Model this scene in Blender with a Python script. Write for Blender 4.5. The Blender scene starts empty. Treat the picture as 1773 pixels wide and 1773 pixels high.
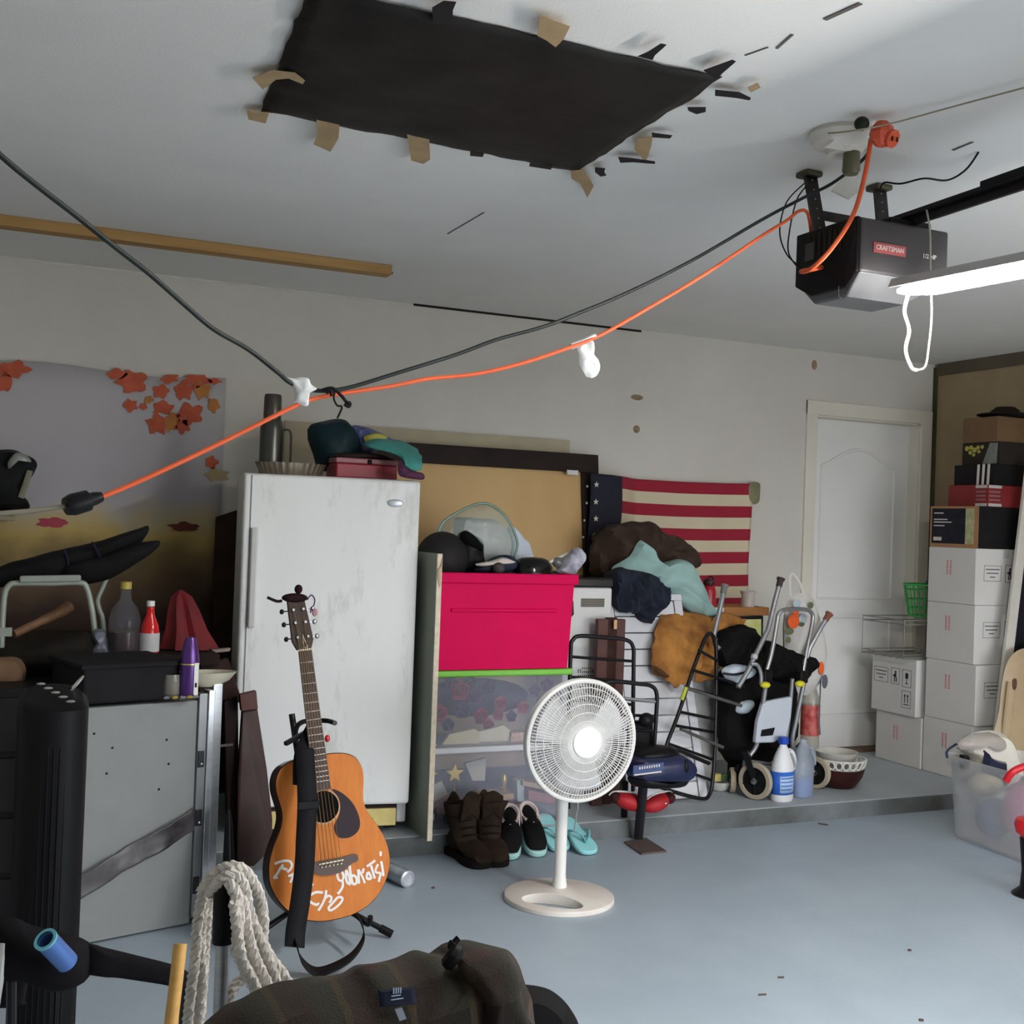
import bpy, bmesh, math, random
from mathutils import Vector, Matrix, noise, Euler

random.seed(7)
SC = bpy.context.scene
COL = SC.collection
V = Vector

# ---------------------------------------------------------------- camera
FPX, YAW, PITCH, ROLL, CZ = 2027.2, .4238, .012, .0362, 1.368
_cy, _sy = math.cos(YAW), math.sin(YAW)
_F = V((_sy * math.cos(PITCH), _cy * math.cos(PITCH), math.sin(PITCH)))
_R0 = V((_cy, -_sy, 0))
_U0 = _R0.cross(_F)
_R = _R0 * math.cos(ROLL) + _U0 * math.sin(ROLL)
_U = _U0 * math.cos(ROLL) - _R0 * math.sin(ROLL)
_C = V((0, 0, CZ))
cam_data = bpy.data.cameras.new('camera')
cam = bpy.data.objects.new('camera', cam_data)
COL.objects.link(cam)
cam_data.sensor_width = 36
cam_data.lens = 36 * FPX / 1773
cam_data.clip_start = .02
cam.matrix_world = Matrix(((_R.x, _U.x, -_F.x, 0), (_R.y, _U.y, -_F.y, 0), (_R.z, _U.z, -_F.z, CZ), (0, 0, 0, 1)))
SC.camera = cam

# ---------------------------------------------------------------- world, daylight, exposure
SC.view_settings.view_transform = 'Standard'
SC.view_settings.look = 'None'
SC.view_settings.gamma = 1
SC.view_settings.use_curve_mapping = False
SC.view_settings.exposure = 0.15
world = bpy.data.worlds.new('world')
SC.world = world
world.use_nodes = True
bg = world.node_tree.nodes['Background']
bg.inputs[0].default_value = (.91, .945, 1, 1)
bg.inputs[1].default_value = 9.0

def area(name, loc, rot, sx, sy, power, col):
    l = bpy.data.lights.new(name, 'AREA')
    l.shape = 'RECTANGLE'
    l.size, l.size_y, l.energy, l.color = sx, sy, power, col
    o = bpy.data.objects.new(name, l)
    COL.objects.link(o)
    o.location = loc
    o.rotation_euler = rot
    return o
# overcast daylight enters through the open garage door behind the camera; this light is only a sampling portal
portal = area('garage_door_portal', (3.55, -.56, .86), (math.radians(90), 0, 0), 3.2, 1.72, 1, (1, 1, 1))
portal.data.cycles.is_portal = True

# ---------------------------------------------------------------- helpers
def pY(x, y, Y):
    d = _F + _R * ((x - 886.5) / FPX) - _U * ((y - 886.5) / FPX)
    return _C + d * (Y / d.y)
def pX(x, y, X):
    d = _F + _R * ((x - 886.5) / FPX) - _U * ((y - 886.5) / FPX)
    return _C + d * (X / d.x)
def pZ(x, y, Z):
    d = _F + _R * ((x - 886.5) / FPX) - _U * ((y - 886.5) / FPX)
    return _C + d * ((Z - CZ) / d.z)

def lin(c):
    return tuple(((x / 255) / 12.92 if x / 255 <= .04045 else ((x / 255 + .055) / 1.055) ** 2.4) for x in c)

MATS = {}
def mat(name, col=(128, 128, 128), rough=.6, metal=0., var=.10, scale=9., bump=0., bscale=80., col2=None,
        alpha=1., trans=0., emit=None, estr=1., ior=1.45, coat=0., stretch=None, spec=None, bdist=.004):
    if name in MATS:
        return MATS[name]
    m = bpy.data.materials.new(name)
    m.use_nodes = True
    nt = m.node_tree
    b = nt.nodes['Principled BSDF']
    tc = nt.nodes.new('ShaderNodeTexCoord')
    mp = nt.nodes.new('ShaderNodeMapping')
    nt.links.new(tc.outputs['Object'], mp.inputs[0])
    if stretch:
        mp.inputs['Scale'].default_value = stretch
    n = nt.nodes.new('ShaderNodeTexNoise')
    n.inputs['Scale'].default_value = scale
    n.inputs['Detail'].default_value = 5
    n.inputs['Roughness'].default_value = .6
    nt.links.new(mp.outputs[0], n.inputs['Vector'])
    r = nt.nodes.new('ShaderNodeValToRGB')
    r.color_ramp.elements[0].position = .32
    r.color_ramp.elements[1].position = .68
    c = lin(col)
    if col2:
        r.color_ramp.elements[0].color = (*c, 1)
        r.color_ramp.elements[1].color = (*lin(col2), 1)
    else:
        r.color_ramp.elements[0].color = (*[x * (1 - var) for x in c], 1)
        r.color_ramp.elements[1].color = (*[min(1, x * (1 + var)) for x in c], 1)
    nt.links.new(n.outputs['Fac'], r.inputs[0])
    nt.links.new(r.outputs[0], b.inputs['Base Color'])
    b.inputs['Roughness'].default_value = rough
    b.inputs['Metallic'].default_value = metal
    b.inputs['Alpha'].default_value = alpha
    b.inputs['Transmission Weight'].default_value = trans
    b.inputs['IOR'].default_value = ior
    b.inputs['Coat Weight'].default_value = coat
    b.inputs['Specular IOR Level'].default_value = spec if spec is not None else (.18 if max(col) < 60 and not metal and rough > .3 else .5)
    if emit:
        b.inputs['Emission Color'].default_value = (*lin(emit), 1)
        b.inputs['Emission Strength'].default_value = estr
    if bump:
        n2 = nt.nodes.new('ShaderNodeTexNoise')
        n2.inputs['Scale'].default_value = bscale
        n2.inputs['Detail'].default_value = 4
        nt.links.new(mp.outputs[0], n2.inputs['Vector'])
        bp = nt.nodes.new('ShaderNodeBump')
        bp.inputs['Strength'].default_value = bump
        bp.inputs['Distance'].default_value = bdist
        nt.links.new(n2.outputs['Fac'], bp.inputs['Height'])
        nt.links.new(bp.outputs[0], b.inputs['Normal'])
    MATS[name] = m
    return m

def spl(pts, n=6, closed=False):
    """Catmull-Rom through pts"""
    P = [V(p) for p in pts]
    out = []
    k = len(P)
    rng = range(k if closed else k - 1)
    for i in rng:
        if closed:
            a, b, c, d = P[(i - 1) % k], P[i], P[(i + 1) % k], P[(i + 2) % k]
        else:
            a, b, c, d = P[max(i - 1, 0)], P[i], P[i + 1], P[min(i + 2, k - 1)]
        for j in range(n):
            t = j / n
            out.append(.5 * ((2 * b) + (c - a) * t + (2 * a - 5 * b + 4 * c - d) * t * t + (3 * b - a - 3 * c + d) * t ** 3))
    if not closed:
        out.append(P[-1].copy())
    return out

class G:
    def __init__(s):
        s.v, s.f, s.m = [], [], []
    def add(s, vs, fs, mi=0):
        k = len(s.v)
        s.v += [V(p) for p in vs]
        s.f += [tuple(i + k for i in f) for f in fs]
        s.m += [mi] * len(fs)
        return s
    def box(s, x0, x1, y0, y1, z0, z1, mi=0, M=None):
        vs = [V((x, y, z)) for x in (x0, x1) for y in (y0, y1) for z in (z0, z1)]
        if M is not None:
            vs = [M @ p for p in vs]
        return s.add(vs, [(0, 1, 3, 2), (4, 6, 7, 5), (0, 4, 5, 1), (2, 3, 7, 6), (0, 2, 6, 4), (1, 5, 7, 3)], mi)
    def bar(s, a, b, w, h, up=V((0, 0, 1)), mi=0):
        """rectangular bar from a to b, w across, h along up"""
        a, b = V(a), V(b)
        d = (b - a).normalized()
        if abs(d.dot(up)) > .98:
            up = V((0, 1, 0))
        x = d.cross(up).normalized() * w / 2
        z = x.cross(d).normalized() * h / 2
        vs = [p + sx * x + sz * z for p in (a, b) for sx in (-1, 1) for sz in (-1, 1)]
        return s.add(vs, [(0, 2, 3, 1), (4, 5, 7, 6), (0, 1, 5, 4), (2, 6, 7, 3), (0, 4, 6, 2), (1, 3, 7, 5)], mi)
    def tube(s, pts, r, n=8, closed=False, mi=0, flat=1.):
        P = [V(p) for p in pts]
        k = len(P)
        rr = r if isinstance(r, (list, tuple)) else [r] * k
        vs, prev = [], None
        for i in range(k):
            if closed:
                t = P[(i + 1) % k] - P[i - 1]
            else:
                t = P[min(i + 1, k - 1)] - P[max(i - 1, 0)]
            if t.length < 1e-9:
                t = V((0, 0, 1))
            t.normalize()
            if prev is None:
                u = V((0, 0, 1)) if abs(t.z) < .9 else V((1, 0, 0))
                u = (u - t * u.dot(t)).normalized()
            else:
                u = prev - t * prev.dot(t)
                u = u.normalized() if u.length > 1e-6 else t.orthogonal().normalized()
            prev = u
            w = t.cross(u)
            for j in range(n):
                a = 2 * math.pi * j / n
                vs.append(P[i] + (u * math.cos(a) + w * math.sin(a) * flat) * rr[i])
        fs = []
        for i in range(k if closed else k - 1):
            i2 = (i + 1) % k
            for j in range(n):
                fs.append((i * n + j, i * n + (j + 1) % n, i2 * n + (j + 1) % n, i2 * n + j))
        if not closed:
            fs.append(tuple(range(n))[::-1])
            fs.append(tuple((k - 1) * n + j for j in range(n)))
        return s.add(vs, fs, mi)
    def lathe(s, prof, n=24, M=None, mi=0, cap=True, sx=1., sy=1.):
        vs = []
        for r, z in prof:
            for j in range(n):
                a = 2 * math.pi * j / n
                vs.append(V((r * sx * math.cos(a), r * sy * math.sin(a), z)))
        if M is not None:
            vs = [M @ p for p in vs]
        fs = []
        for i in range(len(prof) - 1):
            for j in range(n):
                fs.append((i * n + j, i * n + (j + 1) % n, (i + 1) * n + (j + 1) % n, (i + 1) * n + j))
        if cap:
            fs.append(tuple(range(n))[::-1])
            fs.append(tuple((len(prof) - 1) * n + j for j in range(n)))
        return s.add(vs, fs, mi)
    def prism(s, poly, off, mi=0):
        P = [V(p) for p in poly]
        off = V(off)
        k = len(P)
        vs = P + [p + off for p in P]
        fs = [tuple(range(k))[::-1], tuple(range(k, 2 * k))]
        fs += [(i, (i + 1) % k, k + (i + 1) % k, k + i) for i in range(k)]
        return s.add(vs, fs, mi)
    def ell(s, c, r, n=16, m=10, M=None, mi=0):
        c = V(c)
        vs, fs = [], []
        for i in range(m + 1):
            t = math.pi * i / m
            for j in range(n):
                a = 2 * math.pi * j / n
                p = V((r[0] * math.sin(t) * math.cos(a), r[1] * math.sin(t) * math.sin(a), r[2] * math.cos(t)))
                if M is not None:
                    p = M @ p
                vs.append(c + p)
        for i in range(m):
            for j in range(n):
                fs.append((i * n + j, (i + 1) * n + j, (i + 1) * n + (j + 1) % n, i * n + (j + 1) % n))
        return s.add(vs, fs, mi)
    def grid(s, rows, mi=0):
        nu, nv = len(rows), len(rows[0])
        vs = [p for r in rows for p in r]
        fs = [(i * nv + j, i * nv + j + 1, (i + 1) * nv + j + 1, (i + 1) * nv + j) for i in range(nu - 1) for j in range(nv - 1)]
        return s.add(vs, fs, mi)
    def puff(s, outline, depth, n=V((0, -1, 0)), K=5, p=2.4, amp=.0, freq=9., dens=4, mi=0, seed=0., flat_back=False, smooth=True, bulge=.5, fold=0., ff=7., fdir=(1, 1, 1)):
        """closed cushion-like body over an outline; grows both ways along n"""
        O = spl(outline, dens, True) if smooth else [V(q) for q in outline]
        k = len(O)
        c = sum(O, V()) / k
        n = V(n).normalized()
        vs, fs = [], []
        rings = []
        for side in (1, -1):
            rr = []
            for i in range(K + 1):
                sc = 1 - i / (K + .0) * .96
                h = depth * (bulge if side == 1 else 1 - bulge) * (max(0, 1 - sc ** p)) ** (1 / p)
                if side == -1 and flat_back:
                    h = depth * (1 - bulge) * min(1, i)
                if side == -1 and i == 0:
                    continue
                rr.append([c + (q - c) * sc + n * h * side for q in O])
            rings.append(rr)
        allr = rings[1][::-1] + rings[0]
        c_fold = V((fdir[0] * ff, fdir[1] * ff, fdir[2] * ff))
        for r in allr:
            for q in r:
                if fold:
                    e = V((q.x * c_fold.x + seed, q.y * c_fold.y, q.z * c_fold.z - seed))
                    wv = noise.noise_vector(e * .5) * 1.2
                    rdg = 1 - 2 * abs(noise.noise(e + wv))
                    rdg2 = 1 - 2 * abs(noise.noise((e + wv) * 2.1 + V((9, 2, 4))))
                    q = q + n * fold * ((rdg - .55) + .45 * (rdg2 - .55)) + V((0, 0, 1)) * fold * .4 * (rdg - .5)
                if amp:
                    w = noise.noise_vector((q + V((seed, seed * 1.7, -seed))) * freq) * amp
                    w += noise.noise_vector((q + V((seed, 3 - seed, seed))) * freq * 2.3) * amp * .45
                    q = q + w
                vs.append(q)
        R_ = len(allr)
        for i in range(R_ - 1):
            for j in range(k):
                fs.append((i * k + j, i * k + (j + 1) % k, (i + 1) * k + (j + 1) % k, (i + 1) * k + j))
        fs.append(tuple(range(k))[::-1])
        fs.append(tuple((R_ - 1) * k + j for j in range(k)))
        return s.add(vs, fs, mi)
    def xf(s, M):
        s.v = [M @ p for p in s.v]
        return s
    def build(s, name, mats, parent=None, smooth=True, bevel=0., solid=0., sub=0, angle=38, kind=None, bseg=2, label=None):
        me = bpy.data.meshes.new(name)
        me.from_pydata([tuple(p) for p in s.v], [], s.f)
        if not isinstance(mats, (list, tuple)):
            mats = [mats]
        for m in mats:
            me.materials.append(m)
        for p, mi in zip(me.polygons, s.m):
            p.material_index = mi
        bm = bmesh.new()
        bm.from_mesh(me)
        bmesh.ops.recalc_face_normals(bm, faces=bm.faces)
        bm.to_mesh(me)
        bm.free()
        if smooth:
            me.polygons.foreach_set('use_smooth', [True] * len(me.polygons))
            try:
                me.set_sharp_from_angle(angle=math.radians(angle))
            except Exception:
                pass
        o = bpy.data.objects.new(name, me)
        COL.objects.link(o)
        if parent is not None:
            o.parent = parent
            o.matrix_parent_inverse = base_inv(parent)
        if solid:
            md = o.modifiers.new('solid', 'SOLIDIFY')
            md.thickness = solid
            md.offset = 0
        if bevel:
            md = o.modifiers.new('bevel', 'BEVEL')
            md.width = bevel
            md.segments = bseg
            md.limit_method = 'ANGLE'
            md.angle_limit = math.radians(40)
        if sub:
            md = o.modifiers.new('sub', 'SUBSURF')
            md.levels = md.render_levels = sub
        if kind:
            o['kind'] = kind
        if label:
            o['label'] = label
        return o

def world_loc(o):
    p = V((0, 0, 0))
    while o is not None:
        p += o.location
        if o.parent is not None:
            p += o.matrix_parent_inverse.translation
        o = o.parent
    return p
def base_inv(parent):
    return Matrix.Translation(-world_loc(parent))

def thing(name, label, cat, loc=(0, 0, 0), group=None):
    o = bpy.data.objects.new(name, None)
    COL.objects.link(o)
    o.empty_display_size = .05
    o.location = loc
    o['label'] = label
    o['category'] = cat
    if group:
        o['group'] = group
    return o
def tag(o, label, cat, group=None):
    o['label'] = label
    o['category'] = cat
    if group:
        o['group'] = group
    return o
def struct(o):
    o['kind'] = 'structure'
    return o

def copy_thing(root, delta, label, group=None, rot=0.):
    """copy of a thing and its parts (two levels), moved by delta"""
    def rec(o, parent):
        c = o.copy()
        COL.objects.link(c)
        if parent is not None:
            c.parent = parent
        for ch in o.children:
            rec(ch, c)
        return c
    r = rec(root, None)
    r.location = root.location + V(delta)
    if rot:
        r.rotation_euler.z += rot
    r['label'] = label
    if group:
        r['group'] = group
    return r

def text(name, s, size, m, origin, xd, ud, parent, depth=.0006, align='CENTER', xs=1.):
    c = bpy.data.curves.new(name, 'FONT')
    c.body = s
    c.size = size
    c.align_x = align
    c.align_y = 'CENTER'
    c.extrude = depth
    c.resolution_u = 2
    t = bpy.data.objects.new(name + '_tmp', c)
    COL.objects.link(t)
    dg = bpy.context.evaluated_depsgraph_get()
    dg.update()
    me = bpy.data.meshes.new_from_object(t.evaluated_get(dg))
    bpy.data.objects.remove(t)
    bpy.data.curves.remove(c)
    xd, ud = V(xd).normalized(), V(ud).normalized()
    nd = xd.cross(ud)
    M = Matrix(((xd.x * xs, ud.x, nd.x, origin[0]), (xd.y * xs, ud.y, nd.y, origin[1]), (xd.z * xs, ud.z, nd.z, origin[2]), (0, 0, 0, 1)))
    me.transform(M)
    me.name = name
    me.materials.clear()
    me.materials.append(m)
    o = bpy.data.objects.new(name, me)
    COL.objects.link(o)
    if parent is not None:
        o.parent = parent
        o.matrix_parent_inverse = base_inv(parent)
    return o

def cloth(rows, nu=24, nv=24, amp=.01, freq=8., seed=0.):
    """smooth sheet through a control grid with wrinkle noise"""
    R1 = [spl(r, max(1, nv // (len(r) - 1))) for r in rows]
    cols = list(zip(*R1))
    C1 = [spl(c, max(1, nu // (len(rows) - 1))) for c in cols]
    out = [list(r) for r in zip(*C1)]
    for r in out:
        for i, q in enumerate(r):
            w = noise.noise_vector((q + V((seed, -seed, seed * .5))) * freq) * amp
            w += noise.noise_vector((q + V((-seed, seed, seed * 1.5))) * freq * 2.5) * amp * .4
            r[i] = q + w
    return G().grid(out)

def RZ(a):
    return Matrix.Rotation(a, 4, 'Z')
def T(x, y, z):
    return Matrix.Translation((x, y, z))
def aim(a, b):
    """matrix taking +Z to a->b, origin at a"""
    a, b = V(a), V(b)
    return T(*a) @ (b - a).to_track_quat('Z', 'Y').to_matrix().to_4x4()

# shared materials
BLACKP = mat('black_plastic', (22, 22, 24), .38, var=.25)
BLACKM = mat('black_powdercoat_metal', (24, 23, 26), .35, .3, var=.2)
CHROME = mat('bright_steel', (196, 198, 202), .25, .95, var=.06)
ALU = mat('brushed_aluminium', (176, 178, 182), .38, .85, var=.12, stretch=(1, 1, 12))
WHITEP = mat('white_plastic', (226, 226, 222), .35, var=.03)
H, YW, XR, YS, HS = 2.47, 5.583, 5.38, 4.537, .081
# ================================================================ the setting
def wallmat(name, col, col2, rough=.85, bump=.25, scale=1.3):
    return mat(name, col, rough, col2=col2, scale=scale, bump=bump, bscale=140)
WALL = wallmat('painted_drywall', (203, 199, 191), (212, 209, 201))
CEIL = wallmat('ceiling_drywall', (230, 229, 226), (238, 237, 234))
FLOORM = mat('grey_painted_concrete', (158, 172, 184), .45, col2=(169, 183, 194), scale=2.2, bump=.25, bscale=60)
STEPM = mat('grey_step_concrete', (160, 168, 174), .6, col2=(174, 181, 185), scale=3, bump=.4, bscale=50)
struct(G().box(-1.4, 5.5, -.70, YS + .02, -.1, 0).build('floor', FLOORM, smooth=False))
g = G().box(-1.4, 5.5, YS, 5.75, -.1, HS)
for i, f in enumerate(g.f):
    if all(abs(g.v[k].y - YS) < 1e-6 for k in f):
        g.m[i] = 1
RISER = mat('shaded_grimy_riser', (74, 76, 74), .85, col2=(112, 118, 120), scale=3, bump=.5, bscale=40)  # riser colour mixes grime with painted shade along the step
struct(g.build('floor_step', [STEPM, RISER], bevel=.012, smooth=False))
struct(G().box(-1.5, 5.55, -.70, 5.75, H, H + .12).build('ceiling', CEIL, smooth=False))
DX0, DX1, DTOP = 4.462, 5.286, HS + 2.02
struct(G().box(-1.5, DX0, YW, YW + .14, 0, H).box(DX1, 5.55, YW, YW + .14, 0, H).box(DX0, DX1, YW, YW + .14, DTOP, H).build('wall_back', WALL, smooth=False))
WTAN = wallmat('unpainted_tan_board', (138, 120, 92), (158, 140, 110), .9, .3, 2.5)
struct(G().box(XR, XR + .12, -.7, 5.75, 0, H).build('wall_right', WTAN, smooth=False))
struct(G().box(-1.5, -1.38, -.7, 5.75, 0, H).build('wall_left', WALL, smooth=False))
struct(G().box(-1.5, 1.95, -.70, -.58, 0, H).box(5.15, 5.5, -.70, -.58, 0, H).box(1.95, 5.15, -.70, -.58, 1.72, H).build('wall_front', WALL, smooth=False))
DRIVE = mat('driveway_concrete', (158, 155, 150), .9, bump=.3)
struct(G().box(-14, 20, -30, -.70, -.12, -.01).build('driveway', DRIVE, smooth=False))
DARKGAP = mat('dark_gap_shadowless', (44, 40, 36), .95)
# open seam where wall and ceiling boards part, and the dark strip in the corner
g = G()
pts = [(716, 524.5), (984, 556.5), (1110, 572)]
a, b = pY(716, 525, YW), pY(1110, 571, YW)
g.bar((a.x, YW - .002, H - .004), (b.x, YW - .002, H - .004), .004, .014)
struct(g.build('trim_1', DARKGAP, smooth=False))
CORN = mat('corner_strip_green_brown', (70, 68, 44), .9, var=.3, scale=4)
struct(G().box(XR - .012, XR, YW - .03, YW, HS, H - .02).build('trim_2', CORN, smooth=False))
TOPS = mat('grey_brown_joint_strip', (92, 84, 70), .9, var=.2)
struct(G().box(XR - .012, XR, 3.0, YW - .03, H - .075, H).build('trim_3', TOPS, smooth=False))
# white ceiling edge bead left of the seam
BEAD = mat('ceiling_joint_tape', (214, 210, 202), .85)
struct(G().box(-.4, a.x - .05, YW - .004, YW, H - .012, H - .004).build('trim_4', BEAD, smooth=False))

# door in the back wall
DOORM = mat('white_painted_door', (234, 233, 230), .5, var=.03, scale=3)
TRIMM = mat('cream_door_casing', (222, 217, 204), .55, var=.04, scale=3)
door = bpy.data.objects.new('door_1', None)
COL.objects.link(door)
door.location = ((DX0 + DX1) / 2, YW, HS)
struct(door)
YD = YW + .085
G().box(DX0 + .02, DX1 - .02, YD, YD + .04, HS + .008, DTOP - .02).build('door_leaf', DOORM, door, smooth=False)
def ringpanel(outer, name):
    """raised moulding around a door panel"""
    P = spl(outer, 1, True) if False else [V(q) for q in outer]
    G().tube(P, .010, 6, True).build(name, DOORM, door)
pxl, pxr = DX0 + .13, DX1 - .13
zt = HS + 1.72
arch = [(pxl, YD - .003, HS + .92), (pxl, YD - .003, zt)]
for i in range(0, 13):
    t = i / 12
    arch.append((pxl + (pxr - pxl) * t, YD - .003, zt + .11 * math.sin(math.pi * t) ** 1.3))
arch += [(pxr, YD - .003, HS + .92)]
ringpanel(arch, 'panel_moulding')
ringpanel([(pxl, YD - .003, HS + .22), (pxl, YD - .003, HS + .80), (pxr, YD - .003, HS + .80), (pxr, YD - .003, HS + .22)], 'panel_moulding')
g = G()
cw = .075
g.box(DX0 - cw + .01, DX0 + .012, YW - .016, YW + .004, HS, DTOP + cw)
g.box(DX1 - .012, DX1 + cw, YW - .016, YW + .004, HS, DTOP + cw)
g.box(DX0 - cw + .01, DX1 + cw, YW - .017, YW + .004, DTOP - .01, DTOP + cw)
g.build('door_casing', TRIMM, door, smooth=False, bevel=.005)
g = G()
g.box(DX0, DX0 + .02, YW, YW + .14, HS, DTOP)
g.box(DX1 - .02, DX1, YW, YW + .14, HS, DTOP)
g.box(DX0, DX1, YW, YW + .14, DTOP - .02, DTOP)
g.build('door_jamb', TRIMM, door, smooth=False)
G().box(DX0, DX1, YW - .02, YW + .14, HS, HS + .016).build('threshold', mat('worn_wood_sill', (110, 84, 70), .8, var=.3), door, smooth=False)
# plugged screw holes and smudges on the wall
MARK = mat('wall_anchor_scar', (150, 130, 104), .9, var=.3, scale=40)
wb = bpy.data.objects['wall_back']
for (x, y, w, hh) in ((1103, 688, .04, .016), (1102, 743, .022, .022), (1410, 632, .02, .03)):
    p = pY(x, y, YW - .001)
    o = G().ell(p, (w, .0015, hh), 12, 6).build('wall_scar', MARK, wb)

SCR = mat('ceiling_scratch', (104, 98, 92), .9)
ce = bpy.data.objects['ceiling']
for (x0, y0, x1, y1, w) in ((775, 405, 838, 368, .004), (1345, 84, 1372, 60, .006), (1428, 34, 1490, 6, .012), (1650, 260, 1684, 246, .008), (1290, 96, 1330, 82, .003)):
    G().bar(pZ(x0, y0, H - .0015), pZ(x1, y1, H - .0015), w, .002).build('ceiling_scar', SCR, ce, smooth=False)
# loose wooden batten screwed under the ceiling
WOOD = mat('raw_pine', (186, 150, 96), .7, col2=(160, 120, 70), scale=3, stretch=(.6, 8, 8), bump=.15)
bt = thing('ceiling_batten', 'raw pine batten screwed along the ceiling above the leaf tapestry', 'batten', (.5, 4.84, H))
G().box(-1.3, 1.56, 4.80, 4.875, H - .042, H - .001).build('timber', WOOD, bt, smooth=False, bevel=.003)
G().box(1.562, 1.575, 4.835, 4.845, H - .03, H - .022).build('nail', mat('rusty_iron', (96, 66, 48), .7, .6), bt, smooth=False)

# ---------------------------------------------------------------- black sheet taped to the ceiling
TARP = mat('black_plastic_sheet', (26, 24, 22), .55, col2=(40, 38, 36), scale=5, bump=.5, bscale=14)
TAN = mat('tan_packing_tape', (176, 150, 112), .5, var=.15)
BTAPE = mat('black_duct_tape', (28, 28, 32), .45, var=.2)
tp = thing('taped_ceiling_sheet', 'black plastic sheet taped over a hole in the ceiling', 'sheet', (1.1, 2.8, H))
c4 = [pZ(x, y, H - .006) for x, y in ((535, -27), (1250, 135), (1000, 298), (452, 190))]
rows = []
NU, NV = 22, 26
for i in range(NU + 1):
    r = []
    for j in range(NV + 1):
        u, v = i / NU, j / NV
        p = (c4[0] * (1 - v) + c4[1] * v) * (1 - u) + (c4[3] * (1 - v) + c4[2] * v) * u
        e = min(u, 1 - u, v, 1 - v)
        jag = noise.noise_vector(p * 14) * .008
        sag = .018 * min(1, e * 6) + abs(noise.noise(p * 6)) * .012 * (1.5 - v)
        r.append(V((p.x + jag.x, p.y + jag.y, p.z - sag + (.003 if e == 0 else 0))))
    rows.append(r)
G().grid(rows).build('sheet', TARP, tp, solid=.002)
def tape(poly, m, z, nm='tape_strip'):
    P = [pZ(x, y, z) for x, y in poly]
    G().prism(P, (0, 0, .0012)).build(nm, m, tp, smooth=False)
tans = [[(437, 135), (470, 122), (510, 126), (528, 140), (524, 146), (500, 136), (478, 138), (455, 155)],
        [(427, 190), (448, 194), (466, 195), (460, 214), (430, 207)],
        [(548, 208), (588, 217), (586, 240), (572, 263), (543, 250), (550, 236)],
        [(704, 230), (743, 240), (745, 276), (733, 284), (712, 278), (708, 250)],
        [(936, 26), (987, 46), (976, 68), (962, 82), (946, 70), (930, 62)],
        [(1104, 240), (1130, 236), (1128, 252), (1118, 282), (1098, 258)],
        [(988, 296), (1010, 294), (1028, 322), (1017, 343), (1005, 318), (990, 310)],
        [(1294, 152), (1312, 144), (1317, 152), (1300, 160)]]
for t in tans:
    tape(t, TAN, H - .021)
blks = [[(748, 14), (768, 2), (790, 4), (784, 18), (784, 44), (750, 40)],
        [(1104, 98), (1122, 90), (1144, 76), (1154, 78), (1134, 96), (1130, 104)],
        [(1218, 122), (1246, 112), (1268, 104), (1274, 107), (1252, 126), (1240, 138)],
        [(1238, 156), (1280, 160), (1300, 170), (1298, 174), (1276, 170), (1238, 166)],
        [(1190, 186), (1222, 186), (1222, 194), (1206, 198), (1192, 192)],
        [(1128, 230), (1164, 235), (1160, 240), (1130, 238)],
        [(1070, 272), (1092, 274), (1134, 280), (1134, 284), (1096, 281), (1074, 282)],
        [(1030, 290), (1048, 292), (1046, 298), (1050, 304), (1040, 306), (1030, 298)],
        [(814, 262), (838, 266), (836, 272), (814, 270)],
        [(918, 282), (956, 288), (954, 294), (916, 288)]]
for t in blks:
    tape(t, BTAPE, H - .022, 'black_tape_strip')
# ================================================================ hung from the ceiling
GREY_OP = mat('dark_grey_opener_housing', (60, 57, 59), .5, var=.08)
op = thing('garage_door_opener', 'dark grey garage door opener unit bolted under the ceiling', 'door opener', (2.28, 2.63, 2.24))
ox0, ox1, oy0, oy1 = 2.12, 2.445, 2.50, 2.76
g = G()
g.box(ox0 + .012, ox1, oy0, oy1, 2.09, 2.24)
g.build('housing', GREY_OP, op, smooth=False, bevel=.008)
g = G()
g.prism([(ox0 + .012, oy0 + .0, 2.09), (ox0 + .012, oy0, 2.24), (ox0 + .012, oy1, 2.24), (ox0 + .012, oy1, 2.09), (ox0 + .02, oy1 - .06, 2.055), (ox0 + .02, oy0 + .05, 2.055)], (-.014, 0, 0))
g.build('end_panel', mat('black_opener_end_panel', (20, 19, 19), .4, var=.4, scale=30), op, smooth=False, bevel=.004)
LENS = mat('grey_light_lens', (104, 104, 106), .35, var=.05)
g = G()
lo = [(ox0 + .012, oy0), (ox1, oy0), (ox1, oy1), (ox0 + .012, oy1)]
hi = [(ox0 + .03, oy0 + .07), (ox1 - .09, oy0 + .07), (ox1 - .09, oy1 - .05), (ox0 + .03, oy1 - .05)]
g.add([(*p, 2.092) for p in lo] + [(*p, 2.035) for p in hi], [(0, 1, 5, 4), (1, 2, 6, 5), (2, 3, 7, 6), (3, 0, 4, 7), (4, 5, 6, 7), (0, 3, 2, 1)])
g.build('light_lens', LENS, op, smooth=False, bevel=.006)
PINKRED = mat('red_badge', (168, 84, 84), .5)
bd = G().box(ox0 + .055, ox0 + .168, oy0 - .003, oy0, 2.148, 2.176).build('badge', PINKRED, op, smooth=False)
WPRINT = mat('white_print', (214, 206, 202), .6, var=.02)
text('badge_lettering', 'CRAFTSMAN', .019, WPRINT, (ox0 + .1115, oy0 - .004, 2.162), (1, 0, 0), (0, 0, 1), bd, xs=.9)
text('power_rating_lettering', '1/2 HP', .018, WPRINT, (ox0 + .255, oy0 - .001, 2.160), (1, 0, 0), (0, 0, 1), op)
g = G()
for i in range(7):
    g.box(ox0 - .004, ox0 - .001, oy0 + .06 + i * .022, oy0 + .07 + i * .022, 2.16, 2.225)
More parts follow.
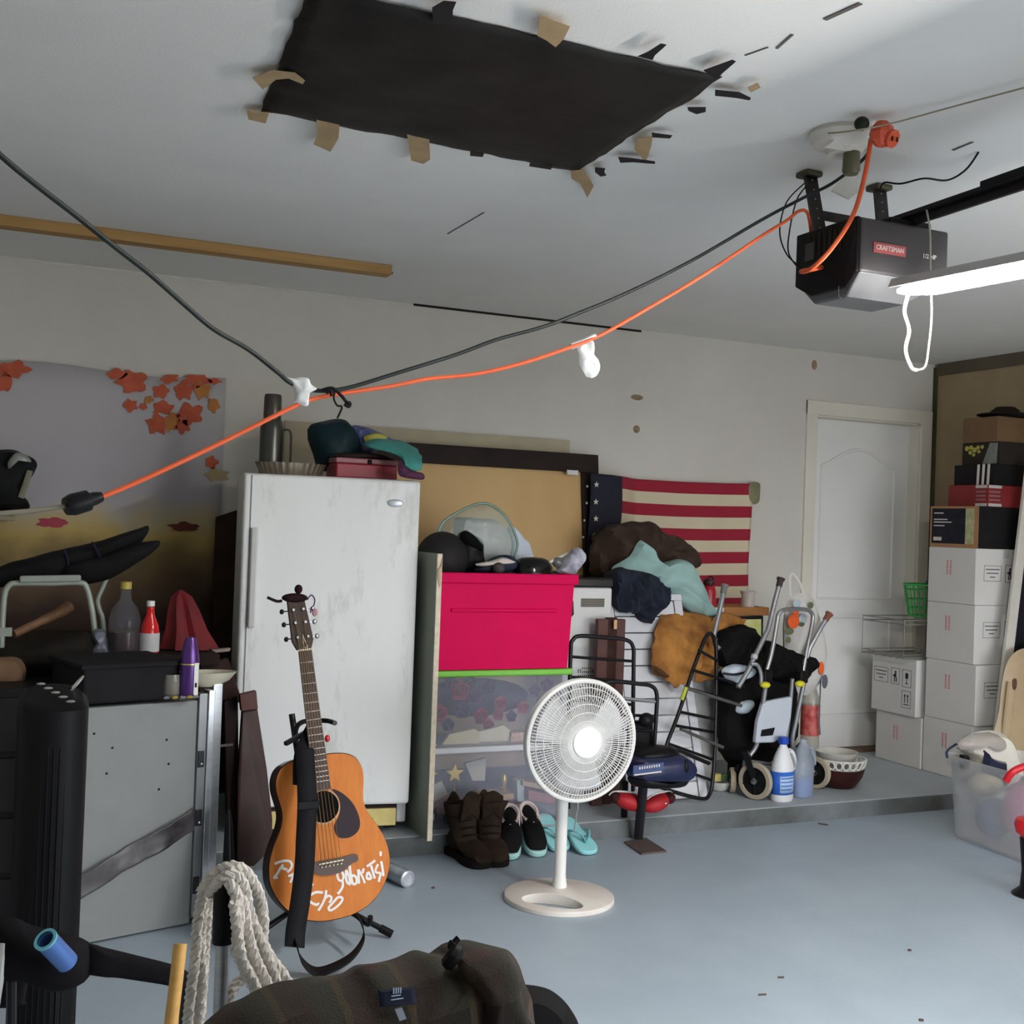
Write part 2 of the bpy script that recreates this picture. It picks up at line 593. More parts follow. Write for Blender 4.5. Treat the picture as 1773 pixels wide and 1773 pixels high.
g.build('vent_slots', mat('vent_dark_brown', (46, 40, 34), .8), op, smooth=False)
sk = G().box(ox0 - .0045, ox0 - .001, oy1 - .085, oy1 - .045, 2.155, 2.205).build('outlet_plate', mat('grey_outlet_plate', (66, 64, 62), .6), op, smooth=False)
PERF = mat('perforated_dark_steel', (52, 50, 48), .45, .7, var=.3)
for (a, b) in (((2.235, 2.86, H), (2.185, 2.735, 2.235)), ((2.505, 2.86, H), (2.425, 2.735, 2.235))):
    G().bar(a, b, .012, .042, up=V((1, 0, 0))).build('hanger_strap', PERF, op, smooth=False)
    g = G()
    for k in range(1, 7):
        t = k / 7
        p = V(a).lerp(V(b), t)
        g.ell(p + V((0, -.004, 0)), (.004, .004, .004), 8, 5)
    g.build('strap_hole', mat('pale_hole_light', (170, 168, 160), .8), op)
G().bar((2.21, 2.80, 2.325), (2.47, 2.80, 2.325), .005, .028).build('cross_strap', PERF, op, smooth=False)
G().box(2.205, 2.265, 2.83, 2.89, 2.452, H).build('ceiling_bracket', mat('dirty_green_steel', (84, 80, 62), .6, .4, var=.3), op, smooth=False, bevel=.006)
G().box(2.475, 2.535, 2.83, 2.89, 2.452, H).build('ceiling_bracket', MATS['dirty_green_steel'], op, smooth=False, bevel=.006)
# rail toward the garage door
g = G()
g.bar((2.335, 2.66, 2.275), (2.29, .3, 2.30), .045, .012)
g.bar((2.335, 2.66, 2.265), (2.29, .3, 2.288), .012, .04)
g.build('rail', mat('black_rail_steel', (30, 28, 30), .4, .5), op, smooth=False)
G().bar((2.325, 2.25, 2.285), (2.32, 1.95, 2.29), .055, .024).build('trolley', BLACKP, op, smooth=False, bevel=.004)
G().box(2.25, 2.40, 2.52, 2.70, 2.24, 2.262).build('sprocket_cover', BLACKP, op, smooth=False, bevel=.006)
g = G()
g.tube(spl([pY(1392, 318, 2.85), pY(1362, 350, 2.8), pY(1350, 400, 2.74), pY(1362, 440, 2.72), pY(1386, 462, 2.70)], 6), .0022, 6)
g.tube(spl([pY(1400, 318, 2.84), pY(1380, 345, 2.8), pY(1367, 400, 2.72), pY(1366, 440, 2.68), pY(1388, 470, 2.62)], 6), .0022, 6)
g.build('control_wire', BLACKP, op)
WHITEPAPER = mat('white_torn_plastic', (206, 206, 202), .55, var=.05)
g = G()
g.prism([pY(1440, 330, 2.70), pY(1478, 292, 2.70), pY(1490, 330, 2.70), pY(1470, 345, 2.70)], (0, .004, 0))
g.build('white_tag', WHITEPAPER, op, smooth=False)

# lamp holder with a taped collar
lh = thing('ceiling_lamp_holder', 'white round lamp holder on the ceiling beside the orange plug tap', 'lamp holder', (2.09, 2.53, H))
G().lathe([(.001, 0), (.088, 0), (.092, -.012), (.08, -.035), (.045, -.05), (.042, -.062), (.001, -.062)], 28, T(2.09, 2.535, H)).build('base', mat('old_white_porcelain', (208, 204, 196), .45, var=.06), lh)
G().lathe([(.001, 0), (.022, 0), (.024, -.05), (.018, -.06), (.001, -.06)], 16, T(2.10, 2.51, H - .06)).build('socket_adapter', mat('olive_socket', (92, 88, 66), .5), lh)
for tri in ([(1428, 256), (1455, 236), (1470, 262)], [(1476, 262), (1484, 228), (1502, 250), (1494, 264)]):
    G().prism([pY(x, y, 2.50) for x, y in tri], (0, .003, .004)).build('torn_collar', WHITEPAPER, lh, smooth=False)
G().ell(pZ(1492, 214, H - .03), (.02, .02, .018), 12, 8).build('black_knob', mat('dark_green_knob', (30, 38, 28), .4), lh)
tapm = mat('orange_red_plastic', (214, 88, 58), .4, var=.1)
tpo = thing('plug_tap', 'orange three-way plug tap on the ceiling lamp holder', 'plug', pZ(1526, 236, H - .05))
c = pZ(1527, 232, H - .05)
G().ell(c, (.034, .03, .036), 8, 6).build('body', tapm, tpo, bevel=0, angle=20)
G().lathe([(.001, 0), (.022, 0), (.024, .02), (.001, .02)], 10, aim(c + V((.01, -.01, -.01)), c + V((.02, -.05, -.03)))).build('outlet_face', tapm, tpo)
g = G()
for dx in (-.008, .008):
    q = c + V((.0145 + dx, -.030, -.020))
    g.box(q.x - .0012, q.x + .0012, q.y - .004, q.y, q.z - .006, q.z + .006)
g.build('slot', BLACKP, tpo, smooth=False)
# grey twine and wires on the ceiling
tag(G().tube(spl([pZ(1420, 232, H - .012), pZ(1480, 226, H - .055), pZ(1550, 212, H - .03), pZ(1660, 182, H - .02), pZ(1773, 152, H - .02), pZ(1850, 130, H - .015)], 6), .0022, 6).build('ceiling_twine', mat('grey_brown_twine', (150, 140, 122), .9, bump=.3)), 'thin grey twine strung under the ceiling past the orange plug tap', 'twine')
tag(G().tube(spl([pZ(1694, 264, H - .004), pZ(1672, 294, H - .03), pZ(1640, 312, H - .05), pZ(1600, 309, H - .06), pZ(1560, 318, H - .06), pZ(1532, 316, H - .05), pZ(1524, 326, H - .06)], 6), .003, 6).build('opener_wire', BLACKP), 'loose black wire from the ceiling to the opener bracket', 'wire')

# hanging strip light
tl = thing('strip_light', 'glowing white tube strip light hanging below the opener', 'light', (2.21, 1.83, 2.05))
TUBE = mat('glowing_tube', (255, 255, 255), .4, emit=(255, 252, 246), estr=190, var=0)
Mt = Matrix.Rotation(math.radians(90), 4, 'X')
ya, yb = 2.42, 1.22
xt = lambda y: 2.196 + (2.42 - y) * .11
pa, pb = V((xt(ya), ya, 2.03)), V((xt(yb), yb, 2.03))
g = G()
g.tube([pa, pa.lerp(pb, .03), pa.lerp(pb, .10), pa.lerp(pb, .5), pa.lerp(pb, .98), pb], [.006, .016, .027, .027, .027, .008], 16)
g.build('glowing_tube', TUBE, tl)
HOOD = mat('white_metal_reflector', (176, 176, 174), .4, var=.04)
d = (pb - pa).normalized()
sx = V((d.y, -d.x, 0))
prof = [(-.041, .004), (-.028, .029), (.028, .029), (.041, .004), (.038, .004), (.026, .0275), (-.026, .0275), (-.038, .004)]
pA = pa
A = [pA + sx * u + V((0, 0, w)) for u, w in prof]
B = [pb + sx * u + V((0, 0, w)) for u, w in prof]
g = G()
g.add(A + B, [(i, (i + 1) % 8, 8 + (i + 1) % 8, 8 + i) for i in range(8)] + [(0, 1, 6, 7), (1, 2, 5, 6), (2, 3, 4, 5), (8, 9, 14, 15), (9, 10, 13, 14), (10, 11, 12, 13)])
g.build('reflector', HOOD, tl, smooth=False)
for y in (1.9, 1.4):
    G().tube([(xt(y), y, 2.075), (xt(y) + .01, y, H)], .0025, 6).build('hanging_chain', CHROME, tl)
pc = thing('pull_cord', 'white looped cord dangling from the end of the strip light', 'cord', pY(1590, 520, 2.4))
WC = mat('white_cord', (232, 232, 226), .5, var=.03)
G().tube(spl([pY(1572, 512, 2.4), pY(1566, 540, 2.4), pY(1574, 572, 2.4), pY(1568, 606, 2.4), pY(1578, 636, 2.4), pY(1588, 641, 2.4)], 7), [.0055] * 30 + [.0045] * 6, 8, flat=.6).build('flat_strap', WC, pc)
G().tube(spl([pY(1588, 641, 2.4), pY(1602, 634, 2.4), pY(1608, 600, 2.4), pY(1613, 545, 2.4), pY(1611, 470, 2.4), pY(1610, 400, 2.42), pY(1604, 362, 2.45)], 7), .0026, 6).build('thin_wire', mat('pale_wire', (172, 170, 158), .6), pc)
tag(G().tube(spl([(1450, 500, 2.56), (1452, 516, 2.56), (1460, 518, 2.56), (1464, 506, 2.56)], 1) if False else spl([pY(1452, 495, 2.56), pY(1452, 512, 2.56), pY(1460, 519, 2.56), pY(1468, 502, 2.56)], 6), .0016, 6).build('wire_loop', BLACKP), 'tiny bent wire loop under the opener lens', 'wire')

# ---------------------------------------------------------------- extension cords
ORC = mat('orange_cord_rubber', (218, 92, 48), .7, var=.06)
BKC = mat('dark_green_black_cord', (38, 44, 44), .5, var=.15)
oc = thing('orange_extension_cord', 'orange extension cord strung from the opener across to a black plug at left', 'cord', pY(800, 640, 2.45))
path = [pZ(1508, 240, H - .05), pY(1498, 300, 2.42), pY(1478, 370, 2.40), pY(1440, 430, 2.40), pY(1405, 465, 2.44), pY(1388, 470, 2.52), V((2.117, 2.64, 2.125))]
G().tube(spl(path, 8), .0062, 8).build('drop_lead', ORC, oc)
path = [pY(1404, 408, 2.74), pY(1402, 385, 2.70), pY(1396, 366, 2.66), pY(1382, 366, 2.66), pY(1362, 382, 2.65), pY(1320, 408, 2.64), pY(1220, 475, 2.60), pY(1120, 535, 2.56), pY(1040, 580, 2.52), pY(985, 602, 2.50), pY(900, 630, 2.47), pY(820, 648, 2.45), pY(740, 656, 2.43), pY(680, 668, 2.41), pY(600, 680, 2.39), pY(545, 690, 2.37), pY(500, 708, 2.35), pY(400, 758, 2.31), pY(300, 806, 2.27), pY(230, 838, 2.24), pY(172, 862, 2.22)]
G().tube(spl(path, 6), .0046, 8).build('lead', ORC, oc)
c0, c1 = pY(176, 860, 2.22), pY(118, 876, 2.20)
G().lathe([(.001, 0), (.009, 0), (.012, .012), (.0125, .022), (.019, .026), (.020, .055), (.016, .068), (.001, .069)], 14, aim(c0, c1)).build('plug', BLACKP, oc)
G().tube([c1, pY(60, 884, 2.18), pY(-40, 892, 2.15)], .0042, 8).build('adjoining_lead', mat('dusty_grey_lead', (120, 114, 100), .8), oc)
bc = thing('black_cable', 'black cable sagging from the opener down to a white taped joint and up left', 'cable', pY(550, 676, 2.37))
path = [pZ(1505, 262, H - .04), pY(1488, 282, 2.50), pY(1440, 318, 2.60), pY(1392, 342, 2.66), pY(1320, 380, 2.65), pY(1200, 450, 2.60), pY(1090, 505, 2.55), pY(1000, 543, 2.51), pY(940, 566, 2.48), pY(860, 588, 2.46), pY(790, 614, 2.44), pY(700, 642, 2.41), pY(600, 672, 2.385), pY(545, 676, 2.37), pY(505, 664, 2.35), pY(480, 644, 2.32), pY(430, 605, 2.28), pY(370, 570, 2.22), pY(320, 528, 2.17), pY(260, 475, 2.10), pY(200, 428, 2.04), pY(130, 372, 1.97), pY(60, 318, 1.91), pY(0, 268, 1.86), pY(-80, 190, 1.8)]
G().tube(spl(path, 6), .0046, 8).build('lead', BKC, bc)
g = G()
g.tube(spl([pY(556, 676, 2.365), pY(575, 672, 2.36), pY(590, 684, 2.36), pY(600, 696, 2.36), pY(606, 698, 2.36), pY(604, 704, 2.36), pY(596, 700, 2.36)], 5), .0035, 6)
g.tube(spl([pY(580, 676, 2.36), pY(578, 690, 2.36), pY(584, 702, 2.36), pY(592, 704, 2.36), pY(588, 716, 2.36), pY(584, 724, 2.36)], 5), .0022, 6)
g.tube(spl([pY(566, 682, 2.36), pY(571, 672, 2.36), pY(574, 686, 2.36)], 5), .0034, 6)
g.build('wire_tie', BLACKP, bc)
PT = mat('white_masking_tape', (214, 216, 216), .6, var=.05, bump=.3, bscale=40)
t1 = G().puff([pY(x, y, 2.355) for x, y in ((492, 652), (508, 656), (530, 655), (540, 668), (548, 676), (536, 682), (534, 698), (522, 702), (508, 696), (510, 678))], .02, amp=.004, freq=40).build('tape_wrap', PT)
tag(t1, 'crumpled white tape binding the black and orange cords above the freezer', 'tape')
t2 = thing('tape_tag', 'white tape tag hanging from the orange cord under the ceiling seam', 'tape', pY(1015, 600, 2.51))
G().tube([pY(988, 600, 2.508), pY(1010, 592, 2.515), pY(1030, 582, 2.52)], .0075, 8).build('sleeve', PT, t2)
G().puff([pY(x, y, 2.51) for x, y in ((1000, 598), (1014, 592), (1028, 590), (1030, 612), (1040, 632), (1034, 650), (1016, 653), (1004, 634), (1002, 615))], .012, amp=.004, freq=40).build('flap', PT, t2)
# ================================================================ flat things on the back wall
# autumn tapestry
def ramp_mat(name, stops, noise_amt=.17, scale=4.):
    m = bpy.data.materials.new(name)
    m.use_nodes = True
    nt = m.node_tree
    b = nt.nodes['Principled BSDF']
    b.inputs['Roughness'].default_value = .9
    tc = nt.nodes.new('ShaderNodeTexCoord')
    sp = nt.nodes.new('ShaderNodeSeparateXYZ')
    nt.links.new(tc.outputs['Object'], sp.inputs[0])
    n = nt.nodes.new('ShaderNodeTexNoise')
    n.inputs['Scale'].default_value = scale
    n.inputs['Detail'].default_value = 6
    nt.links.new(tc.outputs['Object'], n.inputs['Vector'])
    ma = nt.nodes.new('ShaderNodeMath')
    ma.operation = 'MULTIPLY_ADD'
    ma.inputs[1].default_value = noise_amt * 2
    nt.links.new(n.outputs['Fac'], ma.inputs[0])
    nt.links.new(sp.outputs['Z'], ma.inputs[2])
    mr = nt.nodes.new('ShaderNodeMapRange')
    mr.inputs['From Min'].default_value = .5 + noise_amt
    mr.inputs['From Max'].default_value = 2.05 + noise_amt
    nt.links.new(ma.outputs[0], mr.inputs['Value'])
    r = nt.nodes.new('ShaderNodeValToRGB')
    els = r.color_ramp.elements
    for i, (pos, c) in enumerate(stops):
        e = els[i] if i < 2 else els.new(pos)
        e.position = pos
        e.color = (*lin(c), 1)
    nt.links.new(mr.outputs[0], r.inputs[0])
    nt.links.new(r.outputs[0], b.inputs['Base Color'])
    return m
TAP = ramp_mat('printed_autumn_tapestry', [(0, (44, 30, 24)), (1, (186, 182, 184)), (.26, (62, 46, 38)), (.36, (104, 84, 66)), (.44, (132, 112, 74)), (.50, (186, 160, 96)), (.55, (188, 172, 136)), (.60, (178, 174, 178))])
ts = thing('leaf_tapestry', 'printed tapestry of red maple leaves over a golden path on the left wall', 'tapestry', (.2, YW, .55))
rows = []
for i in range(15):
    r = []
    for j in range(30):
        x = -.75 + 1.765 * j / 29
        z = .10 + (2.005 + .012 * math.sin(x * 7) - .10) * i / 14
        r.append(V((x, YW - .014 - .006 * noise.noise(V((x * 5, z * 2, 3))), z)))
    rows.append(r)
G().grid(rows).build('cloth', TAP, ts, solid=.003)
LEAF = mat('printed_red_leaf', (188, 92, 66), .9, var=.15, scale=20)
LEAF2 = mat('printed_orange_leaf', (186, 122, 66), .9, var=.15, scale=20)
BLUSH = mat('printed_crimson_patch', (168, 70, 84), .9, var=.2)
def leaf(cx, cy, w, h, m, seed, name='printed_leaf'):
    rnd = random.Random(seed)
    P = []
    k = 20
    for i in range(k):
        a = 2 * math.pi * i / k
        rr = (.84 + .16 * math.cos(5 * a + seed)) * (.82 + rnd.random() * .34)
        P.append(pY(cx + w / 2 * rr * math.cos(a), cy + h / 2 * rr * math.sin(a), YW - .022))
    G().prism(P, (0, .0012, 0)).build(name, m, ts, smooth=False)
for i, (cx, cy, w, h, m) in enumerate([(22, 640, 56, 30, LEAF), (8, 662, 30, 34, LEAF), (203, 648, 38, 18, LEAF), (230, 662, 52, 42, LEAF), (294, 656, 34, 16, LEAF), (340, 658, 50, 22, LEAF), (370, 660, 26, 12, LEAF), (278, 678, 32, 26, LEAF), (318, 676, 34, 34, LEAF), (350, 676, 30, 30, LEAF2), (226, 702, 26, 22, LEAF), (248, 704, 14, 12, LEAF), (258, 692, 16, 14, LEAF2), (282, 706, 38, 26, LEAF), (272, 734, 36, 36, LEAF), (298, 730, 30, 34, LEAF2), (328, 718, 48, 38, LEAF), (315, 738, 26, 26, LEAF), (370, 702, 22, 26, LEAF2), (366, 800, 24, 24, LEAF)]):
    leaf(cx, cy, w * 1.12, h * 1.12, m, i)
leaf(92, 905, 66, 22, BLUSH, 31, 'printed_patch')
leaf(320, 912, 60, 18, mat('printed_maroon_patch', (104, 52, 44), .9), 33, 'printed_patch')
leaf(375, 822, 50, 24, mat('printed_cream_patch', (168, 150, 110), .9), 34, 'printed_patch')

# big frame leaning on the wall
FRM = mat('dark_walnut_frame', (32, 24, 22), .5, col2=(48, 38, 34), scale=4, stretch=(1, 1, 1), bump=.2)
PLY = mat('tan_plywood_backing', (216, 182, 128), .6, col2=(200, 160, 104), scale=1.6, stretch=(1, 1, .4))
fr = thing('leaning_picture_frame', 'large dark wooden frame with tan backing leaning on the wall behind the bins', 'frame', (2.2, 5.35, HS))
def fpt(x, z, off=0):
    """frame plane leaning back"""
    t = (z - HS) / (1.76 - HS)
    return V((x, 5.28 + .22 * t - off, z))
fx0, fx1, fz0, fz1, fw = 1.62, 2.963, HS, 1.762, .098
def fquad(x0, x1, z0, z1, nm, m, th, off=0):
    P = [fpt(x0, z0, off), fpt(x1, z0, off), fpt(x1, z1, off), fpt(x0, z1, off)]
    G().prism(P, (0, th, 0)).build(nm, m, fr, smooth=False, bevel=.004)
fquad(fx0, fx1, fz1 - fw, fz1, 'top_rail', FRM, .04, .022)
fquad(fx0, fx1, fz0, fz0 + fw, 'bottom_rail', FRM, .04, .022)
fquad(fx1 - fw, fx1, fz0 + fw, fz1 - fw, 'stile', FRM, .04, .022)
fquad(fx0, fx0 + fw, fz0 + fw, fz1 - fw, 'stile', FRM, .04, .022)
fquad(fx0 + .05, fx1 - .05, fz0 + .05, fz1 - .05, 'backing_board', PLY, .006, -.004)
tag(G().box(1.30, pY(986, 750, 5.565).x, 5.556, 5.562, HS, pY(860, 754, 5.56).z).build('shadow_band_sheet', mat('khaki_shadow_band', (176, 166, 142), .9, var=.06), smooth=False), 'khaki sheet added as the shadow band on the wall above the big frame', 'shadow band')  # thin sheet added to imitate the shadow band above the frame
q = pY(991, 818, 5.43)
G().box(q.x - .03, q.x + .035, q.y, q.y + .006, q.z - .012, q.z + .012).build('corner_gap', WHITEPAPER, fr, smooth=False)

# flag hung over the frame edge
fl = thing('wall_flag', 'red and white striped flag with a starred blue canton hanging on the back wall', 'flag', (3.4, 5.5, .82))
fmx = bpy.data.materials.new('flag_print')
fmx.use_nodes = True
nt = fmx.node_tree
bs = nt.nodes['Principled BSDF']
bs.inputs['Roughness'].default_value = .9
uv = nt.nodes.new('ShaderNodeUVMap')
sp = nt.nodes.new('ShaderNodeSeparateXYZ')
nt.links.new(uv.outputs[0], sp.inputs[0])
def mnode(op, a, b=None):
    n = nt.nodes.new('ShaderNodeMath')
    n.operation = op
    for i, x in enumerate((a, b)):
        if x is None:
            continue
        if isinstance(x, (int, float)):
            n.inputs[i].default_value = x
        else:
            nt.links.new(x, n.inputs[i])
    return n.outputs[0]
stripe = mnode('GREATER_THAN', mnode('FRACT', mnode('MULTIPLY', sp.outputs['Y'], 6.5)), .5)   # v from the top
canton = mnode('LESS_THAN', sp.outputs['X'], .19)
def mix(fac, c1, c2):
    n = nt.nodes.new('ShaderNodeMix')
    n.data_type = 'RGBA'
    nt.links.new(fac, n.inputs[0])
    for i, c in ((6, c1), (7, c2)):
        if isinstance(c, tuple):
            n.inputs[i].default_value = (*lin(c), 1)
        else:
            nt.links.new(c, n.inputs[i])
    return n.outputs[2]
col = mix(canton, mix(stripe, (150, 28, 50), (206, 194, 166)), (28, 28, 44))
nt.links.new(col, bs.inputs['Base Color'])
FX0, FX1, FZ1 = 2.875, 3.995, 1.66
NUf, NVf = 52, 60
rows, uvs = [], []
for i in range(NUf + 1):
    r = []
    for j in range(NVf + 1):
        u, v = j / NVf, i / NUf
        x = FX0 + (FX1 - FX0) * u + .006 * math.sin(v * 9)
        z = FZ1 - .845 * v - .012 * math.sin(u * math.pi)
        y = 5.395 + .15 * min(1, max(0, (u - .12) * 5)) + .008 * math.sin(u * 23 + v * 2) + .006 * noise.noise(V((u * 6, v * 3, 1)))
        r.append(V((x, y, z)))
        uvs.append((u, v))
    rows.append(r)
fo = G().grid(rows).build('cloth', fmx, fl, solid=.0025)
ul = fo.data.uv_layers.new(name='UVMap')
for lp in fo.data.loops:
    ul.data[lp.index].uv = uvs[lp.vertex_index]
STAR = mat('flag_star_white', (208, 204, 190), .9)
def star(c, r, m, parent, nm='star'):
    P = []
    for k in range(10):
        a = math.pi / 2 + k * math.pi / 5
        rr = r if k % 2 == 0 else r * .42
        P.append(V(c) + V((rr * math.cos(a), 0, rr * math.sin(a))))
    G().prism(P, (0, .002, 0)).build(nm, m, parent, smooth=False)
for (x, y, r) in ((1033, 839, .016), (1032, 869, .017), (1032, 898, .017), (1029, 927, .016), (1017, 842, .008), (1016, 871, .008), (1012, 901, .008), (1010, 930, .008)):
    star(pY(x, y, 5.376), r, STAR, fl)
KH = mat('khaki_fabric', (128, 124, 96), .9, var=.2)
G().puff([pY(x, y, 5.54) for x, y in ((1297, 838), (1315, 836), (1316, 852), (1313, 870), (1298, 870))], .02, amp=.003).build('corner_tab', KH, fl)

# ================================================================ freezer and what stands on it
FRZ = mat('white_enamel_freezer', (228, 230, 227), .35, col2=(236, 237, 234), scale=2.5)
FRD = mat('scuffed_white_door', (238, 239, 237), .38, col2=(244, 244, 242), scale=2.2, stretch=(2.5, 2.5, .8))
# grime: soft brown smudges with their own shape
def smudge(m, col, scale, thr, amt, stretch):
    nt = m.node_tree
    b = nt.nodes['Principled BSDF']
    old = b.inputs['Base Color'].links[0].from_socket
    tc = nt.nodes.new('ShaderNodeTexCoord')
    mp = nt.nodes.new('ShaderNodeMapping')
    mp.inputs['Scale'].default_value = stretch
    nt.links.new(tc.outputs['Object'], mp.inputs[0])
    n = nt.nodes.new('ShaderNodeTexNoise')
    n.inputs['Scale'].default_value = scale
    n.inputs['Detail'].default_value = 8
    n.inputs['Roughness'].default_value = .7
    nt.links.new(mp.outputs[0], n.inputs['Vector'])
    r = nt.nodes.new('ShaderNodeMapRange')
    r.inputs['From Min'].default_value = thr
    r.inputs['From Max'].default_value = thr + .22
    r.inputs['To Max'].default_value = amt
    nt.links.new(n.outputs['Fac'], r.inputs['Value'])
    x = nt.nodes.new('ShaderNodeMix')
    x.data_type = 'RGBA'
    nt.links.new(r.outputs[0], x.inputs[0])
    nt.links.new(old, x.inputs[6])
    x.inputs[7].default_value = (*lin(col), 1)
    nt.links.new(x.outputs[2], b.inputs['Base Color'])
smudge(FRD, (156, 150, 134), 2.6, .53, .62, (2.4, 2.4, .7))
FZM = T(.945, 4.705, HS) @ RZ(math.radians(-9.0))
fz = thing('upright_freezer', 'tall white upright freezer with a scuffed door behind the guitar', 'freezer', FZM @ V((.36, .35, 0)))
W_, D_, HT = .716, .66, 1.545 - HS
G().box(0, W_, .065, D_, .03, HT, M=FZM).build('cabinet', FRZ, fz, smooth=False, bevel=.008)
G().box(0, W_, 0, .058, .12, HT - .004, M=FZM).build('door', FRD, fz, smooth=False, bevel=.014, bseg=3)
fd = bpy.data.objects['door']
g = G()
g.box(.035, .062, -.022, .0, HT - .62, HT - .22, M=FZM)
g.build('handle', mat('worn_grey_handle', (206, 206, 202), .4, var=.06), fz, smooth=False, bevel=.006)
G().box(.027, .031, -.002, .0, .13, HT - .01, M=FZM).build('door_seam', mat('grey_seam', (120, 122, 118), .7), fz, smooth=False)
G().box(.03, W_ - .045, .03, .08, .035, .112, M=FZM).build('kick_panel', mat('dark_kick_panel', (52, 40, 38), .7), fz, smooth=False)
LABY = mat('yellow_care_label', (218, 200, 128), .6, var=.1, scale=14)
kl = G().box(.05, W_ - .05, .02, .034, .03, .10, M=FZM).build('yellow_label', LABY, fz, smooth=False)
g = G()
for (u, w) in ((.08, .08), (.30, .12), (.52, .05)):
    g.box(u, u + w, .018, .02, .055, .062, M=FZM)
    g.box(u, u + w * .8, .018, .02, .042, .048, M=FZM)
g.build('label_print', mat('brown_fine_print', (110, 84, 60), .8), fz, smooth=False)
bp = FZM @ V((.612, -.003, HT - .1))
G().ell((0, 0, 0), (.034, .004, .016), 20, 8).xf(T(*bp) @ RZ(math.radians(-9))).build('badge', mat('pale_chrome_badge', (196, 200, 208), .3, .5), fz)
g = G()
for sx_ in (.04, W_ - .08):
    g.box(sx_, sx_ + .04, .1, .14, 0, .03, M=FZM)
    g.box(sx_, sx_ + .04, .55, .59, 0, .03, M=FZM)
g.build('foot', BLACKP, fz, smooth=False)
ZT = 1.545
# thermos
def at_top(x, y, Y):
    p = pY(x, y, Y)
    return p
STEEL = mat('dark_stainless', (82, 82, 77), .3, .8, var=.15, stretch=(4, 4, .5))
p = pY(468, 812, 4.86)
tm = thing('steel_thermos', 'tall dark steel thermos standing on the freezer', 'thermos', (p.x, p.y, ZT))
G().lathe([(.001, 0), (.046, 0), (.048, .01), (.048, .19), (.044, .215), (.038, .23), (.001, .231)], 24, T(p.x, p.y, ZT)).build('flask', STEEL, tm)
G().lathe([(.001, .2315), (.036, .2315), (.037, .25), (.036, .325), (.032, .335), (.001, .336)], 24, T(p.x, p.y, ZT)).build('cup_lid', mat('dull_steel_cup', (84, 80, 73), .35, .7), tm)
G().tube(spl([(p.x + .046, p.y, ZT + .19), (p.x + .075, p.y - .01, ZT + .185), (p.x + .08, p.y - .01, ZT + .12), (p.x + .076, p.y - .01, ZT + .03), (p.x + .046, p.y, ZT + .03)], 5), .0045, 6).build('handle', STEEL, tm)
# ridged baking tin
p0 = pY(447, 818, 4.80)
p1 = pY(566, 822, 4.80)
tin = thing('fluted_tin', 'shallow fluted metal tin lying on the freezer beside the thermos', 'tin', ((p0.x + p1.x) / 2, 4.83, ZT))
cx, rr = (p0.x + p1.x) / 2, (p1.x - p0.x) / 2
vs = []
n_ = 96
for z_, s_ in ((0, .86), (.045, 1.0), (.05, 1.02), (.046, .98), (.008, .84)):
    for j in range(n_):
        a = 2 * math.pi * j / n_
        fl_ = 1 + .022 * math.cos(a * 32)
        vs.append(V((cx + rr * s_ * fl_ * math.cos(a), 4.84 + rr * .62 * s_ * fl_ * math.sin(a), ZT + .001 + z_)))
fs = [(i * n_ + j, i * n_ + (j + 1) % n_, (i + 1) * n_ + (j + 1) % n_, (i + 1) * n_ + j) for i in range(4) for j in range(n_)]
fs += [tuple(range(n_))[::-1], tuple(4 * n_ + j for j in range(n_))]
G().add(vs, fs).build('pan', mat('tarnished_tin', (150, 138, 122), .28, .8, var=.2), tin)
# red tin box with dark lid
p0, p1 = pY(582, 822, 4.76), pY(688, 825, 4.76)
rb = thing('red_box', 'red metal box with a dark lid on the freezer', 'box', ((p0.x + p1.x) / 2, 4.83, ZT))
REDB = mat('wine_red_tin', (150, 36, 52), .45, var=.15)
G().box(p0.x, p1.x, 4.76, 4.92, ZT, ZT + .062).build('tin', REDB, rb, smooth=False, bevel=.006)
G().box(p0.x - .004, p1.x + .004, 4.755, 4.925, ZT + .0625, ZT + .085).build('lid', mat('faded_rose_lid', (150, 92, 98), .45, var=.15), rb, smooth=False, bevel=.005)
q = pY(640, 797, 4.757)
G().ell((q.x, 4.754, ZT + .072), (.011, .006, .011), 10, 6).build('clasp', BLACKP, rb)
G().puff([V((p0.x + .01, 4.84, ZT + .087)), V((p0.x + .04, 4.84, ZT + .108)), V((p1.x - .06, 4.84, ZT + .112)), V((p1.x, 4.84, ZT + .087))], .12, amp=.004).build('folded_liner', mat('brown_black_cloth', (58, 44, 42), .8), rb)
# dark teal bag, print scarf and turquoise cloth
DT = mat('dark_teal_nylon', (24, 46, 52), .5, var=.3, bump=.3, bscale=25)
hb = G().puff([pY(x, y, 4.95) for x, y in ((533, 746), (560, 728), (590, 727), (612, 738), (622, 775), (618, 815), (585, 818), (552, 812), (545, 795))], .2, amp=.012, freq=11).build('nylon_bag', DT)
tag(hb, 'dark teal nylon bag slumped on the freezer behind the red box', 'bag')
SCF = mat('blue_violet_print_cloth', (128, 128, 168), .85, col2=(40, 60, 120), scale=30)
g = G().puff([pY(x, y, 4.93) for x, y in ((606, 738), (640, 742), (665, 755), (690, 768), (660, 776), (628, 785), (612, 770))], .12, amp=.010, freq=14)
sc_ = g.build('print_scarf', SCF)
tag(sc_, 'blue and violet printed scarf bundled on the freezer', 'scarf')
ylw = G().puff([pY(x, y, 4.86) for x, y in ((630, 755), (650, 750), (672, 756), (662, 764), (636, 768))], .05, amp=.004).build('yellow_fold', mat('yellow_cloth', (186, 176, 84), .8))
tag(ylw, 'small yellow cloth fold between the scarf and the turquoise cloth', 'cloth')
TQ = mat('turquoise_cloth', (78, 158, 150), .85, var=.1, bump=.2, bscale=30)
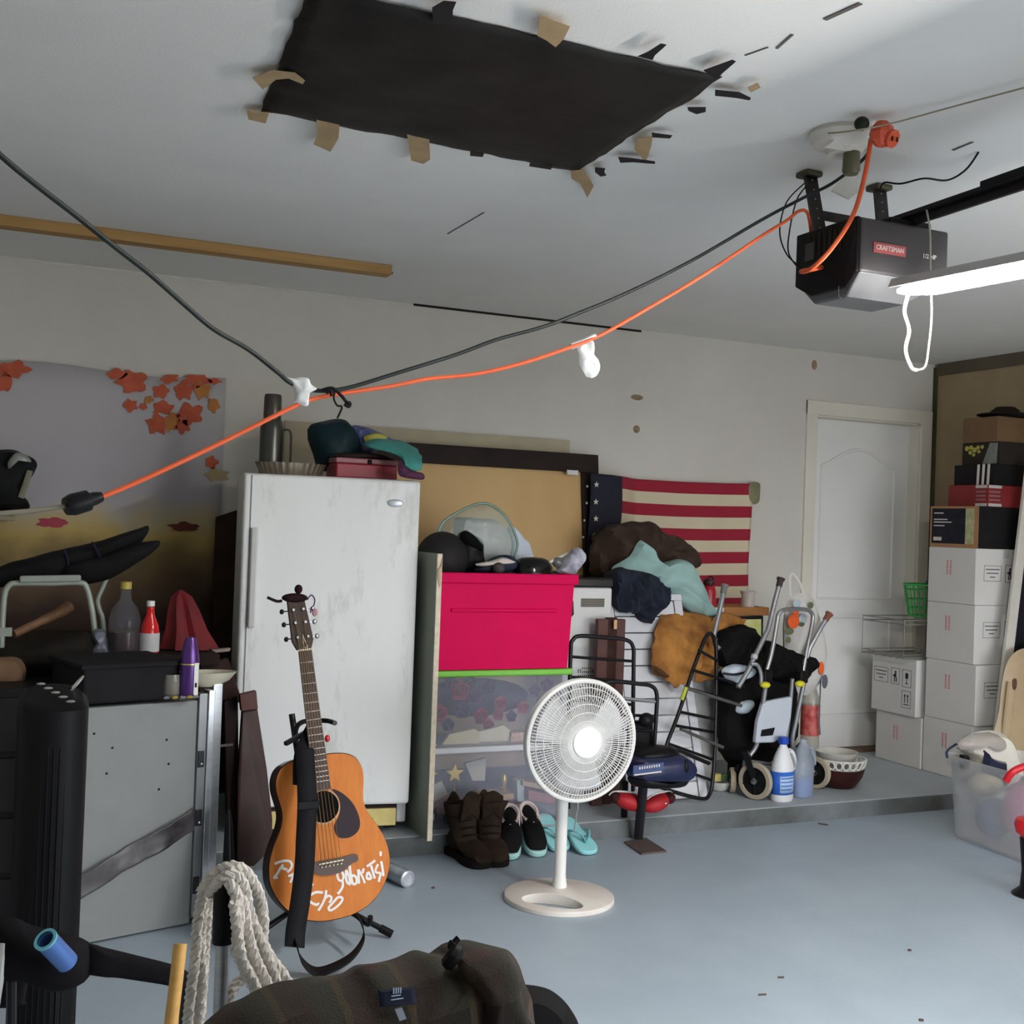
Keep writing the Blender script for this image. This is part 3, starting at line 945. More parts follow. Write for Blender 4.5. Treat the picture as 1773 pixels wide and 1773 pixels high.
tqr = [[pY(628, 768, 4.86), pY(655, 760, 4.90), pY(690, 766, 4.92), pY(720, 776, 4.92)],
       [pY(640, 772, 4.72), pY(668, 768, 4.72), pY(700, 778, 4.72), pY(728, 790, 4.74)],
       [pY(690, 788, 4.62), pY(702, 794, 4.60), pY(714, 798, 4.58), pY(730, 800, 4.60)],
       [pY(704, 806, 4.565), pY(714, 812, 4.555), pY(722, 814, 4.555), pY(728, 814, 4.57)]]
tq = cloth(tqr, 18, 18, .006, 14).build('turquoise_towel', TQ, solid=.012)
tag(tq, 'turquoise towel hanging over the right front corner of the freezer', 'towel')
nv = G().puff([pY(x, y, 4.60) for x, y in ((690, 800), (702, 800), (716, 814), (733, 820), (732, 830), (700, 826), (690, 820))], .05, amp=.004).build('navy_cloth', mat('navy_floral_cloth', (40, 34, 66), .85, col2=(110, 50, 80), scale=40))
tag(nv, 'small navy and purple cloth under the turquoise towel', 'cloth')
# ================================================================ guitar on its stand
# guitar frame: origin = bottom of the body on the face, U across, W up the neck, N out of the face
GO = V((1.071, 3.61, .10))
GTOP = V((.963, 3.86, 1.14))
GW = (GTOP - GO).normalized()
GN0 = V((0, -1, 0))
GU = GW.cross(GN0).normalized() * -1
if GU.x < 0:
    GU = -GU
GN = GU.cross(GW).normalized()
if GN.y > 0:
    GN = -GN
def gp(u, w, n=0.):
    return GO + GU * u + GW * w + GN * n
SPR = mat('amber_spruce_top', (206, 122, 36), .6, col2=(192, 104, 26), scale=4, stretch=(14, 14, .8))
MAH = mat('dark_mahogany_side', (48, 26, 22), .35, var=.2, coat=.3)
NECKM = mat('brown_rosewood', (76, 58, 52), .5, var=.15)
gt = thing('acoustic_guitar', 'amber acoustic guitar with white painted scrawl on a floor stand', 'guitar', GO)
half = [(0, 0), (.05, .003), (.10, .018), (.145, .048), (.178, .09), (.196, .135), (.199, .17), (.192, .215), (.172, .262), (.150, .30), (.137, .335), (.136, .365), (.142, .40), (.146, .43), (.143, .46), (.128, .49), (.10, .508), (.06, .516), (0, .518)]
out = [(u, w) for u, w in half] + [(-u, w) for u, w in half[-2:0:-1]]
out = [(p.x, p.y) for p in spl([(u, w, 0) for u, w in out], 3, True)]
k = len(out)
g = G()
g.add([gp(u, w, 0) for u, w in out] + [gp(u, w, -.098) for u, w in out], [tuple(range(k))] + [tuple(range(k, 2 * k))[::-1]] + [(i, (i + 1) % k, k + (i + 1) % k, k + i) for i in range(k)])
g.build('body', MAH, gt, bevel=.004)
g = G()
ins = [(u * .985, .258 + (w - .258) * .988) for u, w in out]
g.add([gp(u, w, .0035) for u, w in ins] + [gp(u, w, -.001) for u, w in ins], [tuple(range(k))] + [tuple(range(k, 2 * k))[::-1]] + [(i, (i + 1) % k, k + (i + 1) % k, k + i) for i in range(k)])
g.build('soundboard', SPR, gt)
ROS = mat('wood_rosette', (196, 140, 90), .4, var=.2)
def disc(u, w, r, n0, n1, m, nm, seg=36):
    P = [gp(u + r * math.cos(2 * math.pi * i / seg), w + r * math.sin(2 * math.pi * i / seg), n1) for i in range(seg)]
    G().prism(P, GN * (n0 - n1)).build(nm, m, gt)
disc(0, .352, .056, .0030, .0040, ROS, 'rosette')
disc(0, .352, .050, .0030, .0046, mat('soundhole_black', (10, 8, 8), .9), 'soundhole')
pick = spl([gp(u, w, .0052) for u, w in ((.034, .402), (.062, .388), (.095, .35), (.112, .30), (.106, .262), (.074, .243), (.036, .250), (.026, .285), (.044, .312), (.054, .340), (.052, .372))], 4, True)
G().prism(pick, GN * -.0016).build('pickguard', mat('plum_black_pickguard', (46, 37, 43), .5), gt)
br = spl([gp(u, w, .012) for u, w in ((-.085, .188), (-.04, .187), (.04, .187), (.085, .188), (.087, .166), (.066, .162), (.04, .145), (0, .139), (-.04, .145), (-.066, .162), (-.087, .166))], 3, True)
bro = G().prism(br, GN * -.0085).build('bridge', NECKM, gt)
BONE = mat('ivory_bone', (226, 216, 186), .45, var=.03)
G().bar(gp(-.04, .178, .014), gp(.04, .178, .014), .004, .006, up=GN).build('saddle', BONE, bro, smooth=False)
for i in range(6):
    G().ell(gp(-.032 + i * .0128, .168, .0135), (.0035, .0035, .0035), 8, 6).build('bridge_pin', BONE, bro)
G().prism([gp(-.028, .405, .0042), gp(.028, .405, .0042), gp(.022, .858, .0042), gp(-.022, .858, .0042)], GN * .007).build('fretboard', NECKM, gt, smooth=False)
nk = []
for w in (.515, .56, .70, .858):
    hw = .0275 - (w - .405) * .0121
    row = [gp(hw * math.cos(a), w, .004 - .024 * math.sin(a)) for a in [math.pi * i / 8 for i in range(9)]]
    nk.append(row)
g = G().grid(nk)
g.f.append(tuple(range(9))); g.m.append(0)
g.f.append(tuple(27 + i for i in range(9))[::-1]); g.m.append(0)
g.build('neck', MAH, gt)
FRET = mat('nickel_fret', (170, 166, 158), .35, .8)
sc_len, x = .68, .858
for i in range(1, 18):
    w = .858 - sc_len * (1 - 2 ** (-i / 12))
    if w < .41:
        break
    hw = .0278 - (w - .405) * .0121
    G().bar(gp(-hw, w, .0118), gp(hw, w, .0118), .0022, .0016, up=GN).build('fret', FRET, gt, smooth=False)
G().bar(gp(-.022, .861, .010), gp(.022, .861, .010), .006, .010, up=GN).build('nut', BONE, gt, smooth=False)
HEADM = mat('dark_brown_headstock', (66, 52, 46), .4, var=.15)
G().prism([gp(u, w, .002 - (w - .864) * .18) for u, w in ((-.024, .864), (.024, .864), (.036, .895), (.034, .94), (.027, 1.04), (-.030, 1.04), (-.034, .94), (-.036, .895))], GN * -.016).build('headstock', HEADM, gt, smooth=False, bevel=.002)
G().prism([gp(-.004, .868, .003), gp(.012, .868, .003), (gp(.001, .915, -.004))], GN * .002).build('truss_cover', BONE, gt, smooth=False)
G().prism([gp(0, .870, .0055), gp(.008, .870, .0055), (gp(.0015, .902, -.0005))], GN * .002).build('truss_cover_inlay', HEADM, gt, smooth=False)
for i, w in enumerate((.905, .955, 1.0)):
    for s in (-1, 1):
        n_ = .004 - (w - .864) * .18
        t = G().lathe([(.001, 0), (.0045, 0), (.0045, .008), (.001, .008)], 10, aim(gp(s * .017, w, n_), gp(s * .017, w, n_ + .05))).build('tuning_post', CHROME, gt)
        g = G().tube([gp(s * .030, w, n_ - .014), gp(s * .044, w, n_ - .014)], .002, 6)
        g.ell(gp(s * .052, w, n_ - .014), (.008, .005, .009), 10, 6)
        g.build('tuning_knob', BLACKP if s < 0 else CHROME, gt)
STRG = mat('bronze_string', (176, 150, 110), .35, .8)
for i in range(6):
    u0, u1 = -.032 + i * .0128, -.018 + i * .0072
    s = -1 if i < 3 else 1
    w1 = (.905, .955, 1.0)[i if i < 3 else 5 - i]
    G().tube([gp(u0, .168, .016), gp(u0, .178, .018), gp(u1, .861, .0165), gp(s * .017, w1, .010 - (w1 - .864) * .18)], .0009 if i > 2 else .0012, 4).build('string', STRG, gt)
# capo, ribbon on the head, strap button
g = G().ell(gp(-.004, 1.042, -.03), (.045, .018, .016), 12, 8)
g.ell(gp(.012, 1.07, -.03), (.014, .014, .016), 10, 8)
g.tube(spl([gp(-.05, 1.035, -.02), gp(-.07, 1.035, -.015), gp(-.10, 1.05, -.01)], 5), .005, 6, flat=.4)
g.build('bandana', mat('black_red_bandana', (38, 18, 22), .8, var=.5, scale=30), gt)
g = G().tube(spl([gp(.035, 1.03, -.02), gp(.05, 1.045, -.02), (gp(.06, 1.03, -.02)), gp(.055, 1.01, -.02), gp(.045, 1.0, -.02), gp(.04, .985, -.02)], 5), .0025, 6)
g.build('bandana_tie', mat('violet_ribbon', (74, 58, 92), .7), gt)
G().ell(gp(.055, .985, -.02), (.010, .006, .014), 10, 6).build('ribbon_end', mat('faded_pink_ribbon', (178, 130, 140), .8), gt)
G().ell(gp(.038, .565, .008), (.009, .009, .012), 12, 8).build('red_bead', mat('red_bead', (196, 40, 52), .25), gt)
# hand painted lettering on the soundboard
PAINT = mat('white_brush_paint', (232, 226, 222), .6, var=.03)
def plane_hit(x, y, off=.006):
    d = _F + _R * ((x - 886.5) / FPX) - _U * ((y - 886.5) / FPX)
    o = GO + GN * off
    return _C + d * ((o - _C).dot(GN) / d.dot(GN))
def stroke(px, w=.0042, sc=8.06, ox=460, oy=1460):
    return [plane_hit(ox + a / sc, oy + b / sc) for a, b in px], w
ST = {'P': [[(125, 290), (190, 262), (260, 247), (335, 252), (366, 305), (345, 360), (300, 405)], [(245, 300), (205, 350), (165, 420), (118, 482), (170, 474)], [(220, 345), (300, 370)]],
      'r': [[(315, 462), (360, 445), (396, 425)], [(390, 440), (365, 500), (345, 552)], [(398, 560), (390, 680)]],
      'i': [[(606, 640), (635, 600), (660, 560)]],
      'c': [[(800, 690), (700, 686), (620, 730), (596, 780), (640, 830), (715, 860), (742, 830)]],
      'n': [[(845, 655), (832, 750), (790, 850), (735, 940)], [(835, 760), (880, 735), (918, 760), (905, 810), (880, 825)]],
      'o': [[(1010, 750), (930, 840), (880, 900), (900, 938), (960, 910), (1040, 840), (1075, 780), (1055, 755), (1010, 752)]],
      'y': [[(1030, 365), (1000, 430), (1020, 510), (1070, 520), (1085, 450), (1050, 370)], [(1075, 530), (1075, 600), (1045, 660), (1005, 710)]],
      'a': [[(1125, 375), (1120, 470), (1140, 550), (1190, 575)], [(1130, 380), (1165, 470), (1180, 565)]],
      'b': [[(1172, 315), (1185, 430), (1215, 560), (1262, 560), (1268, 490), (1230, 450), (1200, 470)]],
      'N': [[(1290, 365), (1296, 460), (1302, 565)], [(1295, 370), (1345, 460), (1385, 558)], [(1370, 352), (1350, 420)]],
      'e': [[(1425, 400), (1412, 450), (1420, 495), (1470, 490), (1450, 430), (1430, 402)]],
      'T': [[(1412, 325), (1470, 285), (1530, 240)], [(1470, 310), (1495, 400), (1522, 495)]],
      's': [[(1570, 290), (1535, 370), (1545, 410), (1600, 420), (1590, 480), (1578, 540)]],
      'l': [[(1612, 250), (1630, 350), (1642, 460)], [(1606, 115), (1604, 150), (1606, 180)]]}
for ch, sts in ST.items():
    g = G()
    for s in sts:
        pts, w = stroke(s)
        g.tube(spl(pts, 4), w * 1.0, 6)
    g.v = [p - GN * (((p - GO).dot(GN) - .0045) * .85) for p in g.v]
    g.build('painted_letter', PAINT, gt)
# strap: from behind the neck down over the body, loop to the floor
STRAP = mat('black_webbing', (26, 25, 28), .75, var=.2, bump=.3, bscale=90)
def ribbon(pts, w, n=8, tw=None):
    P = spl(pts, n)
    rows = []
    for i, p in enumerate(P):
        t = (P[min(i + 1, len(P) - 1)] - P[max(i - 1, 0)]).normalized()
        side = t.cross(V((0, -1, .1))).normalized() if tw is None else tw(i / (len(P) - 1), t)
        rows.append([p - side * w / 2, p - side * w * .1, p + side * w / 2])
    return G().grid(rows)
sp_ = thing('guitar_strap', 'black webbing strap draped down the front of the guitar to the floor', 'strap', (.98, 3.45, .05))
pts = [pY(527, 1295, 3.70), pY(530, 1340, 3.64), pY(532, 1390, 3.585), pY(530, 1440, 3.565), pY(527, 1500, 3.545), pY(520, 1560, 3.53), pY(512, 1610, 3.50), pY(510, 1640, 3.47)]
ribbon(pts, .062).build('front_band', STRAP, sp_, solid=.003)
G().box(-.034, .034, -.006, .002, -.012, .012).xf(T(*pY(534, 1394, 3.578))).build('slider_buckle', BLACKP, sp_, smooth=False, bevel=.002)
pts = [pY(512, 1630, 3.47), pY(522, 1662, 3.44), pY(545, 1682, 3.42), pY(575, 1676, 3.40), pY(610, 1655, 3.42), pY(630, 1622, 3.50), pY(622, 1590, 3.58), pY(606, 1577, 3.64), pY(560, 1580, 3.66)]
ribbon(pts, .05, tw=lambda t, d: V((.25 * math.sin(3 * t), 1, .25 - t * .2)).normalized()).build('floor_loop', STRAP, sp_, solid=.003)
pts = [pY(548, 1250, 3.80), pY(535, 1275, 3.76), pY(522, 1310, 3.70), pY(520, 1360, 3.63)]
ribbon(pts, .05).build('neck_band', STRAP, sp_, solid=.003)
# stand
gs = thing('guitar_stand', 'black tubular floor stand holding the guitar', 'stand', (1.05, 3.75, 0))
G().tube(spl([(1.06, 3.80, .10), (1.03, 3.90, .40), (.985, 3.95, .70)], 6), .011, 10).build('mast', BLACKM, gs)
G().tube(spl([pY(525, 1300, 3.86), pY(513, 1290, 3.86), pY(513, 1262, 3.86), pY(524, 1250, 3.87), pY(545, 1248, 3.90), pY(566, 1248, 3.88), pY(580, 1252, 3.82)], 6), .0085, 8).build('neck_yoke', BLACKM, gs)
ca = pY(494, 1288, 3.72)
cb = pY(540, 1262, 3.80)
G().bar(ca, cb, .016, .014).build('locking_bar', BLACKP, gs, smooth=False, bevel=.003)
for (a, b) in (((1.05, 3.79, .13), (1.275, 3.66, .014)), ((1.05, 3.79, .13), (.78, 3.70, .014)), ((1.06, 3.80, .13), (1.12, 4.05, .014))):
    G().tube([a, b], .0095, 10).build('leg', BLACKM, gs)
    d = (V(b) - V(a)).normalized()
    G().tube([V(b) - d * .045, V(b)], .0135, 10).build('rubber_foot', BLACKP, gs)
for s in (-1, 1):
    G().tube(spl([(1.06, 3.79, .13), (1.06 + s * .09, 3.70, .085), (1.06 + s * .11, 3.60, .078), (1.06 + s * .11, 3.575, .11)], 5), .009, 8).build('body_cradle', BLACKP, gs)

# ================================================================ drawers, tote, board
BOARDM = mat('grey_green_board', (132, 138, 126), .7, var=.08, scale=4)
BEDGE = mat('chipped_cream_edge', (222, 210, 188), .7, var=.12, scale=40)
bo = thing('standing_board', 'grey-green board standing on edge between the freezer and the bins', 'board', (1.695, 4.8, HS))
G().box(1.688, 1.706, 4.462, 4.80, HS, 1.245).build('panel', BOARDM, bo, smooth=False)
G().box(1.6865, 1.7075, 4.455, 4.4625, HS, 1.245).build('front_edge', BEDGE, bo, smooth=False)
G().puff([V((1.685, 4.455, 1.17)), V((1.70, 4.452, 1.20)), V((1.709, 4.455, 1.236)), V((1.70, 4.456, 1.10))], .012, amp=.003, freq=50).build('chipped_corner', mat('splintered_wood', (206, 178, 148), .8), bo)

CLR = mat('frosted_clear_plastic', (186, 190, 208), .3, alpha=.17, var=.02)
GRN = mat('lime_green_plastic', (122, 196, 62), .4, var=.04)
RIM = mat('clear_rim_plastic', (214, 216, 224), .25, alpha=.8, var=.02)
BX0, BX1, BY0, BY1 = 1.722, 2.392, 4.60, 4.925
def clear_bin(name, label, z0, z1, lid):
    b = thing(name, label, 'storage bin', ((BX0 + BX1) / 2, (BY0 + BY1) / 2, z0))
    t = .004
    x0, x1 = BX0 + .012, BX1 - .012
    g = G()
    g.box(x0, x1, BY0 + .01, BY0 + .01 + t, z0, z1)
    g.box(x0, x1, BY1 - t, BY1, z0, z1)
    g.box(x0, x0 + t, BY0 + .01 + t, BY1 - t, z0, z1)
    g.box(x1 - t, x1, BY0 + .01 + t, BY1 - t, z0, z1)
    g.box(x0 + t, x1 - t, BY0 + .01 + t, BY1 - t, z0, z0 + t)
    g.build('tub', CLR, b, smooth=False)
    g = G()
    g.box(BX0 - .004, BX1 + .004, BY0 - .006, BY1, z1, z1 + .028)
    g.build('lid', lid, b, smooth=False, bevel=.008, bseg=3)
    return b
clear_bin('clear_trophy_bin', 'clear plastic bin full of trophies at the bottom of the bin stack', HS, .397, RIM)
clear_bin('clear_flower_bin', 'clear plastic bin of artificial flowers with a lime green lid', .426, .722, GRN)
PINK = mat('hot_pink_plastic', (220, 2, 84), .6, var=.05, scale=4, spec=.15)
pt = thing('pink_storage_tote', 'hot pink open storage tote on top of the bin stack', 'tote', (2.05, 4.8, .752))
z0, z1 = .7525, 1.165
def tub_shell(x0, x1, y0, y1, z0, z1, tap, t, g):
    a = [(x0 + tap, y0 + tap), (x1 - tap, y0 + tap), (x1 - tap, y1 - tap), (x0 + tap, y1 - tap)]
    b = [(x0, y0), (x1, y0), (x1, y1), (x0, y1)]
    i0 = [(x0 + tap + t, y0 + tap + t), (x1 - tap - t, y0 + tap + t), (x1 - tap - t, y1 - tap - t), (x0 + tap + t, y1 - tap - t)]
    i1 = [(x0 + t, y0 + t), (x1 - t, y0 + t), (x1 - t, y1 - t), (x0 + t, y1 - t)]
    vs = [(*p, z0) for p in a] + [(*p, z1) for p in b] + [(*p, z0 + t) for p in i0] + [(*p, z1) for p in i1]
    fs = [(0, 3, 2, 1), (8, 9, 10, 11)]
    for i in range(4):
        j = (i + 1) % 4
        fs += [(i, j, 4 + j, 4 + i), (8 + j, 8 + i, 12 + i, 12 + j), (4 + i, 4 + j, 12 + j, 12 + i)]
    g.add(vs, fs)
    return g
tub_shell(1.722, 2.378, 4.575, 4.925, z0, z1 - .03, .014, .005, G()).build('tub', PINK, pt, smooth=False, bevel=.012, bseg=3)
g = G()
for (a, b, c_, d_) in ((1.708, 2.392, 4.560, 4.582), (1.708, 2.392, 4.917, 4.935), (1.708, 1.730, 4.582, 4.917), (2.370, 2.392, 4.582, 4.917)):
    g.box(a, b, c_, d_, z1 - .045, z1)
g.build('rim', PINK, pt, smooth=False, bevel=.006)
G().box(1.80, 2.30, 4.570, 4.586, z0 + .245, z0 + .262).build('front_ridge', PINK, pt, smooth=False, bevel=.006)

# flowers and papers in the upper bin
def rose(c, r, m, nm, label, grp):
    g = G()
    rnd = random.Random(int(c.x * 1e4))
    for L, (s, hh) in enumerate(((1., .55), (.76, .75), (.52, .9), (.30, 1.))):
        n_ = 14
        vs = []
        for (q, z_) in ((.35, -.5), (.8, -.2), (1., .25), (.9, .55)):
            for j in range(n_):
                a = 2 * math.pi * j / n_ + L
                w = 1 + .13 * math.sin(a * 5 + L * 2) + rnd.uniform(-.04, .04)
                vs.append(c + V((r * s * q * w * math.cos(a), -r * z_ * hh - r * .12 * L, r * s * q * w * math.sin(a))))
        fs = [(i * n_ + j, i * n_ + (j + 1) % n_, (i + 1) * n_ + (j + 1) % n_, (i + 1) * n_ + j) for i in range(3) for j in range(n_)]
        fs.append(tuple(range(n_))[::-1])
        g.add(vs, fs)
    return tag(g.build(nm, m), label, 'flower', grp)
RC = [mat('rose_red_petals', (214, 60, 92), .7), mat('rose_pink_petals', (226, 110, 150), .7), mat('violet_petals', (142, 84, 150), .7), mat('dusk_purple_petals', (104, 70, 122), .7)]
flowers = [(795, 1195, 30, 0), (760, 1235, 26, 0), (832, 1240, 24, 0), (866, 1218, 22, 1), (862, 1238, 18, 1), (780, 1180, 20, 2), (750, 1200, 22, 2), (820, 1205, 24, 2), (845, 1190, 22, 3), (800, 1230, 24, 3), (775, 1255, 20, 3), (905, 1225, 20, 1), (925, 1195, 20, 2), (946, 1185, 22, 2), (745, 1250, 18, 0), (885, 1240, 18, 3), (845, 1255, 18, 0), (815, 1180, 18, 3)]
FLAB = ['largest red rose, top left in the clear flower bin', 'red rose low at the left end of the clear flower bin', 'red rose hanging lowest in the middle of the clear flower bin',
        'upper of two pink roses right of the middle of the flower bin', 'lower of two pink roses right of the middle of the flower bin', 'violet flower just above the largest red rose',
        'violet flower left of the largest red rose', 'violet flower right of the largest red rose', 'dark purple flower at the top middle of the flower bin', 'dark purple flower below the largest red rose',
        'dark purple flower lowest at the left of the flower bin', 'pink flower beside the fan rim in the flower bin', 'violet flower nearest the fan at the right of the flower bin', 'rightmost violet flower, high behind the fan rim',
        'small red bud in the left bottom corner of the flower bin', 'dark purple flower below the pink roses', 'small red bud just above the pale folded card', 'dark purple bud touching the green lid near the middle']
for i, (x, y, d, ci) in enumerate(flowers):
    c = pY(x, y, 4.69 + .03 * (i % 3))
    rose(c, d / 2 / 395 * 1.15, RC[ci], 'artificial_flower', FLAB[i], 'artificial flowers in the clear bin')
bk = G().ell((2.02, 4.82, .60), (.27, .07, .085), 20, 10).build('leaf_mass', mat('dark_violet_foliage', (72, 58, 92), .8, col2=(52, 66, 70), scale=25))
tag(bk, 'dusky bed of leaves behind the artificial flowers', 'foliage')
bk['kind'] = 'stuff'
PAPER = mat('cream_paper', (212, 202, 168), .8, var=.06)
def paper(px, Y, nm, label, m=PAPER, th=.02):
    o = G().prism([pY(x, y, Y) for x, y in px], (0, th, 0)).build(nm, m, smooth=False, bevel=.002)
    return tag(o, label, 'paper')
paper([(765, 1290), (778, 1272), (822, 1262), (832, 1268), (830, 1288)], 4.65, 'paper_bundle', 'cream paper bundle with a slanted top under the flowers')
paper([(790, 1288), (795, 1275), (850, 1262), (872, 1255), (885, 1266), (884, 1288)], 4.68, 'folded_card', 'pale folded card peaking in the middle of the flower bin', mat('pale_card', (220, 214, 190), .8))
paper([(884, 1286), (886, 1268), (914, 1268), (914, 1284)], 4.66, 'paperback_book', 'cream and red printed booklet beside the fan in the flower bin', mat('printed_booklet', (214, 196, 172), .7, col2=(186, 120, 110), scale=60))
paper([(742, 1292), (742, 1278), (758, 1290), (757, 1294)], 4.66, 'paper_corner', 'bent paper corner at the left end of the flower bin')

# trophies in the lower bin
GOLD = mat('gold_trophy_plastic', (206, 176, 92), .3, .6, var=.1)
TBASE = mat('dark_trophy_base', (44, 46, 52), .4)
PLQ = mat('silver_name_plate', (206, 206, 200), .4, .2)
def trophy(x, zt, hgt, Y, label, with_star=True):
    p = pY(x, zt, Y)
    base = HS + .005
    t = thing('trophy', label, 'trophy', (p.x, Y, base), 'trophies in the bottom bin')
    G().box(p.x - .035, p.x + .035, Y - .025, Y + .025, base, base + .07).build('base', TBASE, t, smooth=False, bevel=.004)
    G().box(p.x - .024, p.x + .024, Y - .027, Y - .025, base + .02, base + .046).build('name_plate', PLQ, t, smooth=False)
    G().lathe([(.001, 0), (.012, 0), (.008, .02), (.007, hgt - .1), (.014, hgt - .09), (.001, hgt - .085)], 12, T(p.x, Y, base + .07)).build('column', GOLD, t)
    if with_star:
        P = []
        for k_ in range(10):
            a = math.pi / 2 + k_ * math.pi / 5
            rr = .042 if k_ % 2 == 0 else .018
            P.append(V((p.x + rr * math.cos(a), Y - .006, base + hgt + .012 + rr * math.sin(a))))
        G().prism(P, (0, .012, 0)).build('star', GOLD, t, smooth=False)
    else:
        G().ell((p.x, Y, base + hgt + .01), (.014, .012, .03), 10, 8).build('figure', GOLD, t)
trophy(787, 1335, .20, 4.68, 'gold star trophy behind the left boot in the bottom bin')
trophy(742, 1342, .19, 4.70, 'gold star trophy against the left end of the bottom bin')
trophy(873, 1345, .15, 4.72, 'small figure trophy with silver plate in the bottom bin', False)
GREYC = mat('pale_grey_card', (196, 192, 182), .7, var=.1)
def block(px, Y, d, nm, label, m, cat):
    o = G().prism([pY(x, y, Y) for x, y in px], (0, d, 0)).build(nm, m, smooth=False, bevel=.002)
    return tag(o, label, cat)
block([(740, 1365), (765, 1352), (776, 1376), (752, 1388)], 4.645, .02, 'photo_plaque', 'tilted pale photo plaque low in the trophy bin', GREYC, 'plaque')
block([(805, 1322), (842, 1312), (840, 1352), (818, 1352)], 4.76, .02, 'award_card', 'pale square award card behind the star trophies', GREYC, 'card')
block([(905, 1352), (960, 1362), (960, 1372), (905, 1360)], 4.68, .12, 'wooden_plaque', 'tan wooden plaque lying at the right of the trophy bin', mat('tan_plaque_wood', (176, 146, 116), .6), 'plaque')
block([(915, 1368), (962, 1378), (962, 1392), (915, 1386)], 4.66, .14, 'closed_book', 'reddish book lying flat under the tan plaque', mat('dull_red_book', (150, 92, 92), .7), 'book')
block([(835, 1380), (890, 1374), (890, 1384), (835, 1390)], 4.66, .12, 'gold_book', 'gold edged book lying in the trophy bin behind the boots', mat('gold_book_edge', (190, 150, 100), .6), 'book')
block([(742, 1412), (905, 1402), (905, 1392), (742, 1398)], 4.68, .2, 'rose_folder', 'dull rose folder on the floor of the trophy bin', mat('dull_rose_folder', (166, 128, 132), .7), 'folder')
block([(895, 1352), (908, 1350), (908, 1388), (896, 1388)], 4.70, .05, 'glass_award', 'milky glass award standing in the trophy bin', mat('milky_glass', (176, 190, 186), .2, var=.05), 'award')

# things heaped in the pink tote (they rest on the tote's filling)
ball = G().ell(pY(766, 966, 4.77), (.115, .115, .115), 28, 18).build('black_ball', mat('matt_black_rubber', (42, 40, 40), .6, var=.15))
tag(ball, 'matt black ball at the left end of the pink tote', 'ball')
bg_ = thing('black_shoe', 'black shoe standing on its heel behind the ball in the pink tote', 'shoe', pY(818, 990, 4.76))
BKL = mat('black_leather', (22, 20, 22), .45, var=.3)
G().puff([pY(x, y, 4.76) for x, y in ((790, 930), (802, 918), (820, 924), (836, 940), (836, 965), (842, 992), (800, 995), (792, 965))], .10, amp=.006, freq=18).build('upper', BKL, bg_)
G().puff([pY(x, y, 4.72) for x, y in ((796, 926), (806, 919), (826, 932), (836, 948), (834, 956), (815, 948), (800, 938))], .06, amp=.002).build('collar_opening', mat('shoe_inner_black', (8, 8, 9), .9), bg_)
FILL = G().puff([pY(x, y, 4.75) for x, y in ((756, 1080), (756, 1000), (800, 990), (870, 985), (940, 986), (978, 1000), (978, 1080))], .26, amp=.006).build('clothes_filling', mat('dark_mixed_clothes', (40, 38, 46), .9, col2=(90, 84, 84), scale=14))
tag(FILL, 'dark clothes filling the pink tote', 'clothes')
CLEARB = mat('clear_crinkled_plastic', (196, 216, 206), .12, alpha=.30, var=.03, bump=.6, bscale=22)
cb_ = thing('clear_toy_bag', 'clear crinkled plastic bag with a green edge bulging out of the pink tote', 'bag', pY(835, 990, 4.95))
bagp = [(752, 935), (762, 905), (790, 888), (822, 874), (850, 874), (872, 890), (886, 912), (896, 940), (890, 965), (860, 985), (780, 985), (758, 965)]
G().puff([pY(x, y, 4.82) for x, y in bagp], .20, amp=.008, freq=12).build('film', CLEARB, cb_)
g = G().tube(spl([pY(x, y, 4.78) for x, y in ((756, 930), (768, 904), (795, 886), (825, 873), (850, 874), (874, 893), (890, 920), (896, 945), (888, 970))], 6), .006, 6, flat=.5)
g.build('green_edge', mat('bottle_green_edge', (88, 122, 104), .25, var=.2), cb_)
G().puff([pY(x, y, 4.83) for x, y in ((785, 905), (800, 896), (850, 898), (868, 908), (884, 930), (874, 975), (800, 975))], .16, amp=.012, freq=14).build('white_contents', mat('grey_white_wadding', (188, 184, 184), .8, var=.08, bump=.3, bscale=20), cb_)
wt = G().puff([pY(x, y, 4.86) for x, y in ((878, 915), (892, 912), (906, 930), (918, 945), (924, 985), (880, 985))], .08, amp=.006).build('white_paper_bag', mat('blue_white_paper', (206, 214, 226), .7, bump=.3, bscale=25))
tag(wt, 'blue-white paper bag beside the clear bag in the pink tote', 'bag')
NVS = mat('navy_suede', (36, 42, 62), .8, var=.15)
sn = thing('navy_sneaker', 'navy sneaker with white sole lying on the pink tote rim', 'shoe', pY(855, 988, 4.68))
G().puff([pY(x, y, 4.68) for x, y in ((820, 988), (838, 975), (862, 962), (884, 962), (896, 972), (890, 988), (850, 992))], .10, amp=.003).build('upper', NVS, sn)
G().puff([pY(x, y, 4.645) for x, y in ((824, 976), (850, 971), (872, 965), (892, 972), (886, 976), (858, 978), (832, 981))], .05).build('sole', mat('cream_sole', (218, 206, 196), .6), sn)
G().ell(pY(863, 984, 4.62), (.028, .03, .026), 14, 8).build('toe_cap', mat('grey_brown_toe', (74, 66, 70), .6), sn)
cap = G().lathe([(.001, .045), (.05, .042), (.075, .03), (.092, .0), (.094, -.03), (.001, -.032)], 28, T(*pY(922, 982, 4.68)), sx=1, sy=.8).build('black_bowl', mat('glossy_black_lacquer', (16, 15, 17), .15))
tag(cap, 'glossy black upturned bowl at the front of the pink tote', 'bowl')
gl = thing('swim_goggles', 'pale goggles with a grey lens on the pink tote', 'goggles', pY(950, 975, 4.74))
G().tube(spl([pY(x, y, 4.72) for x, y in ((915, 972), (935, 976), (955, 972), (975, 962), (985, 958))], 5), .006, 6).build('frame', WHITEP, gl)
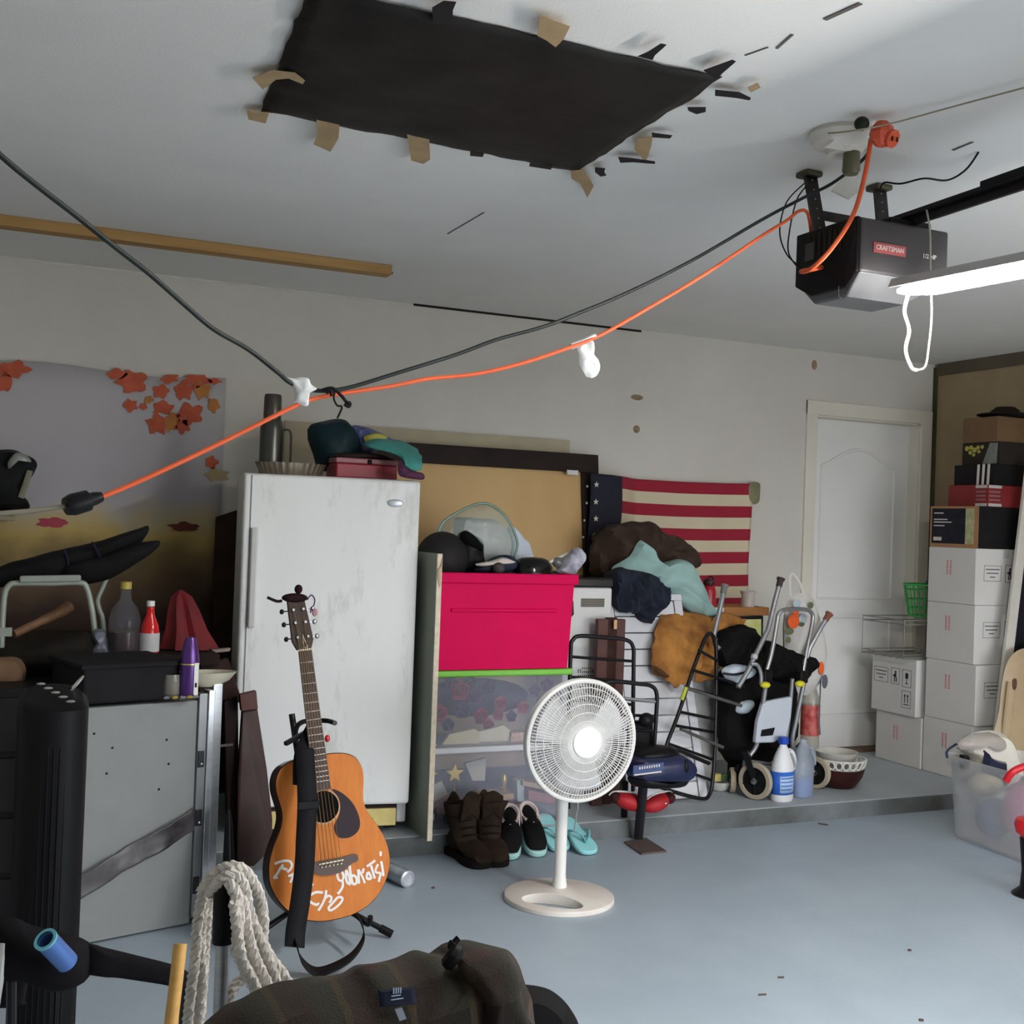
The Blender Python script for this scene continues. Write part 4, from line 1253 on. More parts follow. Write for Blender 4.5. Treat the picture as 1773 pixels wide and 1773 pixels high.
G().ell(pY(968, 974, 4.72), (.035, .02, .025), 14, 8).build('lens', mat('smoke_grey_lens', (104, 104, 104), .2, var=.3), gl)
pb_ = G().puff([pY(x, y, 4.70) for x, y in ((980, 962), (995, 950), (1010, 952), (1016, 965), (1004, 980), (994, 994), (965, 992), (968, 984))], .08, amp=.008, freq=20).build('plastic_bag', mat('white_purple_shopping_bag', (214, 218, 228), .45, col2=(130, 124, 140), scale=18))
tag(pb_, 'white and grey shopping bag spilling over the right end of the pink tote', 'bag')
# ================================================================ pedestal fan
FANW = mat('white_fan_plastic', (228, 226, 222), .35, var=.03, scale=5)
WIRE = mat('white_grille_wire', (232, 231, 228), .35, var=.02)
FC = pY(1004, 1281, 3.74)
fn = thing('pedestal_fan', 'white pedestal fan on a round base in the middle of the floor', 'fan', (1.985, 3.855, 0))
FR = .214
MF = T(*FC) @ Matrix.Rotation(math.radians(90), 4, 'X') @ Matrix.Rotation(math.radians(0), 4, 'Y')
# MF maps local +z to world -y (towards the camera side)
def fpnt(r, a, z):
    return MF @ V((r * math.cos(a), r * math.sin(a), z))
def grille(z_of_r, nm, zrim, n=110, rings=(.075, .105, .135, .165, .192)):
    g = G()
    for i in range(n):
        a = 2 * math.pi * i / n
        g.tube([fpnt(r, a + (0.0 if nm == 'front_grille' else .10 * r / FR), z_of_r(r)) for r in (.055, .105, .155, .19, FR - .006)], .0016 if nm == 'front_grille' else .0012, 4)
    for r in rings:
        g.tube([fpnt(r, 2 * math.pi * j / 48, z_of_r(r) + .001) for j in range(48)], .0015, 5, True)
    o = g.build(nm, WIRE, fn)
    return o
grille(lambda r: .052 - .030 * (r / FR) ** 3, 'front_grille', 0)
grille(lambda r: -.075 + .055 * (r / FR) ** 4, 'rear_grille', 0, n=80)
g = G()
for zz, rr in ((.014, .009), (-.006, .008)):
    g.tube([fpnt(FR, 2 * math.pi * j / 64, zz) for j in range(64)], rr, 8, True)
g.build('rim', FANW, fn)
G().lathe([(.001, .062), (.045, .062), (.055, .058), (.058, .046), (.001, .046)], 32, MF).build('centre_cap', mat('bright_white_cap', (240, 240, 240), .3, var=0), fn)
G().lathe([(.001, -.05), (.05, -.05), (.062, -.03), (.062, .0), (.045, .028), (.001, .03)], 28, MF).build('blade_hub', mat('pale_hub', (206, 206, 204), .4), fn)
for b_ in range(3):
    a0 = b_ * 2 * math.pi / 3 + .5
    rows = []
    for i in range(7):
        t = i / 6
        r = .05 + .135 * t
        row = []
        for j in range(7):
            s = j / 6 - .5
            row.append(fpnt(r, a0 + s * (1.25 - .25 * t) , s * .055 * (1 - .3 * t)))
        rows.append(row)
    G().grid(rows).build('blade', mat('translucent_blade', (226, 226, 228), .35, alpha=.85), fn, solid=.003)
G().lathe([(.001, -.20), (.045, -.195), (.062, -.17), (.068, -.10), (.06, -.075), (.001, -.075)], 24, MF).build('motor_housing', FANW, fn)
PCX, PCY = 1.985, 3.855
G().lathe([(.001, .03), (.030, .03), (.027, .06), (.0225, .09), (.0225, .36), (.026, .365), (.026, .40), (.020, .405), (.019, .50), (.001, .50)], 20, T(PCX, PCY, 0)).build('pole', FANW, fn)
G().tube(spl([(PCX, PCY, .48), (PCX + .01, PCY - .01, .54), FC + V((0, .13, -.03)), FC + V((0, .14, 0))], 5), .026, 10).build('tilt_joint', FANW, fn)
# base: ring with a crescent opening at the front-left
BR = .203
def base_h(x, y):
    r = math.hypot(x, y) / BR
    return .018 + .034 * max(0, 1 - r) ** .8
seg = 72
rin = lambda a: None
g = G()
# annular surface around an off-centre elliptical hole
hx, hy, ha, hb_, hrot = -.075, -.095, .112, .048, math.radians(-42)
def hole(t):
    u, w = ha * math.cos(t), hb_ * math.sin(t)
    return V((hx + u * math.cos(hrot) - w * math.sin(hrot), hy + u * math.sin(hrot) + w * math.cos(hrot), 0))
rows = []
R_N = 8
top, bot = [], []
for i in range(R_N + 1):
    s = i / R_N
    top.append([]); bot.append([])
    for j in range(seg):
        t = 2 * math.pi * j / seg
        h_ = hole(t)
        dirv = V((math.cos(t + hrot), math.sin(t + hrot), 0))
        # point on rim hit from hole centre
        c0 = V((hx, hy, 0))
        B_ = c0.dot(dirv); C_ = c0.dot(c0) - BR * BR
        L = -B_ + math.sqrt(B_ * B_ - C_)
        o_ = c0 + dirv * L
        p = h_.lerp(o_, s)
        z_ = base_h(p.x, p.y)
        top[-1].append(V((PCX + p.x, PCY + p.y, z_)))
        bot[-1].append(V((PCX + p.x, PCY + p.y, .0)))
vs = [p for r in top for p in r] + [p for r in bot for p in r]
N0 = (R_N + 1) * seg
fs = []
for i in range(R_N):
    for j in range(seg):
        j2 = (j + 1) % seg
        fs.append((i * seg + j, i * seg + j2, (i + 1) * seg + j2, (i + 1) * seg + j))
        fs.append((N0 + i * seg + j, N0 + (i + 1) * seg + j, N0 + (i + 1) * seg + j2, N0 + i * seg + j2))
for j in range(seg):
    j2 = (j + 1) % seg
    fs.append((j, N0 + j, N0 + j2, j2))
    fs.append((R_N * seg + j, R_N * seg + j2, N0 + R_N * seg + j2, N0 + R_N * seg + j))
FANB = mat('dusty_white_fan_base', (226, 220, 212), .4, col2=(206, 194, 184), scale=5)
G().add(vs, fs).build('base', FANB, fn, bevel=.003)
G().tube([(PCX + .01, PCY + .03, .335), (PCX + .035, PCY + .03, .335)], .012, 10).build('height_knob', FANW, fn)
cd = tag(G().tube(spl([FC + V((.02, .12, -.06)), pY(1000, 1385, 3.95), pY(998, 1410, 4.05), pY(994, 1440, 4.2)], 6), .003, 6).build('fan_cord', mat('white_blue_cord', (190, 196, 204), .5)), 'thin pale cord hanging down behind the fan head', 'cord')

# ================================================================ shoes on the floor
BOOT = mat('worn_brown_leather', (38, 28, 22), .85, col2=(56, 44, 34), scale=9, bump=.4, bscale=30)
BOOTIN = mat('boot_lining_dark', (16, 12, 11), .9)
SOLE = mat('black_brown_sole', (26, 20, 18), .8)
def boot(px, py, ang, label, flop=0.):
    b = pZ(px, py, 0)
    t = thing('work_boot', label, 'boot', b, 'brown work boots')
    M = T(b.x, b.y, 0) @ RZ(ang) @ Matrix.Diagonal((1.06, .92, .78, 1))
    # toe towards local -y
    def ring(cy, cz, rx, ry, tilt=0., n=20):
        return [M @ V((rx * math.cos(a), cy + ry * math.sin(a) * math.cos(tilt), cz + ry * math.sin(a) * math.sin(tilt))) for a in [2 * math.pi * i / n for i in range(n)]]
    rings = [ring(-.21, .045, .018, .012, .9), ring(-.20, .05, .042, .03, .9), ring(-.165, .058, .053, .046, 1.0), ring(-.12, .066, .055, .056, .9), ring(-.075, .088, .05, .062, .75), ring(-.04, .115, .047, .068, .45), ring(-.015, .155, .048, .068, .12), ring(-.005, .20, .054, .066, 0), ring(0, .245, .063, .072, -.05), ring(-.004 - .02 * flop, .285, .074, .08, -.15)]
    g = G()
    n = 20
    vs = [p for r in rings for p in r]
    fs = [(i * n + j, i * n + (j + 1) % n, (i + 1) * n + (j + 1) % n, (i + 1) * n + j) for i in range(len(rings) - 1) for j in range(n)]
    fs.append(tuple(range(n))[::-1])
    g.add(vs, fs)
    g.v = [p + noise.noise_vector(p * 16) * .007 + noise.noise_vector(p * 9) * .010 for p in g.v]
    # heel block of upper
    g.ell((0, 0, 0), (.044, .055, .07), 14, 10, M=None)
    kk = 14 * 11
    for i in range(len(g.v) - kk, len(g.v)):
        g.v[i] = M @ (g.v[i] + V((0, .02, .085)))
    g.build('upper', BOOT, t, solid=.005)
    topr = [p + V((0, 0, -.02)) for p in rings[-2]]
    G().prism(topr, (0, 0, -.003)).build('lining', BOOTIN, t)
    # tongue and back flap
    rows = [[M @ V((-.04 + .08 * u, -.07 - .02 * w, .20 + .13 * w + .03 * math.sin(math.pi * u))) for u in (0, .25, .5, .75, 1)] for w in (0, .35, .7, 1)]
    cloth(rows, 9, 9, .006, 18).build('tongue', BOOT, t, solid=.006)
    rows = [[M @ V((-.03 + .06 * u, .07 + .015 * w, .26 + .06 * w * math.sin(math.pi * u))) for u in (0, .25, .5, .75, 1)] for w in (0, .5, 1)]
    cloth(rows, 8, 8, .004, 18).build('heel_pull', BOOT, t, solid=.005)
    so = [V((0, -.225, 0)), V((.038, -.21, 0)), V((.055, -.165, 0)), V((.054, -.1, 0)), V((.042, -.03, 0)), V((.046, .05, 0)), V((.03, .085, 0)), V((0, .092, 0)), V((-.03, .085, 0)), V((-.046, .05, 0)), V((-.042, -.03, 0)), V((-.054, -.1, 0)), V((-.055, -.165, 0)), V((-.038, -.21, 0))]
    G().prism([M @ p for p in spl(so, 3, True)], (0, 0, .032)).build('sole', SOLE, t, bevel=.004)
    for i in range(4):
        G().tube(spl([M @ V((-.035, -.085 + i * .014, .13 + i * .035)), M @ V((0, -.105 + i * .016, .14 + i * .035)), M @ V((.035, -.085 + i * .014, .13 + i * .035))], 4), .003, 5).build('lace', SOLE, t)
    return t
boot(797, 1482, .12, 'worn brown leather boot nearer the guitar, collar flopping open')
boot(842, 1478, -.16, 'worn brown leather boot beside the black sneakers, tongue raised', 1.)

SNK = mat('black_canvas', (20, 19, 20), .8, var=.3, bump=.2)
MINT = mat('mint_rubber_sole', (170, 214, 208), .6, var=.04)
SNIN = mat('pale_pink_insole', (206, 190, 186), .8)
def shoe_rings(M, S=1.):
    def ring(cy, cz, rx, ry, tilt, n=20):
        return [M @ V((S * rx * math.cos(a), S * (cy + ry * math.sin(a) * math.cos(tilt)), S * (cz + ry * math.sin(a) * math.sin(tilt)))) for a in [2 * math.pi * i / n for i in range(n)]]
    return [ring(-.125, .03, .012, .008, 1.2), ring(-.118, .034, .034, .02, 1.2), ring(-.09, .04, .044, .032, 1.2), ring(-.05, .046, .045, .042, 1.1), ring(-.01, .054, .042, .055, .75), ring(.02, .06, .04, .075, .32), ring(.03, .07, .039, .085, .22)]
def sneaker(px, py, ang, label, pitch=0.):
    b = pZ(px, py, 0)
    t = thing('black_sneaker', label, 'sneaker', b, 'black sneakers with mint soles')
    M = T(b.x, b.y, .002) @ RZ(ang) @ Matrix.Rotation(pitch, 4, 'X') @ T(0, .142, 0)
    rings = shoe_rings(M)
    n = 20
    g = G()
    vs = [p for r in rings for p in r]
    fs = [(i * n + j, i * n + (j + 1) % n, (i + 1) * n + (j + 1) % n, (i + 1) * n + j) for i in range(len(rings) - 1) for j in range(n)]
    fs.append(tuple(range(n))[::-1])
    g.add(vs, fs)
    g.build('upper', SNK, t, solid=.004)
    # padded opening
    G().tube(rings[-1], .006, 6, True).build('collar', SNIN, t)
    rows = [[M @ V((.037 * math.sin(u), .066 + .046 * math.cos(u), .022 + w * (.060 + .014 * math.cos(u)))) for u in [math.radians(-112 + 28 * k_) for k_ in range(9)]] for w in (0, .35, .7, 1)]
    cloth(rows, 6, 16, 0).build('heel_counter', SNK, t, solid=.008)
    rim = [M @ V((.037 * math.sin(u), .066 + .046 * math.cos(u), .022 + (.061 + .014 * math.cos(u)))) for u in [math.radians(-125 + 10 * k_) for k_ in range(26)]]
    rim = [M @ V((-.026, .004, .086))] + rim + [M @ V((.026, .004, .086))]
    G().tube(spl(rim, 2), .0065, 8).build('padded_rim', SNIN, t)
    G().prism([M @ V((.031 * math.sin(a), .066 + .040 * math.cos(a), .058)) for a in [2 * math.pi * k_ / 20 for k_ in range(20)]], M.to_3x3() @ V((0, 0, .004))).build('insole', SNIN, t)
    so = [V((0, -.142, 0)), V((.03, -.132, 0)), V((.046, -.1, 0)), V((.046, -.05, 0)), V((.038, .0, 0)), V((.039, .06, 0)), V((.03, .105, 0)), V((0, .116, 0)), V((-.03, .105, 0)), V((-.039, .06, 0)), V((-.038, .0, 0)), V((-.046, -.05, 0)), V((-.046, -.1, 0)), V((-.03, -.132, 0))]
    G().prism([M @ p for p in spl(so, 3, True)], M.to_3x3() @ V((0, 0, .026))).build('sole', MINT, t, bevel=.006)
    for i in range(3):
        G().tube(spl([M @ V((-.026, -.05 + i * .022, .068 + i * .012)), M @ V((0, -.055 + i * .022, .086 + i * .008)), M @ V((.026, -.05 + i * .022, .068 + i * .012))], 4), .0028, 5).build('lace', SNK, t)
    G().ell(M @ V((0, -.02, .088)), (.006, .004, .004), 8, 5).build('eyelet_badge', CHROME, t)
    return t
sneaker(882, 1491, -.40, 'black sneaker with mint sole next to the brown boots', .36)
sneaker(932, 1486, -.16, 'black sneaker with mint sole next to the turquoise sandals', .36)

TEAL = mat('turquoise_foam', (150, 214, 218), .6, var=.04)
TEAL2 = mat('turquoise_strap', (122, 196, 200), .6, var=.06)
def flipflop(px, py, ang, label, lift=0.):
    b = pZ(px, py, 0)
    t = thing('flip_flop', label, 'sandal', b, 'turquoise flip-flops')
    M = T(b.x, b.y, .002) @ RZ(ang) @ Matrix.Rotation(lift, 4, 'X') @ T(0, .135, 0)
    so = [V((0, -.135, 0)), V((.035, -.125, 0)), V((.05, -.09, 0)), V((.048, -.04, 0)), V((.038, .02, 0)), V((.038, .07, 0)), V((.028, .11, 0)), V((0, .122, 0)), V((-.028, .11, 0)), V((-.038, .07, 0)), V((-.036, .02, 0)), V((-.046, -.04, 0)), V((-.05, -.09, 0)), V((-.035, -.125, 0))]
    G().prism([M @ p for p in spl(so, 4, True)], M.to_3x3() @ V((0, 0, .02))).build('footbed', TEAL, t, bevel=.006, bseg=3)
    for s in (-1, 1):
        ribbon([M @ V((0, -.075, .024)), M @ V((s * .018, -.06, .05)), M @ V((s * .038, -.02, .045)), M @ V((s * .042, .015, .018))], .026, 5, tw=lambda q, d, M=M: (M.to_3x3() @ V((0, 1, -.3))).normalized()).build('strap', TEAL2, t, solid=.003)
    G().ell(M @ V((0, -.068, .04)), (.012, .01, .010), 10, 6).build('bow', mat('slate_bow', (92, 116, 128), .6), t)
    return t
flipflop(972, 1477, -.10, 'turquoise flip-flop partly behind the fan pole', .36)
flipflop(1022, 1482, .02, 'turquoise flip-flop right of the fan pole', .36)

# spray can on its side
a, b = pZ(664, 1503, .032), pZ(706, 1522, .032)
a.z = b.z = .0315
can = thing('spray_can', 'dark spray can with a pale base lying on the floor beside the guitar', 'can', (a.x, a.y, 0))
d = (b - a).normalized()
G().lathe([(.001, 0), (.029, 0), (.0315, .006), (.0315, .15), (.001, .151)], 24, aim(b - d * .155, b)).build('body', mat('dark_printed_can', (44, 38, 48), .3, .3, col2=(176, 186, 196), scale=6), can)
G().lathe([(.001, .0), (.031, .0), (.031, .004), (.024, .008), (.02, .004), (.001, .003)], 24, aim(b - d * .004, b + d)).build('base_cup', mat('pale_aluminium_base', (200, 202, 210), .35, .5), can)
G().lathe([(.001, 0), (.018, 0), (.026, .02), (.001, .021)], 18, aim(b - d * .177, b)).build('cap', BLACKP, can)
# floor litter
for i, (x, y, l, a_, c) in enumerate(((1425, 1427, .045, .9, 0), (1575, 1645, .010, 0, 1), (1595, 1766, .012, .4, 1), (750, 1537, .012, .2, 1), (1352, 1692, .02, .3, 2), (1320, 1722, .025, .2, 2))):
    p = pZ(x, y, .003)
    lab = ['short brown stick on the floor near the white tub', 'small dark crumb on the open floor below the white tub', 'small dark crumb at the bottom edge of the floor', 'small reddish crumb beside the spray can', 'faint twig on the open floor in front of the fan', 'faint twig on the floor near the bottom edge'][i]
    o = G().bar(p - V((math.cos(a_) * l / 2, -math.sin(a_) * l / 2, 0)), p + V((math.cos(a_) * l / 2, -math.sin(a_) * l / 2, 0)), .008 if c < 2 else .002, .005).build('floor_crumb', mat('dark_litter', (84, 66, 60), .9), smooth=False)
    tag(o, lab, 'litter')
# ================================================================ clutter between the bins and the door
# white appliance with a vent, black tray on top
ap = thing('white_air_heater', 'slim white appliance with a louvred vent standing right of the pink tote', 'heater', (2.63, 5.0, HS))
WAP = mat('white_appliance_enamel', (218, 218, 216), .4, var=.03)
ax0, ax1, ay = 2.50, 2.752, 4.90
G().box(ax0, ax1, ay, 5.16, HS, 1.09).build('casing', WAP, ap, smooth=False, bevel=.01)
a, b = pY(1006, 1036, ay), pY(1046, 1051, ay)
g = G()
vb = G().box(a.x, b.x, ay - .002, ay, b.z, a.z).build('vent_panel', mat('tan_grey_vent', (150, 144, 132), .6), ap, smooth=False)
for i in range(5):
    z = b.z + (a.z - b.z) * (i + .5) / 5
    G().box(a.x + .003, b.x - .003, ay - .006, ay - .002, z - .0022, z + .0022).build('louvre', mat('dark_louvre', (92, 88, 82), .6), vb, smooth=False)
for r_ in range(6):
    g = G()
    for c_ in range(9):
        p = pY(1001 + c_ * 3.6, 1157 + r_ * 6.5 + (abs(c_ - 4) > 2 and r_ == 0) * 3, ay)
        g.ell((p.x, ay - .001, p.z), (.0032, .002, .0038), 6, 4)
    g.build('vent_hole_row', BLACKP, ap, kind='stuff')
bt_ = tag(G().box(2.42, 2.76, 4.90, 5.2, 1.0905, 1.135).build('black_tray', mat('glossy_black_tray', (18, 18, 20), .2), smooth=False, bevel=.008), 'glossy black flat tray lying on the white appliance', 'tray')
# white cabinet carrying the clothes
wc = thing('white_cabinet', 'low white cabinet hidden behind the leaning shutters under the clothes pile', 'cabinet', (3.1, 5.2, HS))
G().box(2.985, 3.50, 5.10, 5.44, HS, .96).build('carcass', WAP, wc, smooth=False, bevel=.006)
G().box(2.98, 3.52, 5.08, 5.46, .9605, .985).build('top', WAP, wc, smooth=False, bevel=.005)
# clothes heap
BRJ = mat('brown_corduroy', (66, 48, 38), .9, col2=(50, 36, 28), scale=18, bump=.5, bscale=45)
j1 = G().puff([pY(x, y, 5.22) for x, y in ((1030, 930), (1052, 912), (1090, 906), (1120, 905), (1132, 918), (1165, 930), (1192, 942), (1208, 962), (1205, 985), (1170, 990), (1100, 1000), (1040, 1000), (1026, 975))], .26, amp=.012, freq=9, K=16, dens=8, fold=.055, ff=7).build('brown_jacket', BRJ)
tag(j1, 'brown corduroy jacket on top of the clothes pile in front of the flag', 'jacket')
TLP = mat('pale_teal_cotton', (150, 182, 178), .85, var=.06, bump=.3, bscale=16)
j2 = G().puff([pY(x, y, 5.06) for x, y in ((1058, 988), (1090, 962), (1108, 937), (1124, 962), (1140, 976), (1175, 968), (1200, 982), (1215, 1008), (1228, 1045), (1240, 1066), (1205, 1066), (1165, 1040), (1130, 1012), (1095, 994))], .16, amp=.006, freq=9, seed=2, K=14, dens=7, fold=.022, ff=5).build('teal_pillow', TLP)
tag(j2, 'pale teal pillow sliding out of the clothes pile', 'pillow')
NVF = mat('navy_fleece', (36, 44, 60), .95, col2=(24, 29, 42), scale=14, bump=.6, bscale=60)
j3 = G().puff([pY(x, y, 4.98) for x, y in ((1056, 990), (1090, 990), (1125, 998), (1150, 1020), (1150, 1045), (1132, 1062), (1120, 1080), (1106, 1078), (1096, 1060), (1070, 1062), (1056, 1040))], .22, amp=.010, freq=13, seed=5, K=16, dens=8, fold=.06, ff=9, fdir=(1.4, 1, .6)).build('navy_fleece', NVF)
tag(j3, 'navy fleece bundled under the teal pillow', 'fleece')
j4 = G().puff([pY(x, y, 5.12) for x, y in ((1140, 1010), (1170, 1040), (1210, 1068), (1205, 1074), (1165, 1066), (1140, 1060))], .16, amp=.012, freq=12).build('dark_blanket', mat('dark_green_blanket', (46, 44, 40), .95))
tag(j4, 'dark folded blanket under the teal pillow', 'blanket')

# brown louvre shutter and dark board
RBW = mat('red_brown_shutter', (92, 48, 38), .5, col2=(76, 38, 32), scale=5, stretch=(8, 8, 1))
bs_ = thing('brown_shutter', 'red-brown wooden shutter pair standing before the white appliance', 'shutter', (2.78, 4.82, HS))
for i, (xa, xb, yt) in enumerate(((1036, 1054, 1072), (1055, 1072, 1070), (1073, 1088, 1073))):
    a, b = pY(xa, yt, 4.80), pY(xb, yt, 4.80)
    G().box(a.x, b.x, 4.80 + i * .012, 4.83 + i * .012, HS, a.z).build('board', RBW if i != 1 else mat('dark_brown_shutter', (58, 32, 28), .5), bs_, smooth=False, bevel=.003)
a = pY(1066, 1078, 4.79)
G().box(a.x - .008, a.x + .008, 4.79, 4.80, a.z - .03, a.z + .012).build('split', mat('bare_split_wood', (206, 170, 120), .7), bs_, smooth=False)

# white slatted shutter leaning
WSL = mat('white_painted_slat', (206, 206, 210), .5, var=.04)
ws = thing('white_slatted_shutter', 'white slatted shutter leaning behind the black racks', 'shutter', (3.0, 4.85, HS))
def lean(u, z, off=0.):
    """leaning plane: u = world x at the bottom, z height"""
    t = (z - HS) / .95
    return V((u - .05 * t, 4.775 + .22 * t - off, z))
for i in range(12):
    z0_, z1_ = HS + .01 + i * .078, HS + .01 + i * .078 + .073
    P = [lean(2.86, z0_), lean(3.20, z0_), lean(3.20, z1_), lean(2.86, z1_)]
    G().prism(P, (0, .014, 0)).build('slat', WSL, ws, smooth=False, bevel=.003)
for (u0, u1) in ((3.205, 3.25), (2.81, 2.855)):
    G().prism([lean(u0, HS, .004), lean(u1, HS, .004), lean(u1, HS + .945, .004), lean(u0, HS + .945, .004)], (0, .022, 0)).build('stile', WSL, ws, smooth=False, bevel=.003)
G().prism([lean(2.80, HS + .946, .004), lean(3.25, HS + .946, .004), lean(3.25, HS + .975, .004), lean(2.80, HS + .975, .004)], (0, .022, 0)).build('top_rail', WSL, ws, smooth=False)
# tan suede jacket hung over the shutter
SUE = mat('tan_suede', (186, 128, 62), .95, col2=(128, 80, 38), scale=9, bump=.6, bscale=26, bdist=.012)
sj = thing('suede_jacket', 'tan suede jacket thrown over the white shutter', 'jacket', pY(1190, 1190, 4.86))
rows = [[pY(1146, 1058, 5.02), pY(1175, 1060, 5.03), pY(1205, 1066, 5.03), pY(1235, 1070, 5.02)],
        [pY(1140, 1082, 4.94), pY(1170, 1085, 4.92), pY(1205, 1088, 4.93), pY(1232, 1095, 4.95)],
        [pY(1132, 1115, 4.90), pY(1165, 1118, 4.87), pY(1198, 1122, 4.87), pY(1222, 1130, 4.89)],
        [pY(1126, 1148, 4.88), pY(1154, 1156, 4.84), pY(1184, 1162, 4.84), pY(1204, 1166, 4.86)],
        [pY(1138, 1164, 4.87), pY(1158, 1186, 4.84), pY(1170, 1190, 4.83), pY(1184, 1184, 4.85)]]
cloth(rows, 36, 36, .020, 12).build('front', SUE, sj, solid=.012)
rows = [[pY(1232, 1068, 5.0), pY(1262, 1064, 5.02), pY(1292, 1072, 5.04)],
        [pY(1228, 1100, 4.94), pY(1252, 1104, 4.94), pY(1280, 1106, 4.98)],
        [pY(1214, 1150, 4.90), pY(1232, 1150, 4.88), pY(1246, 1150, 4.92)],
        [pY(1200, 1180, 4.90), pY(1222, 1178, 4.88), pY(1240, 1176, 4.92)]]
cloth(rows, 30, 24, .020, 13, 3).build('sleeve', SUE, sj, solid=.014)
G().puff([pY(x, y, 4.835) for x, y in ((1132, 1152), (1150, 1162), (1160, 1172), (1152, 1174), (1136, 1162))], .02).build('pocket_welt', mat('dark_suede_pocket', (74, 46, 24), .9), sj)

# black tube racks
def rack(name, label, outline, bars, Y, r, cat='rack', feet=None):
    t = thing(name, label, cat, pY(outline[0][0], outline[0][1], Y))
    pts = [pY(x, y, Y if len(q) == 0 else q[0]) for x, y, *q in outline]
    G().tube(spl(pts, 5), r, 10).build('frame', BLACKM, t)
    for (xa, ya, xb, yb, *q) in bars:
        Ya, Yb = (q if len(q) == 2 else (Y, Y))
        G().tube([pY(xa, ya, Ya), pY(xb, yb, Yb)], r * .72, 8).build('crossbar', BLACKM, t)
    return t
rack('black_tube_rack', 'black tubular rack with crossbars before the brown shutters', [(984, 1400), (985, 1250), (988, 1130), (992, 1108), (1006, 1101), (1050, 1104), (1084, 1108), (1096, 1120), (1097, 1150), (1096, 1250), (1096, 1370)],
     [(988, 1137, 1096, 1145), (987, 1172, 1096, 1181), (986, 1212, 1096, 1220)], 4.70, .0095)
rk = rack('black_seat_back_rack', 'smaller black tubular rack with a chrome bar above the blue machine', [(1040, 1340), (1040, 1240), (1041, 1195), (1048, 1183), (1066, 1180), (1105, 1184), (1128, 1188), (1137, 1202), (1136, 1240), (1132, 1300), (1130, 1340)],
          [(1040, 1236, 1134, 1240), (1040, 1262, 1133, 1266), (1040, 1288, 1132, 1292)], 4.56, .0095)
G().tube([pY(1042, 1206, 4.555), pY(1134, 1215, 4.555)], .0085, 8).build('chrome_bar', CHROME, rk)
G().ell(pY(1119, 1247, 4.53), (.036, .03, .034), 16, 10).build('ball_knob', BLACKP, rk)
G().box(-.06, .06, -.02, .02, -.13, .06).xf(T(*pY(1108, 1270, 4.60))).build('pad', BLACKP, rk, smooth=False, bevel=.01)
# leaning ladder-like rack
lr = thing('leaning_black_rack', 'black tubular rack leaning with its rungs against the folded walker', 'rack', pZ(1190, 1385, HS))
G().tube(spl([pY(1240, 1124, 4.80), pY(1236, 1104, 4.80), pY(1228, 1097, 4.79), pY(1218, 1112, 4.78), pY(1198, 1165, 4.75), pY(1175, 1235, 4.71), pY(1156, 1285, 4.68), pY(1158, 1293, 4.68), pY(1190, 1306, 4.69), pY(1228, 1322, 4.70)], 5), .0095, 10).build('front_rail', BLACKM, lr)
G().tube(spl([pY(1240, 1105, 4.80), pY(1240, 1180, 4.79), pY(1238, 1280, 4.76), pY(1234, 1350, 4.73), pY(1228, 1376, 4.715), pY(1215, 1383, 4.70), pY(1170, 1372, 4.70), pY(1130, 1358, 4.70)], 5), .0095, 10).build('rear_rail', BLACKM, lr)
for (xa, ya, xb, yb) in ((1210, 1126, 1242, 1144), (1198, 1160, 1290, 1188), (1187, 1190, 1280, 1218), (1174, 1232, 1240, 1246), (1168, 1256, 1236, 1268), (1158, 1288, 1236, 1316), (1196, 1338, 1234, 1352)):
    G().tube([pY(xa, ya, 4.735), pY(xb, yb, 4.78)], .0075, 8).build('rung', BLACKM, lr)
for (xa, ya, xb, yb) in ((1190, 1192, 1284, 1222), (1178, 1262, 1252, 1294)):
    G().tube([pY(xa, ya, 4.725), pY(xb, yb, 4.74)], .008, 8).build('grey_rung', mat('worn_grey_tube', (104, 102, 100), .4, .5), lr)
G().tube([pY(1188, 1190, 4.722), pY(1180, 1212, 4.716)], .0105, 8).build('lime_band', mat('lime_tape', (176, 186, 60), .5), lr)

# blue exercise machine on a post
bm_ = thing('blue_machine', 'dark blue moulded machine head on a black post with a square foot plate', 'machine', pZ(1120, 1468, 0))
BLU = mat('metallic_dark_blue', (22, 30, 66), .3, var=.12, coat=.5)
YB = 4.40
G().puff([pY(x, y, YB) for x, y in ((1085, 1318), (1100, 1308), (1140, 1304), (1172, 1302), (1192, 1312), (1200, 1328), (1192, 1344), (1172, 1352), (1120, 1352), (1088, 1346))], .20, p=3.2).build('shell', BLU, bm_)
G().puff([pY(x, y, YB + .02) for x, y in ((1090, 1308), (1110, 1296), (1150, 1290), (1172, 1298), (1165, 1312), (1110, 1316))], .15).build('black_seat', mat('black_vinyl', (20, 20, 22), .35), bm_)
G().puff([pY(x, y, YB) for x, y in ((1088, 1344), (1130, 1350), (1172, 1348), (1190, 1340), (1184, 1356), (1160, 1362), (1100, 1362))], .16).build('underside', BLACKP, bm_)
G().ell(pY(1186, 1328, YB - .085), (.016, .02, .032), 14, 8).build('end_socket', BLACKP, bm_)
pl = G().prism([pY(x, y, YB - .105) for x, y in ((1097, 1326), (1150, 1320), (1146, 1336), (1096, 1344))], (0, .006, 0)).build('name_strip', mat('slate_blue_strip', (60, 76, 120), .4), bm_, smooth=False)
g = G()
for i in range(9):
    a = pY(1108 + i * 4.2, 1330 - i * .6, YB - .107)
    g.box(a.x - .003, a.x + .003, a.y, a.y + .001, a.z - .006, a.z + .005)
g.build('strip_print', WPRINT, bm_, smooth=False, kind='stuff')
a = pY(1098, 1342, YB - .107); b = pY(1145, 1336, YB - .107)
